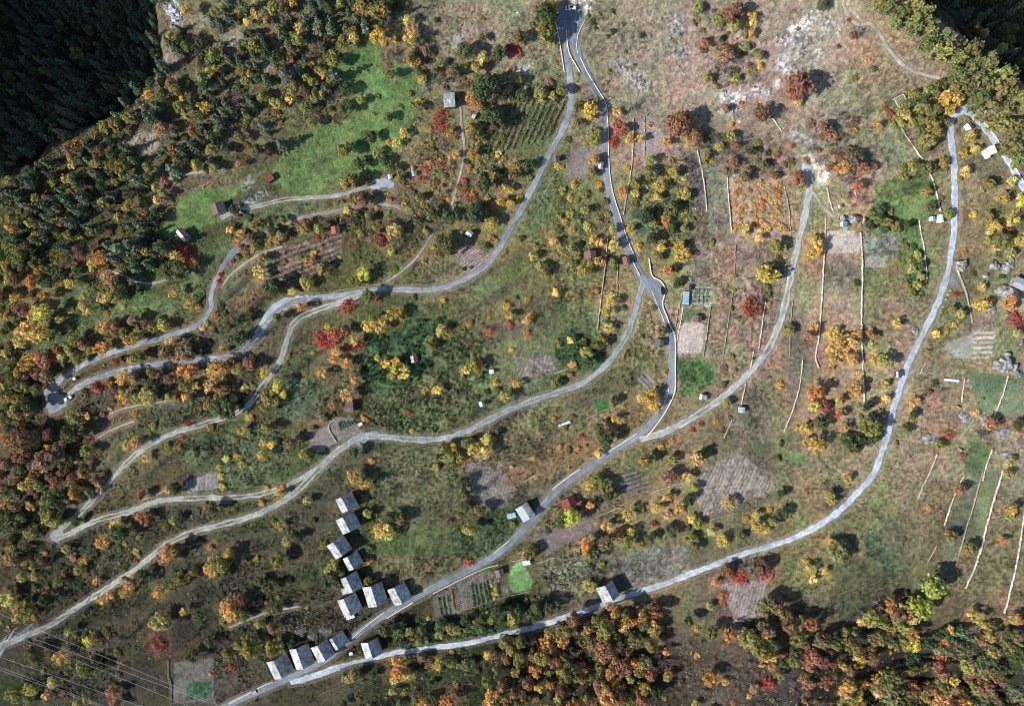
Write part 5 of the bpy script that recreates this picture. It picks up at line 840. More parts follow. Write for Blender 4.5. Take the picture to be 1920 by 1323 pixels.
gable('house', 'house with blue grey roofs built against the rock slab', 'house', px([(1010,690),(1085,575),(1290,640),(1225,790)], 7.35, 1760, 440), .42, 3.8, 14, M_METAL, M_METAL, M_PLASTER)
gable('cabin', 'white roofed cabin with a slatted porch on the road edge', 'cabin', px([(1448,797),(1590,742),(1628,842),(1488,898)], 6.86, 1640, 160), .55, 3.0, 30, M_WHITE, M_DARKROOF, M_WHITE)  # right slope takes the dark roof colour to stand for its shade
gable('shed', 'white panelled shed under a green tree in the road loop', 'shed', px([(1160,505),(1225,470),(1285,530),(1215,580)], 6.86, 1640, 160), .5, 2.6, 16, M_WHITE, M_BROWNROOF, M_WHITE)
gable('shed', 'white and solar grey shed beside the yellow tree', 'shed', px([(550,405),(635,325),(730,385),(655,490)], 10.67, 820, 400)[0:1] + px([(635,325),(730,390),(660,490)], 10.67, 820, 400), .55, 2.8, 22, M_WHITE, M_METAL)
gable('shed', 'small white shed at the gravel pad above the meadow track', 'shed', [(725,328.5),(733,326.5),(737,333.5),(729.5,336)], .6, 2.4, 14, M_WHITE, M_METAL, M_WHITE)
gable('shed', 'small grey shed on the brown slope right of the gravel pad', 'shed', [(771,322.5),(780,321),(782,329),(773,331)], .5, 2.4, 18, M_SLATE)
gable('apiary_hut', 'white roofed box hut alone in the dry pasture', 'hut', [(916.8,693),(925.6,692.3),(926.6,699.8),(918.2,701.3)], .55, 2.3, 8, M_WHITE, M_WHITE, M_WHITE)
gable('trailer', 'white trailer with dark side above the bowed gravel road', 'trailer', [(896.6,754.3),(906.6,751),(910,759.2),(900.2,763.2)], .6, 2.4, 10, M_WHITE, M_DARKROOF, M_WHITE)
gable('shed', 'grey rubble roofed shed behind the sunken track trees', 'shed', [(1570,385),(1579,383),(1580,390),(1571,391)], .5, 2.0, 10, M_WHITE, M_PALEWOOD)
# lean-to, porch, annexe, greenhouse and frames
def flatbox(name, label, cat, q, hgt, roofm, wallm, slopez=0.3, group=None, slats=0):
    c, v, u, wid, L, z = frame4(q, hgt); r = link(name, None, None, (c[0], c[1], z), math.atan2(v[1], v[0])); tag(r, label, cat, group)
    MB().prism([(-wid/2 + .12, -L/2 + .12, -1), (wid/2 - .12, -L/2 + .12, -1), (wid/2 - .12, -L/2 + .12, hgt - .02), (-wid/2 + .12, -L/2 + .12, hgt - slopez)], (0, L - .24, 0)).obj('wall', wallm, r)
    MB().prism([(-wid/2, -L/2, hgt - slopez - .02), (wid/2, -L/2, hgt), (wid/2, -L/2, hgt + .12), (-wid/2, -L/2, hgt - slopez + .10)], (0, L, 0)).obj('roof', roofm, r)
    MB().box((0, -L/2 + .07, hgt * .4), (min(1, wid * .4), .12, hgt * .7)).obj('door', M_WOOD, r)
    for k in range(slats):
        t = -L/2 + L * (k + .5) / slats; a = math.atan2(slopez, wid)
        MB().prism([(-wid/2, t - .06, hgt - slopez + .11), (wid/2, t - .06, hgt + .13), (wid/2, t - .06, hgt + .2), (-wid/2, t - .06, hgt - slopez + .18)], (0, .12, 0)).obj('glazing_bar', M_WHITE, r)
    return r
flatbox('lean_to', 'grey slate lean-to at the foot of a hamlet barn', 'lean-to', za([(233,968),(275,950),(300,1000),(245,1015)]), 2.2, M_SLATE, M_WOOD)
flatbox('porch', 'white roofed porch below the lowest hamlet barn', 'porch', za([(272,1210),(345,1190),(352,1215),(282,1242)]), 2.2, M_WHITE, M_PALEWOOD)
flatbox('glazed_annexe', 'pale glazed annexe beside the sheet roofed barn', 'annexe', zc([(803,160),(880,140),(887,185),(812,207)]), 2.4, M_GHGLASS, M_WHITE, .4, None, 5)
flatbox('greenhouse', 'small white framed greenhouse at the lawn corner', 'greenhouse', zc([(940,575),(1005,562),(1018,605),(950,618)]), 2.2, M_PALEBLUE, M_WHITE, .3, None, 4)
flatbox('greenhouse', 'long blue glazed greenhouse beside the vegetable garden', 'greenhouse', [(1283.2,546.2),(1294.2,546.2),(1290.6,571.6),(1279.8,570.7)], 2.3, M_GHGLASS, M_STEEL, .5, None, 6)
flatbox('hut', 'red metal roofed hut above the white rubble', 'hut', px([(1435,232),(1520,178),(1580,245),(1500,312)], 7.35, 300, 300), 2.9, M_REDROOF, M_WOOD, .4)
flatbox('tank_box', 'white square tank inside the hairpin bend', 'tank', [(134.6,707.8),(140,706.8),(141.5,711.8),(136,713)], 1.8, M_WHITE, M_WHITE, .1)
flatbox('tank_box', 'white covered box beside the garden junction', 'box', [(670,795),(677.5,790.5),(680,796),(673.5,799.8)], 1.2, M_WHITE, M_WHITE, .1)
flatbox('porch', 'slatted white porch below the white roofed cabin', 'porch', px([(1392,845),(1440,815),(1492,920),(1462,940)], 6.86, 1640, 160), 2.3, M_WHITE, M_WHITE, .2, None, 5)
flatbox('compost_bin', 'small light blue bin beside the lower gravel road', 'bin', zb([(1400,380),(1440,368),(1452,400),(1415,412)]), 1.2, M_PALEBLUE, M_PALEBLUE, .1)
def pergola(name, label, q, hgt):
    c, v, u, wid, L, z = frame4(q, hgt); r = link(name, None, None, (c[0], c[1], z), math.atan2(v[1], v[0])); tag(r, label, 'frame')
    for sx in (-1, 1):
        for sy in (-1, 1): MB().box((sx * wid/2, sy * L/2, hgt/2 - .5), (.22, .22, hgt + 1)).obj('post', M_WHITE, r)
        MB().box((sx * wid/2, 0, hgt), (.28, L, .2)).obj('beam', M_WHITE, r); MB().box((0, sx * L/2, hgt + .004), (wid, .28, .2)).obj('beam', M_WHITE, r)
    for k in range(5): MB().box((-wid/2 + wid * (k + 1) / 6, 0, hgt + .12), (.12, L, .08)).obj('rafter', M_STEEL, r)
pergola('growing_frame', 'white open growing frame beside the green grove', px([(255,180),(360,105),(470,225),(310,280)], 6.86, 1640, 160), 2.4)
# red tarpaulin over a long log stack
def logstack(label, p0, p1, wd):
    a = np.array(W(*p0)); b = np.array(W(*p1)); d = b - a; L = np.hypot(*d); c = (a + b) / 2; z = H1(*c)
    r = link('log_stack', None, None, (c[0], c[1], z), math.atan2(d[1], d[0])); tag(r, label, 'log stack')
    MB().box((0, 0, .5), (L, wd * .9, 1.1)).obj('logs', M_WOOD, r)
    n = 6
    for k in range(n): MB().box((-L/2 + L * (k + .5) / n, 0, 1.12), (L/n - .25, wd, .12), 0, .94).obj('tarpaulin', M_REDTARP, r)
logstack('log stack under bright red tarpaulins beside the green grove', (1656,202), (1676,220), 1.5)
# beehives
def hive(x, y, rz, m, label, group, s=1.0):
    wx, wy = W(x, y); r = link('beehive', None, None, (wx, wy, H1(wx, wy)), rz); tag(r, label, 'beehive', group)
    MB().box((0, 0, .45 * s), (1.0 * s, 1.1 * s, .7 * s)).obj('hive_body', m, r); MB().box((0, 0, .88 * s), (1.15 * s, 1.25 * s, .14 * s)).obj('lid', M_WHITE if m is not M_WHITE else M_PALEBLUE, r)
    MB().box((0, 0, .05), (1.1 * s, 1.0 * s, .2)).obj('stand', M_WOOD, r)
for k in range(5):
    t = k / 4; hive(1054 + 13 * t, 795.5 - 4.5 * t, .33, M_WHITE, 'white beehive in the row of five below the weedy orchard, %s' % ['leftmost','second from left','third from left','fourth from left','rightmost'][k], 'row of white beehives')
hive(1049, 797.5, .33, M_WHITE, 'white beehive standing apart at the end of the row of five', None)
cm = [M_BLUE, M_PALEBLUE, M_WHITE, M_BLUE, M_REDP, M_WHITE, M_REDP]
for k in range(7): hive(1771 + 3.9 * k, 711.5 + .35 * k, -.07, cm[k], '%s beehive in the coloured row beside the bushes, %s' % (['blue','pale blue','white','blue','red','white','red'][k], ['leftmost','second from left','third from left','fourth from left','fifth from left','sixth from left','rightmost'][k]), 'row of coloured beehives')
for k, (x, y, lb) in enumerate([(1798, 843, 'cream bench below the red bush on the right slope'), (1795, 764, 'cream bench on the reddish slope below the beehives')]):
    wx, wy = W(x, y); r = link('bench', None, None, (wx, wy, H1(wx, wy)), -.6); tag(r, lb, 'bench')
    MB().box((0, 0, .6), (2.6, 1.0, .16)).obj('seat', M_PALEWOOD, r); MB().box((0, .52, .9), (2.6, .12, .6)).obj('backrest', M_PALEWOOD, r)
    for sx in (-1, 1): MB().box((sx * 1.1, 0, .2), (.16, .9, .8)).obj('leg', M_WOOD, r)

# ---------------------------------------------------------------- vehicles
def car(name, label, cat, pxy, head, L, wd, ht, paint, kind):
    x, y = W(*pxy); r = link(name, None, None, (x, y, H1(x, y) + .16), math.atan2(-head[1], head[0])); tag(r, label, cat)
    if kind == 'van': prof = [(-.5,.22),(.5,.22),(.5,.55),(.36,.62),(.27,1.0),(-.49,1.0),(-.5,.5)]
    elif kind == 'pickup': prof = [(-.5,.22),(.5,.22),(.5,.62),(.2,.64),(.02,.64),(-.5,.62)]
    else: prof = [(-.5,.22),(.5,.22),(.5,.52),(.44,.6),(-.46,.62),(-.5,.55)]
    MB().prism([(a * L, -wd/2, b * ht) for a, b in prof], (0, wd, 0)).obj('body', paint, r, .09)
    if kind == 'van':
        MB().prism([(.34*L, -wd*.44, .64*ht), (.345*L+.12, -wd*.44, .645*ht), (.275*L+.06, -wd*.40, .98*ht), (.27*L-.02, -wd*.40, .97*ht)], (0, wd*.85, 0)).obj('windscreen', M_GLASS, r)
        for k in (-.3, -.05): MB().box((k*L, 0, .76*ht), (L*.17, wd*1.01, .26*ht)).obj('side_window', M_GLASS, r)
        MB().box((-.08*L, 0, ht + .03), (L*.3, wd*.5, .06)).obj('roof_hatch', M_DARK, r)
    else:
        c0, c1, t0, t1 = (-.02,.27,.02,.16) if kind == 'pickup' else (-.38,.3,-.26,.12)
        MB().prism([(c0*L, -wd*.47, .61*ht), (c1*L, -wd*.47, .6*ht), (t1*L, -wd*.40, .97*ht), (t0*L, -wd*.40, .97*ht)], (0, wd*.94, 0)).obj('cabin_glass', M_GLASS, r)
        MB().box(((t0+t1)/2*L, 0, .985*ht), ((t1-t0)*L, wd*.8, .07)).obj('roof', paint, r)
        if kind == 'pickup':
            MB().box((-.27*L, 0, .66*ht), (.40*L, wd*.84, .06)).obj('load_bed', M_WHITE, r)
            for s in (-1, 1): MB().box((-.27*L, s*wd*.46, .75*ht), (.43*L, .09, .26*ht)).obj('side_board', M_STEEL, r)
    for sx in (-.32, .32):
        for sy in (-1, 1):
            wl = MB().tube((sx*L, sy*wd*.40, .33), (sx*L, sy*wd*.51, .33), .34, seg=14).obj('wheel', M_RUBBER, r)
            MB().tube((sx*L, sy*wd*.505, .33), (sx*L, sy*wd*.52, .33), .19, seg=10).obj('rim', M_SILVER, wl)
    for sy in (-1, 1):
        MB().box((L*.497, sy*wd*.34, .46*ht), (.06, .3, .14)).obj('headlight', M_PALEBLUE, r); MB().box((-L*.497, sy*wd*.38, .5*ht), (.06, .16, .22)).obj('tail_light', M_REDP, r)
        MB().box((.2*L, sy*(wd*.5+.09), .66*ht), (.12, .2, .14)).obj('mirror', M_DARK, r)
    return r
car('camper_van', 'white camper van parked at the head of the top car park', 'van', (1069.8, 17.2), (-1, 0.03), 4.9, 2.0, 2.2, M_WHITE, 'van')
car('parked_car', 'dark blue car parked in the asphalt passing place', 'car', (1242.6, 545.2), (-.12, -1), 4.2, 1.8, 1.5, M_DARK, 'car')
car('pickup_truck', 'white pickup truck parked at the gravel hairpin', 'truck', (129.5, 746.5), (-1, .62), 4.4, 2.0, 1.9, M_WHITE, 'pickup')
car('parked_car', 'silver car parked on the lower asphalt road', 'car', (480.3, 1294), (1, -.52), 4.6, 1.9, 1.5, M_SILVER, 'car')

# ---------------------------------------------------------------- boulders
def boulder(label, pts, hgt, seed, group=None, m=None):
    c = np.mean(np.array(pts), 0); wp = [np.array(W(*p)) for p in pts]; cw = np.mean(wp, 0); R = np.random.RandomState(seed)
    bm = bmesh.new(); bmesh.ops.create_icosphere(bm, subdivisions=3, radius=1.0)
    ang = [math.atan2(*(q - cw)[::-1]) for q in wp]; rad = [np.hypot(*(q - cw)) for q in wp]; o = np.argsort(ang); ang = np.array(ang)[o]; rad = np.array(rad)[o]
    co = np.array([v.co for v in bm.verts]); th = np.arctan2(co[:, 1], co[:, 0]); rr = np.interp(th, np.concatenate([ang - 2*math.pi, ang, ang + 2*math.pi]), np.tile(rad, 3))
    s = seed * 7.3
    k = 1 + .30 * np.abs(noise(co[:, 0] * 2 + s, co[:, 1] * 2 + co[:, 2], .95, 131)) + .09 * noise(co[:, 0] * 3 + co[:, 2] * 2, co[:, 1] * 3 + s, .6, 132) - .12
    crack = np.abs(noise(co[:, 0] * 2 - s, co[:, 1] * 2 + co[:, 2] * 1.4, .9, 133)); k -= .16 * np.exp(-(crack / .07) ** 2)
    z0 = H1(*cw)
    for v, a, b in zip(bm.verts, rr, k): v.co = Vector((v.co.x * a * b, v.co.y * a * b, max(-.6, v.co.z) * hgt * b))
    me = bpy.data.meshes.new('boulder'); bm.to_mesh(me); bm.free(); me.materials.append(m or M_ROCK)
    tag(link('boulder', me, None, (cw[0], cw[1], z0)), label, 'boulder', group)
zd = lambda q: px(q, 7.35, 1760, 440)
ze = lambda q: px(q, 4.41, 1720, 600)
boulder('angular grey boulder beside the long gravel road', zd([(215,400),(300,350),(375,345),(395,420),(330,500),(215,450)]), 3.2, 1)
boulder('huge grey rock slab below the blue roofed house', zd([(740,740),(860,680),(980,720),(1130,790),(1100,860),(1010,880),(900,850),(770,820)]), 3.4, 2)
boulder('grey boulder in the scrub above the rock slab', zd([(690,410),(740,340),(800,390),(870,460),(760,480),(700,460)]), 2.2, 3)
boulder('small pale round boulder in the scrub', zd([(595,550),(650,520),(690,560),(650,605),(605,590)]), 1.8, 4)
boulder('long pale rock flake below the yellow tree', zd([(690,1090),(740,960),(795,950),(770,1020),(710,1120)]), 1.2, 5)
boulder('small dark sided boulder in the mauve slope', zd([(905,1075),(940,1050),(975,1090),(930,1130)]), 1.6, 6)
boulder('pale rock outcrop beside the house courtyard', zd([(860,490),(960,380),(1000,310),(1050,330),(1030,420),(980,510),(900,560)]), 1.8, 7)
boulder('large jagged grey boulder above the mown meadow', ze([(610,400),(660,320),(720,290),(770,340),(790,400),(740,430),(650,420)]), 4.0, 8)
boulder('pale upper boulder of the jagged group', ze([(715,290),(735,262),(765,285),(750,305)]), 2.6, 9)
boulder('grey right boulder of the jagged group', ze([(770,370),(805,350),(815,400),(790,420)]), 2.8, 10)
boulder('low grey boulder at the end of the meadow wall', ze([(780,430),(830,415),(868,440),(850,468),(800,468)]), 1.8, 11)
boulder('white round boulder on the mauve slope', ze([(830,170),(850,152),(875,175),(865,205),(840,200)]), 1.5, 12)
boulder('pale low rock beside the red bush', ze([(40,970),(90,935),(160,950),(175,985),(120,1010),(60,1005)]), .8, 13)
boulder('broken pale rocks under the mown meadow', ze([(335,775),(400,770),(465,800),(430,850),(360,810)]), .9, 14)
boulder('pale rock ridge beside the dark thicket', ze([(505,800),(550,780),(610,850),(640,900),(590,890),(530,840)]), .9, 15)
boulder('white rock field right of the dark thicket', ze([(640,920),(700,890),(790,910),(760,950),(700,990),(650,960)]), .9, 16)
boulder('grey rock beside the dark terrace bush', ze([(690,1100),(740,1080),(790,1100),(760,1140),(710,1140)]), 1.4, 17)
boulder('grey boulder between the red roofed and blue roofed huts', px([(375,400),(400,330),(470,310),(540,340),(500,400),(440,440),(390,430)], 7.385, 1540, 360), 3.0, 18)
boulder('pale stone on the road verge by the dry slope', [(1711,615),(1716,612),(1721,620),(1720,627),(1714,626)], 1.2, 19)
boulder('grey flat rock beside the weathered terrace wall', [(1728,822),(1735,816),(1752,820),(1758,828),(1745,832)], .7, 20)
boulder('rock outcrop above the lower barns', zb([(940,190),(980,150),(1060,190),(1050,220),(960,215)]), .8, 21, None, M_DARKROCK)
boulder('grey streambed rocks above the lower barns', zb([(1060,100),(1120,70),(1200,90),(1240,130),(1150,190),(1090,160)]), .6, 22, None, M_DARKROCK)
boulder('shade-darkened rock slab above the lower barns', zb([(760,80),(860,90),(940,140),(900,160),(800,130)]), .6, 23, None, M_DARKROCK)

# ---------------------------------------------------------------- power line
def pylon(label, pxy, hgt, arm_dir):
    x, y = pxy; r = link('power_pylon', None, None, (x, y, H1(x, y)), math.atan2(arm_dir[1], arm_dir[0])); tag(r, label, 'pylon')
    legs = [(-1, -1), (1, -1), (1, 1), (-1, 1)]; hw = lambda t: 2.6 * (1 - t) + .55 * t
    for sx, sy in legs: MB().tube((sx * hw(0), sy * hw(0), -.6), (sx * hw(1), sy * hw(1), hgt), .13, .09).obj('leg', M_STEEL, r)
    lat = MB()
    for k in range(9):
        t0, t1 = k / 9, (k + 1) / 9; a, b = hw(t0), hw(t1); z0, z1 = t0 * hgt, t1 * hgt
        for i in range(4):
            p, q = legs[i], legs[(i + 1) % 4]
            lat.tube((p[0]*a, p[1]*a, z0), (q[0]*b, q[1]*b, z1), .06); lat.tube((q[0]*a, q[1]*a, z0), (p[0]*b, p[1]*b, z1), .06); lat.tube((p[0]*b, p[1]*b, z1), (q[0]*b, q[1]*b, z1), .06)
    lat.obj('lattice', M_STEEL, r)
    for zz, ln in ((hgt - 1.5, 7.5), (hgt - 6.5, 9.5)):
        arm = MB()
        for s in (-1, 1):
            for sy in (-.6, .6): arm.tube((s * .5, sy, zz), (s * ln, 0, zz), .13); arm.tube((s * .5, sy, zz + 1.4), (s * ln, 0, zz), .09)
            for k in range(1, 4): arm.tube((s * ln * k / 4, -.6 * (1 - k/4), zz), (s * ln * k / 4, .6 * (1 - k/4), zz), .06)
        arm.obj('cross_arm', M_STEEL, r)
        for s in (-1, 1): MB().tube((s * ln, 0, zz), (s * ln, 0, zz - 1.6), .16, .2).obj('insulator', M_PALEBLUE, r)
    return r
PYZ = 33.0
def at_height(x, y, extra): return W(x, y, extra)
tip1 = np.array(at_height(22, 1181, 26.5)); tipd = np.array(at_height(0, 1231, 26.5))
ad = (tipd - tip1) / np.hypot(*(tipd - tip1)); pc = tip1 + ad * 9.5
pylon('grey lattice power pylon at the lower left edge', pc, PYZ, ad)
for k, (a, b, lb) in enumerate([((14,1156),(250,1255),'topmost overhead wire crossing the pale farm track'),((22,1182),(250,1266),'second overhead wire from the top, leaving the pylon arm'),((19,1188),(250,1282),'third overhead wire from the top, leaving the pylon arm'),((0,1231),(250,1320),'fourth overhead wire crossing the lower bushes'),((0,1250),(192,1323),'upper wire of the close pair crossing the yellow bushes'),((0,1255.5),(190,1325),'lower wire of the close pair crossing the yellow bushes')]):
    e = 27.0 if k not in (0, 4) else 30.0
    p = np.array(at_height(*a, e)); d = np.array(b, dtype=float) - np.array(a, dtype=float); far_ = np.array(a) + d * (2.2 if k < 4 else 3.0)
    q = np.array(at_height(far_[0], far_[1], e - 3)) ; za0 = H1(*p) + e; za1 = H1(*q) + e - 3
    m = MB(); n = 26; pr = None
    for i in range(n + 1):
        t = i / n - (0.04 if k in (0, 4, 5) else 0); w_ = (p[0] + (q[0]-p[0]) * t, p[1] + (q[1]-p[1]) * t, za0 + (za1 - za0) * t - 3.2 * t * (1 - t))
        if pr: m.tube(pr, w_, .065, seg=5)
        pr = w_
    tag(m.obj('power_line', M_WIRE), lb, 'wire', 'overhead power lines')
# posts and small things
for k, (x, y, hh, lb) in enumerate([(692,491,2.5,'white marker post alone on the brown slope'),(821,811,1.4,'white post in the green field beside the gravel road'),(1780,545,1.2,'white stake at the paved bay'),(1775,553,1.2,'white stake below the paved bay'),(1772,562,1.2,'white stake third below the paved bay'),(1766,576,1.2,'lowest white stake along the long gravel road'),(430,862,2.2,'white post between yellow bushes of the weedy field'),(1246,570,1.5,'white post at the foot of the passing place')]):
    wx, wy = W(x, y); z = H1(wx, wy); r = link('marker_post', None, None, (wx, wy, z), 0); tag(r, lb, 'post')
    MB().tube((0, 0, -.4), (0, 0, hh), .16, .14, 8).obj('post', M_WHITE, r); MB().box((0, 0, hh + .06), (.42, .42, .12)).obj('cap', M_WHITE, r)
# fences (posts and rails)
def fence(label, pts, hh=1.2, step=3.0, m=None):
    p = resample(wpoly(pts, h), step, False); r = link('wire_fence', None, None, (p[0][0], p[0][1], H1(*p[0])), 0); o = np.array([p[0][0], p[0][1], H1(*p[0])]); tag(r, label, 'fence')
    q = [np.array([x, y, H1(x, y)]) - o for x, y in p]
    for a in q: MB().box((a[0], a[1], a[2] + hh/2 - .2), (.11, .11, hh + .4)).obj('post', m or M_PALEWOOD, r)
    for lv in (.45, .95):
        b = MB()
        for a, c in zip(q[:-1], q[1:]): b.tube((a[0], a[1], a[2] + hh * lv), (c[0], c[1], c[2] + hh * lv), .045, seg=4)
        b.obj('rail', m or M_PALEWOOD, r)
fence('pale fence around the yellow garden plot', [(673,590),(674,626),(755,620),(758,597),(830,590),(821,556),(800,551)])
fence('thin fence along the left of the straw field', [(1645,277),(1656,301),(1667,325)]); fence('thin fence below the straw field', [(1667,325),(1692,314),(1716,305)])
fence('rusty fence left of the plot under the wires', [(204,1138),(210,1172),(228,1208),(230,1240),(226,1262)], 1.2, 3.5, M_WOOD)
fence('straw coloured fence beside the plot under the wires', [(316,1236),(320,1290),(322,1323)]); fence('timber fence right of the plot under the wires', [(402,1234),(403,1310)], 1.2, 3, M_WOOD)
fence('pale rail fence below the lower gravel road', [(597,1304),(605,1298),(640,1284),(690,1266),(720,1262)], 1.1, 4); fence('fence along the dry field below the lime trees', [(1520,1128),(1570,1112),(1640,1092)], 1.1, 4)
fence('fence right of the tufted dry field', [(1128,1085),(1140,1105),(1152,1118)], 1.1, 3, M_WOOD); fence('thin pale fence along the olive pasture strip', [(1046,320),(1020,365),(985,430)], 1.1, 4); fence('second thin fence in the olive pasture', [(1052,332),(1040,365),(1020,441)], 1.1, 4)
# ---------------------------------------------------------------- trees and bushes
def quads(c, nrm, size, asp, R):
    """leaf quads at points c facing roughly along nrm"""
    n = len(c); t = R.normal(size=(n, 3)); nrm = nrm + 0.55 * R.normal(size=(n, 3)); nrm /= np.linalg.norm(nrm, axis=1)[:, None]
    a = np.cross(nrm, t); a /= np.linalg.norm(a, axis=1)[:, None] + 1e-9; b = np.cross(nrm, a)
    s = (size * R.uniform(0.65, 1.35, n))[:, None]; a = a * s * asp; b = b * s
    return np.stack([c - a - b * .55, c + a * .35 - b, c + a + b * .6, c - a * .45 + b], 1).reshape(-1, 3)
def crown_mesh(kind, seed):
    R = np.random.RandomState(seed); vs = []
    if kind == 'conifer':          # unit radius, about 3.6 tall, tiers of drooping branches
        H = R.uniform(3.0, 3.9)
        for tier in range(10):
            t = tier / 9.0; z = 0.35 + t * (H - 0.35); rad = (1 - t) ** 0.8 * R.uniform(0.85, 1.08) + 0.06; nb = max(4, int(9 - 4 * t)); a0 = R.uniform(0, 6.28)
            for k in range(nb):
                a = a0 + 6.283 * k / nb + R.uniform(-.25, .25); rr = rad * R.uniform(0.7, 1.12); m = max(3, int(9 * rr))
                s = np.linspace(0.15, 1, m) * rr; c = np.stack([np.cos(a) * s, np.sin(a) * s, z - 0.32 * s ** 1.3 + 0.06 * R.normal(size=m)], 1)
                c[:, :2] += 0.07 * R.normal(size=(m, 2)); nn = np.tile([np.cos(a) * .3, np.sin(a) * .3, 1.0], (m, 1))
                vs.append(quads(c, nn, 0.13 * np.ones(m), 1.2, R))
        return np.concatenate(vs)
    if kind == 'pine':             # feathery irregular crown in flat layers
        for k in range(26):
            a = R.uniform(0, 6.28); t = R.uniform(0, 1); z = 0.6 + 2.0 * t; rad = (1.0 - 0.62 * t ** 1.5) * R.uniform(.35, .95)
            cx, cy = np.cos(a) * rad, np.sin(a) * rad; m = 20
            d = np.abs(R.normal(size=m)) * .22; side = R.normal(size=m) * .13
            c = np.stack([cx + np.cos(a) * (d - .12) - np.sin(a) * side, cy + np.sin(a) * (d - .12) + np.cos(a) * side, z - .25 * d + .07 * R.normal(size=m)], 1)
            vs.append(quads(c, np.tile([0.2 * np.cos(a), .2 * np.sin(a), 1.0], (m, 1)), .095 * np.ones(m), 1.5, R))
        return np.concatenate(vs)
    if kind == 'bare':             # leafless: a fan of twigs
        out = []
        for k in range(15):
            a = R.uniform(0, 6.28); el = R.uniform(.25, 1.45); p0 = np.array([0, 0, R.uniform(.1, .5)])
            d = np.array([np.cos(a) * np.cos(el), np.sin(a) * np.cos(el), np.sin(el)]); L = R.uniform(.7, 1.1)
            segs = [(p0, p0 + d * L, .030)]
            for j in range(9):
                t = R.uniform(.3, 1); q = p0 + d * L * t; e = d + .8 * R.normal(size=3); e /= np.linalg.norm(e); segs.append((q, q + e * R.uniform(.2, .45), .018))
            for p, q, wd in segs:
                u = np.cross(q - p, R.normal(size=3)); u = u / (np.linalg.norm(u) + 1e-9) * wd
                out.append([p - u, p + u, q + u * .4, q - u * .4])
        return np.array(out).reshape(-1, 3)
    if kind == 'open': nc, m, sz, cr = 13, 24, .098, .36
    elif kind == 'dense': nc, m, sz, cr = 24, 32, .092, .38
    elif kind == 'bush': nc, m, sz, cr = 13, 26, .115, .42
    elif kind == 'low': nc, m, sz, cr = 18, 15, .085, .38
    for k in range(nc):
        while True:
            p = R.uniform(-1, 1, 3)
            if p @ p < 1 and (p[2] > -.45): break
        p = p / (np.linalg.norm(p) ** .35 + 1e-6) * .72; 
        if kind in ('bush', 'low'): p[2] = abs(p[2]) * (.75 if kind == 'bush' else .4)
        rr = cr * R.uniform(.6, 1.25); q = R.normal(size=(m, 3)); q /= np.linalg.norm(q, axis=1)[:, None]; q[:, 2] = np.where(q[:, 2] < -.3, -q[:, 2], q[:, 2])
        c = p + q * rr * R.uniform(.55, 1.12, (m, 1)); c[:, 2] *= .86
        vs.append(quads(c, q + [0, 0, .35], sz * np.ones(m), 1.0, R))
    v = np.concatenate(vs)
    if kind in ('open', 'dense'): v[:, 2] += 1.35
    else: v[:, 2] += .12
    return v
def leafobj(kind, seed):
    v = crown_mesh(kind, seed); return fastmesh(kind + '_crown', v, np.arange(len(v)).reshape(-1, 4), M_LEAF)
def trunkmesh(kind, seed):
    R = random.Random(seed); m = MB()
    top = {'conifer': 3.2, 'pine': 2.5, 'open': 1.2, 'dense': 1.3, 'bare': .6}[kind]; r0 = {'conifer': .09, 'pine': .085, 'open': .085, 'dense': .10, 'bare': .06}[kind]
    p = (0, 0, -.35); n = 4
    for k in range(n):
        q = (R.uniform(-.05, .05), R.uniform(-.05, .05), -.35 + (top + .35) * (k + 1) / n); m.tube(p, q, r0 * (1 - .7 * k / n), r0 * (1 - .7 * (k + 1) / n), 6); p = q
    if kind in ('open', 'dense', 'bare'):
        for k in range(5):
            a = k * 1.256 + R.uniform(-.3, .3); z = top * R.uniform(.55, .9); m.tube((0, 0, z), (math.cos(a) * .6, math.sin(a) * .6, z + R.uniform(.25, .6)), r0 * .45, r0 * .12, 5)
    else:
        for k in range(6):
            a = k * 1.05 + R.uniform(-.3, .3); z = top * R.uniform(.25, .8); m.tube((0, 0, z), (math.cos(a) * .6, math.sin(a) * .6, z - .1), r0 * .3, r0 * .08, 4)
    return m.mesh(kind + '_trunk', M_BARK)
CR = {k: [leafobj(k, 11 * s + 5) for s in range(n)] for k, n in (('conifer', 5), ('pine', 5), ('open', 6), ('dense', 7), ('bush', 6), ('low', 4), ('bare', 5))}
TR = {k: [trunkmesh(k, s + 3) for s in range(3)] for k in ('conifer', 'pine', 'open', 'dense', 'bare')}
HT = {'conifer': 1.5, 'pine': 1.4, 'open': 1.3, 'dense': 1.35, 'bush': .5, 'low': .3, 'bare': .7}
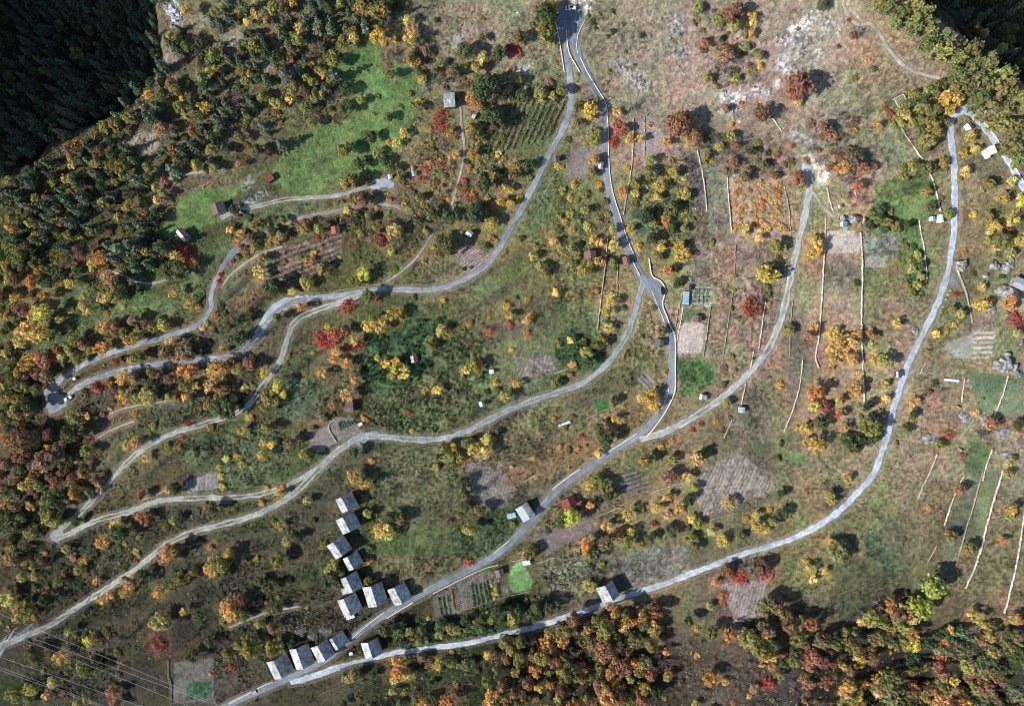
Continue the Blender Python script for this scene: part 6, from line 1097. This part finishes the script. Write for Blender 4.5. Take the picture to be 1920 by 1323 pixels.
# letter: (name, kind word, plural, adjective, colours, crown kind, category)
TY = {'y': ('fruit_tree', 'yellow leaved fruit tree', 'fruit trees', [(194,154,56),(198,158,72),(172,144,62)], 'open'),
      'o': ('fruit_tree', 'orange leaved tree', 'orange trees', [(190,136,66),(178,118,58),(196,150,84)], 'open'),
      'r': ('red_bush', 'red leaved bush', 'red bushes', [(166,66,50),(154,74,62),(172,88,70)], 'low'),
      'b': ('russet_tree', 'russet brown tree', 'russet trees', [(136,98,70),(128,86,68),(140,104,72),(118,98,64),(146,92,62)], 'dense'),
      'v': ('broadleaf_tree', 'olive green tree', 'olive green trees', [(122,118,54),(112,110,52),(136,126,58)], 'dense'),
      'l': ('lime_tree', 'bright yellow green tree', 'bright green trees', [(152,150,50),(158,158,56)], 'dense'),
      'd': ('green_tree', 'dark green tree', 'dark green trees', [(72,84,46),(64,78,44),(82,92,50)], 'dense'),
      'c': ('conifer', 'grey green conifer', 'conifers', [(84,98,70),(96,104,72),(76,90,66)], 'conifer'),
      'p': ('pine_tree', 'tall olive green pine', 'pines', [(112,114,58),(100,106,58),(122,120,60)], 'pine'),
      't': ('bare_tree', 'leafless grey tree', 'leafless trees', [(120,108,102),(110,102,98),(130,118,110)], 'bare')}
SM = {'v': ('bush', 'olive green bush', 'olive bushes'), 'd': ('green_bush', 'dark green bush', 'dark green bushes'), 'b': ('russet_bush', 'russet brown bush', 'russet bushes'),
      'y': ('yellow_bush', 'small yellow bush', 'small yellow bushes'), 'o': ('orange_bush', 'small orange bush', 'small orange bushes'), 't': ('bare_bush', 'leafless grey bush', 'leafless bushes')}
CNT = {}
BOOST = 1.48
WANT = []
def plant(px_, py_, rp, ty, fill=None, tall=1.0):
    small = rp < 8.2 and ty in SM
    WANT.append((rp, len(WANT), (SM[ty] if small else TY[ty])[0], (px_, py_, rp, ty, fill, tall)))
MASS = []
def plant_all():
    for rp, k, nm, a in sorted(WANT, key=lambda t: (-t[0], t[1])):
        (put if CNT.get(nm, 0) < 298 else mass)(*a)
    if MASS:
        v = np.concatenate([m[0] for m in MASS]); c = np.concatenate([m[1] for m in MASS])
        me = fastmesh('woods', v, np.arange(len(v)).reshape(-1, 4), M_GRASS, c); tag(link('woods', me), 'mass of smaller trees and bushes filling the woods', None, kind='stuff')
def mass(px_, py_, rp, ty, fill=None, tall=1.0):
    small = rp < 8.2 and ty in SM; ck = TY[ty][4]
    if small: ck = 'bare' if ty == 't' else 'bush'
    x, y = W(px_, py_, HT[ck] * rp * MPP * tall); z = H1(x, y); r = rp * MPP * (CAMH - z) / CAMH
    me = CR[ck][rng.randrange(len(CR[ck]))]; co = np.empty(len(me.vertices) * 3, dtype=np.float32); me.vertices.foreach_get('co', co); co = co.reshape(-1, 3) * r
    a = rng.uniform(0, 6.28); cs, sn = math.cos(a), math.sin(a)
    v = np.stack([co[:, 0] * cs - co[:, 1] * sn + x, co[:, 0] * sn + co[:, 1] * cs + y, co[:, 2] * tall + z], 1)
    col = grey(np.array(rng.choice(TY[ty][3]), dtype=float) * rng.uniform(.86, 1.12), .8) + 4; n = len(v) // 4
    MASS.append((v, np.repeat(lin(np.clip(col * nr.uniform(.8, 1.2, (n, 1)), 8, 245)) / KL * BOOST, 4, 0)))
def put(px_, py_, rp, ty, fill=None, tall=1.0):
    if ty == 'r' and rp > 9.9: pass
    small = rp < 8.2 and ty in SM
    nm, kw, pl = SM[ty] if small else TY[ty][:3]
    ck = TY[ty][4]
    if small: ck = 'bare' if ty == 't' else 'bush'
    R = rng; 
    hc = HT[ck] * rp * MPP * tall
    x, y = W(px_, py_, hc); z = H1(x, y)
    r = rp * MPP * (CAMH - z) / CAMH
    if ck in ('open', 'dense', 'conifer', 'pine', 'bare') and not small: pass
    i = int((x - GX0) / GS); j = int((y - GY0) / GS)
    CNT[nm] = CNT.get(nm, 0) + 1
    col = np.array(R.choice(TY[ty][3]), dtype=float) * R.uniform(.86, 1.12) + np.array([R.uniform(-10, 10), R.uniform(-7, 7), R.uniform(-6, 6)])
    lc = lin(np.clip(grey(col, .78) * 1.0 + 3, 8, 245)) / KL * BOOST; lc = np.minimum(lc, .85)
    rot = R.uniform(0, 6.28); sx, sy, sz = R.uniform(.78, 1.25), R.uniform(.78, 1.25), R.uniform(.85, 1.15) * tall
    big = {'conifer': 1, 'pine': 1, 'open': 1, 'dense': 1, 'bare': 1}.get(ck) and not small
    cm = CR[ck][R.randrange(len(CR[ck]))]
    if big:
        o = link(nm, None, None, (x, y, z - .05), rot); 
        c = link('crown', cm, o); c.scale = (r * sx, r * sy, r * sz); c.color = (*lc, 1)
        t = link('trunk', TR[ck][R.randrange(3)], o); t.scale = (r, r, r * sz)
    else:
        o = link(nm, cm, None, (x, y, z - .05), rot); o.scale = (r * sx, r * sy, r * sz); o.color = (*lc, 1)
    o['category'] = 'tree' if big else 'bush'
    if fill: later(o, '', fill[0], fill[1], px_, py_) if False else FILLED.append((o, kw, pl, fill))
    else:
        adj = 'big' if rp > 16 else 'small' if (rp < 6 or (not small and rp < 10)) else 'round' if ck != 'bare' else 'airy'
        later(o, adj, kw.replace('small ', ''), pl.replace('small ', ''), px_, py_)
    return o
FILLED = []
# upper right pines leaning over the road, one by one
for s in '1690,20,17 1712,8,16 1735,28,17 1715,45,16 1745,52,17 1770,70,17 1740,80,15 1765,95,17 1795,108,19 1826,92,20 1850,118,19 1822,125,18 1800,140,14 1838,150,19 1808,160,18 1872,140,18 1865,175,18 1835,185,18 1858,205,18 1890,165,17 1885,205,18 1905,235,18 1880,235,17 1900,275,17 1918,255,16 1915,300,16 1665,8,14 1650,-4,13 1680,40,12 1912,190,17 1895,135,15'.split():
    a = [float(v) for v in s.split(',')]; plant(a[0], a[1], a[2], 'p', ('beside the footpath at the pine wood edge' if a[1] < 110 else 'leaning over the pine wood bend' if a[1] < 225 else 'above the white roofed cabin',), 1.25)
for a in TREES: plant(a[0], a[1], a[2] * .97, a[3], None, 1.5 if a[1] > 1130 and a[0] > 880 and a[2] > 9 and a[3] != 'l' else 1.0)
UNDER = []
def fillwood(poly, n, pal, rmin, rmax, sep, where_, skip=(), tall=1.0):
    rmin *= .82; rmax *= 1.0; n = int(n * 1.45); UNDER.append((poly, pal))
    q = np.array(poly, dtype=float); lo, hi = q.min(0), q.max(0); got = []; tries = 0
    letters = ''.join(k * v for k, v in pal.items())
    while len(got) < n and tries < n * 60:
        tries += 1; x, y = rng.uniform(lo[0], hi[0]), rng.uniform(lo[1], hi[1])
        if not inpoly(np.array([x]), np.array([y]), poly)[0]: continue
        if any((x - a) ** 2 + (y - b) ** 2 < c * c for a, b, c in skip): continue
        r = rng.uniform(rmin, rmax)
        if any((x - a) ** 2 + (y - b) ** 2 < (sep * (r + c) / 2) ** 2 for a, b, c in got): continue
        got.append((x, y, r)); plant(x, y, r, rng.choice(letters), (where_,), tall)
SLIPS = [(438, 70, 22), (503, 125, 18), (270, 265, 30), (322, 108, 16), (376, 40, 22), (325, 25, 22), (335, 345, 26), (552, 222, 28), (300, 262, 20)]
fillwood([(337,12),(420,-10),(600,-10),(735,-10),(740,30),(690,66),(650,92),(622,128),(640,165),(655,200),(640,228),(606,218),(560,245),(528,270),(500,300),(455,318),(400,318),(345,318),(322,345),(306,388),(296,430),(310,460),(290,495),(225,500),(150,480),(90,452),(40,470),(-10,520),(-10,350),(60,308),(165,238),(240,204),(268,168),(304,118)], 255, {'c': 13, 'v': 9, 'o': 1, 'y': 2, 'b': 4, 'd': 4, 't': 3}, 7.5, 14, 1.28, 'in the steep wood above the shaded gorge', SLIPS, 1.2)
fillwood([(-10,-10),(292,-10),(292,100),(262,160),(236,192),(160,228),(80,268),(-10,335)], 190, {'c': 12, 'v': 1, 'd': 6}, 6.5, 12, 1.25, 'deep in the shaded gorge', (), 1.2)
fillwood([(1780,-10),(1930,-10),(1930,130),(1870,92),(1815,52)], 34, {'c': 5, 'd': 4, 'v': 2}, 8, 13, 1.25, 'in the shade below the pine wood', (), 1.2)
fillwood([(-10,520),(35,485),(30,560),(22,640),(60,720),(60,770),(80,800),(110,840),(60,900),(30,960),(-10,1000)], 42, {'y': 3, 'v': 6, 'b': 4, 'd': 5, 'o': 2}, 8, 14, 1.2, 'along the wooded edge beyond the hairpin')
fillwood([(880,1330),(905,1262),(935,1200),(1000,1190),(1062,1168),(1122,1150),(1150,1138),(1232,1134),(1246,1190),(1255,1260),(1250,1330)], 78, {'b': 9, 'v': 6, 'o': 4, 't': 5, 'y': 2, 'd': 2}, 8.5, 15, 1.2, 'in the autumn wood below the long gravel road', (), 1.6)
fillwood([(1345,1188),(1400,1180),(1432,1118),(1480,1152),(1560,1188),(1604,1172),(1640,1128),(1700,1112),(1722,1150),(1702,1200),(1742,1242),(1800,1262),(1842,1330),(1560,1330),(1500,1262),(1420,1232)], 95, {'b': 8, 'v': 8, 'o': 3, 't': 4, 'y': 3, 'd': 4}, 8.5, 15, 1.18, 'in the mixed wood at the bottom', (), 1.75)
fillwood([(1280,1190),(1340,1190),(1420,1235),(1500,1268),(1550,1330),(1260,1330)], 46, {'t': 10, 'b': 4, 'o': 1, 'v': 1}, 5, 10, 1.5, 'on the grey scrub slope at the bottom')
fillwood([(1705,1190),(1760,1180),(1850,1170),(1930,1150),(1930,1330),(1850,1330),(1800,1258)], 44, {'d': 9, 'v': 4, 'b': 5, 'c': 4, 't': 3, 'o': 1}, 7, 14, 1.15, 'in the dark hollow at the bottom corner', (), 1.7)  # mix leans to dark greens, painting in the deep tree shade
fillwood([(640,1270),(730,1262),(880,1215),(900,1262),(880,1330),(640,1330)], 36, {'d': 6, 'v': 4, 't': 3, 'b': 2}, 5, 9, 1.5, 'in the thicket below the lower gravel road')
fillwood([(720,1185),(800,1175),(880,1155),(1000,1122),(1045,1140),(960,1172),(880,1190),(800,1204),(730,1210)], 50, {'d': 10, 'v': 4}, 5, 9, 1.25, 'on the green bank above the lower gravel road')
fillwood([(0,1005),(80,1015),(180,1040),(240,1010),(270,1045),(160,1110),(60,1160),(0,1190)], 52, {'d': 4, 'v': 5, 'b': 4, 't': 4, 'o': 2}, 5, 10, 1.45, 'on the scrub bank above the pale farm track')
fillwood([(0,850),(110,845),(180,860),(190,920),(120,960),(80,1000),(0,1000)], 46, {'d': 4, 'v': 4, 'b': 6, 'o': 2, 't': 4}, 6, 12, 1.35, 'on the russet slope below the hairpin')
fillwood([(200,720),(330,700),(440,700),(480,720),(450,760),(380,760),(250,750),(190,790),(150,820),(150,770)], 46, {'b': 6, 'o': 3, 'v': 4, 'd': 4, 't': 4}, 5, 10, 1.4, 'between the gravel road and the farm track')
fillwood([(430,390),(560,415),(640,395),(700,400),(730,420),(700,440),(600,430),(520,450),(460,470),(430,450)], 38, {'b': 4, 'o': 2, 'v': 4, 'd': 4}, 5, 10, 1.35, 'along the hedge above the rusty slope')
fillwood([(40,1200),(140,1180),(220,1170),(230,1323),(40,1323)], 46, {'v': 5, 't': 7, 'd': 3, 'b': 2}, 4, 8, 1.5, 'in the scrub under the power lines')
fillwood([(420,1080),(560,1120),(600,1160),(560,1200),(480,1230),(400,1200)], 26, {'d': 5, 'v': 4, 't': 2}, 5, 10, 1.5, 'on the bank above the lower barns')
fillwood([(780,60),(830,120),(870,140),(960,160),(1040,150),(1050,180),(980,190),(900,170),(800,160),(770,130)], 40, {'d': 4, 'v': 5, 't': 5, 'b': 4}, 5, 10, 1.35, 'in the hedge above the vine rows')
fillwood([(1290,20),(1400,10),(1440,120),(1420,165),(1340,165),(1320,100)], 40, {'t': 9, 'b': 5, 'v': 3}, 5, 10, 1.3, 'in the scrub left of the white gully')
fillwood([(1300,240),(1440,260),(1490,300),(1460,330),(1350,320),(1310,280)], 44, {'t': 9, 'b': 3, 'v': 3, 'd': 1}, 5, 10, 1.3, 'in the grey thicket above the orange orchard')
fillwood([(1500,220),(1620,210),(1640,260),(1640,330),(1600,390),(1560,330),(1530,270)], 44, {'t': 9, 'b': 4}, 6, 11, 1.25, 'in the leafless thicket above the sunken track')
fillwood([(1370,340),(1460,340),(1476,430),(1378,436)], 44, {'o': 10, 'y': 1}, 4, 7.5, 1.35, 'standing in the bare orange orchard', (), .8)
fillwood([(1245,300),(1300,300),(1300,430),(1230,430),(1190,380),(1200,340)], 24, {'v': 5, 'y': 4, 'd': 4}, 5, 9, 1.5, 'in the orchard beside the upper asphalt road')
fillwood([(800,240),(860,230),(860,380),(800,440),(750,380)], 40, {'v': 5, 'r': 3, 'd': 2, 'o': 3, 't': 3}, 3.5, 7, 1.5, 'on the red tinged slope beside the dirt path')
fillwood([(880,240),(950,200),(945,300),(930,400),(870,420),(872,300)], 40, {'v': 6, 'd': 5, 'o': 2, 'y': 2, 't': 2}, 4, 8, 1.4, 'between the dirt path and the gravel road')
fillwood([(1150,120),(1130,180),(1140,230),(1110,230),(1090,160)], 10, {'t': 6, 'v': 2}, 5, 8, 1.4, 'between the two upper roads')
# undergrowth: the low brush of the woods and thickets, one mass nobody could count
def undergrowth():
    vs, cs = [], []
    for poly, pal in UNDER + [([(0,600),(200,560),(420,520),(560,560),(660,560),(640,800),(560,900),(600,1180),(430,1323),(0,1323)], {'v': 4, 'd': 2, 'b': 3, 't': 5})]:
        q = np.array(poly, dtype=float); lo, hi = q.min(0), q.max(0); A = abs(sum(q[i - 1][0] * q[i][1] - q[i][0] * q[i - 1][1] for i in range(len(q)))) / 2
        n = int(A * MPP ** 2 / (7.0 if A < 90000 else 40.0) * (hi - lo).prod() / A); n = min(n, 9000)
        x = nr.uniform(lo[0], hi[0], n); y = nr.uniform(lo[1], hi[1], n); m = inpoly(x, y, poly); x, y = ray(x[m], y[m], h); n = len(x)
        if n == 0: continue
        i = np.clip(((x - GX0) / GS).astype(int), 0, nx - 1); j = np.clip(((y - GY0) / GS).astype(int), 0, ny - 1); g = j * nx + i
        k = (flat[g] < .02) & ((fid[g] < 0) | (relief[g] > .45)) & (noise(x, y, 9, 150) > -.25); x, y, g = x[k], y[k], g[k]; n = len(x)
        if n == 0: continue
        let = ''.join(a * b for a, b in pal.items()); col = np.array([np.mean(TY[l][3], 0) for l in let])[nr.randint(0, len(let), n)]
        col = grey(col, .62) * nr.uniform(.75, 1.1, (n, 1)); z = V[g, 2]; r = nr.uniform(.35, 1.15, n)
        for c_ in range(9):
            off = nr.normal(size=(n, 3)) * .5; off[:, 2] = np.abs(off[:, 2]) * .9 + .1
            p = np.stack([x, y, z], 1) + off * r[:, None]
            vs.append(quads(p, off + [0, 0, .6], .30 * np.sqrt(r), 1.1, nr)); cs.append(np.repeat(lin(np.clip(col * nr.uniform(.75, 1.3, (n, 1)), 6, 245)) / KL * 1.15, 4, 0))
    v = np.concatenate(vs); me = fastmesh('undergrowth', v, np.arange(len(v)).reshape(-1, 4), M_GRASS, np.concatenate(cs))
    tag(link('undergrowth', me), 'low brush and fallen leaves under the woods and thickets', None, kind='stuff')
undergrowth()
# vine rows: leafy strips of a vineyard
def vinerow(p0, p1, label, col, wd=.55, hh=1.2):
    a = np.array(W(*p0)); b = np.array(W(*p1)); L = np.hypot(*(b - a)); n = int(L * 11); R = nr
    t = R.rand(n); keep = noise(t * L, t * 0 + p0[0], 2.5, 140) > -1.1; t = t[keep]; n = len(t); d = (b - a) / L; nn = np.array([-d[1], d[0]])
    u = R.normal(size=n) * wd * .5; x = a[0] + d[0] * t * L + nn[0] * u; y = a[1] + d[1] * t * L + nn[1] * u; z = h(x, y)
    o0 = np.array([*(a + b) / 2, 0.0]); o0[2] = H1(o0[0], o0[1])
    c = np.stack([x, y, z + hh * R.uniform(.25, 1, n)], 1) - o0
    q = quads(c, np.stack([nn[0] * np.sign(u), nn[1] * np.sign(u), np.full(n, .8)], 1), .26 * np.ones(n), 1.0, R)
    o = link('vine_row', fastmesh('vine_row', q, np.arange(len(q)).reshape(-1, 4), M_LEAF), None, tuple(o0)); o.color = (*np.minimum(lin(np.array(col) + R.uniform(-8, 8, 3)) / KL * 1.4, .8), 1)
    tag(o, label, 'vines', 'vine rows beside the upper gravel road'); return o
for k in range(11):
    t = k / 10; x0 = 936 + 122 * t; y0 = 192 - 10 * t + 16 * max(0, .4 - t); vinerow((x0 + 4, y0), (x0 - 40 + 8 * t, y0 + 108 - 30 * t), 'green vine row in the small vineyard above the gravel road, %s' % ('the leftmost' if k == 0 else 'the rightmost' if k == 10 else '%s from left' % ['second','third','fourth','fifth','sixth','seventh','eighth','ninth','tenth','eleventh','twelfth'][k - 1]), (98, 106, 76))
# vegetable rows in the roadside garden and other kitchen gardens
def vegrow(p0, p1, col, label, grp, wd=.4, hh=.5):
    o = vinerow(p0, p1, label, col, wd, hh); o.name = 'vegetable_row'; o['category'] = 'vegetables'; o['group'] = grp
for k, (a, b, cl, cn) in enumerate([((822,1120),(828,1152),(70,110,60),'green'),((829,1116),(836,1150),(84,124,60),'green'),((838,1114),(844,1150),(92,132,120),'blue green'),((847,1104),(853,1144),(150,120,80),'straw coloured'),((884,1092),(890,1136),(54,90,50),'dark green'),((891,1096),(898,1134),(60,96,56),'dark green'),((899,1094),(905,1132),(66,100,70),'blue green'),((907,1092),(914,1128),(60,96,70),'blue green'),((913,1088),(920,1126),(56,92,50),'dark green'),((932,1092),(938,1120),(70,90,50),'green')]):
    vegrow(a, b, cl, '%s vegetable row in the roadside garden, %s' % (cn, ['leftmost','second from left','third from left','fourth from left','fifth from left','sixth from left','seventh from left','eighth from left','second from right','rightmost'][k]), 'vegetable rows in the roadside garden', .7, .8)
for x, y in [(922,1096),(928,1104),(924,1112),(931,1113),(927,1121),(921,1088)]: plant(x, y, 4.2, 'y', ('flowering in the roadside vegetable garden',))
for k in range(6):
    vegrow((634 + 5.5 * k, 790 - .5 * k), (640 + 5.5 * k, 806 - 2.5 * k), (58, 96, 66), 'dark green bed row in the vegetable garden below the mauve hut, %s from left' % ['first','second','third','fourth','fifth','sixth'][k], 'bed rows below the mauve hut', .9, .5)
for k in range(4):
    vegrow((1303 + 8 * k, 541), (1302 + 8 * k, 568), (76, 108, 76), 'leafy bed row in the garden behind the greenhouse, %s from left' % ['first','second','third','fourth'][k], 'bed rows behind the greenhouse', 1.0, .4)
# bleached dead tree lying by the wood
def deadtree():
    x, y = W(1548, 1143); r = link('dead_tree', None, None, (x, y, H1(x, y)), .6); tag(r, 'grey dead tree spreading bare limbs on the shaded grass', 'tree')
    m = MB(); m.tube((0, 0, -.3), (.4, .2, 2.6), .35, .25); m.obj('trunk', M_WOOD, r)
    for k in range(8):
        a = k * .785 + .2; q = (.4 + math.cos(a) * 2.6, .2 + math.sin(a) * 2.6, 3.2 + .5 * (k % 3)); b = MB().tube((.4, .2, 2.4), q, .16, .07)
        for s in (-.5, .5): b.tube(q, (q[0] + math.cos(a + s) * 1.6, q[1] + math.sin(a + s) * 1.6, q[2] + .5), .08, .03)
        b.obj('limb', M_BARK, r)
deadtree()
plant_all()
for i, (o, kw, pl, fl) in enumerate(FILLED):
    o['label'] = kw + ' ' + fl[0]; o['group'] = pl + ' ' + fl[0]
settle()
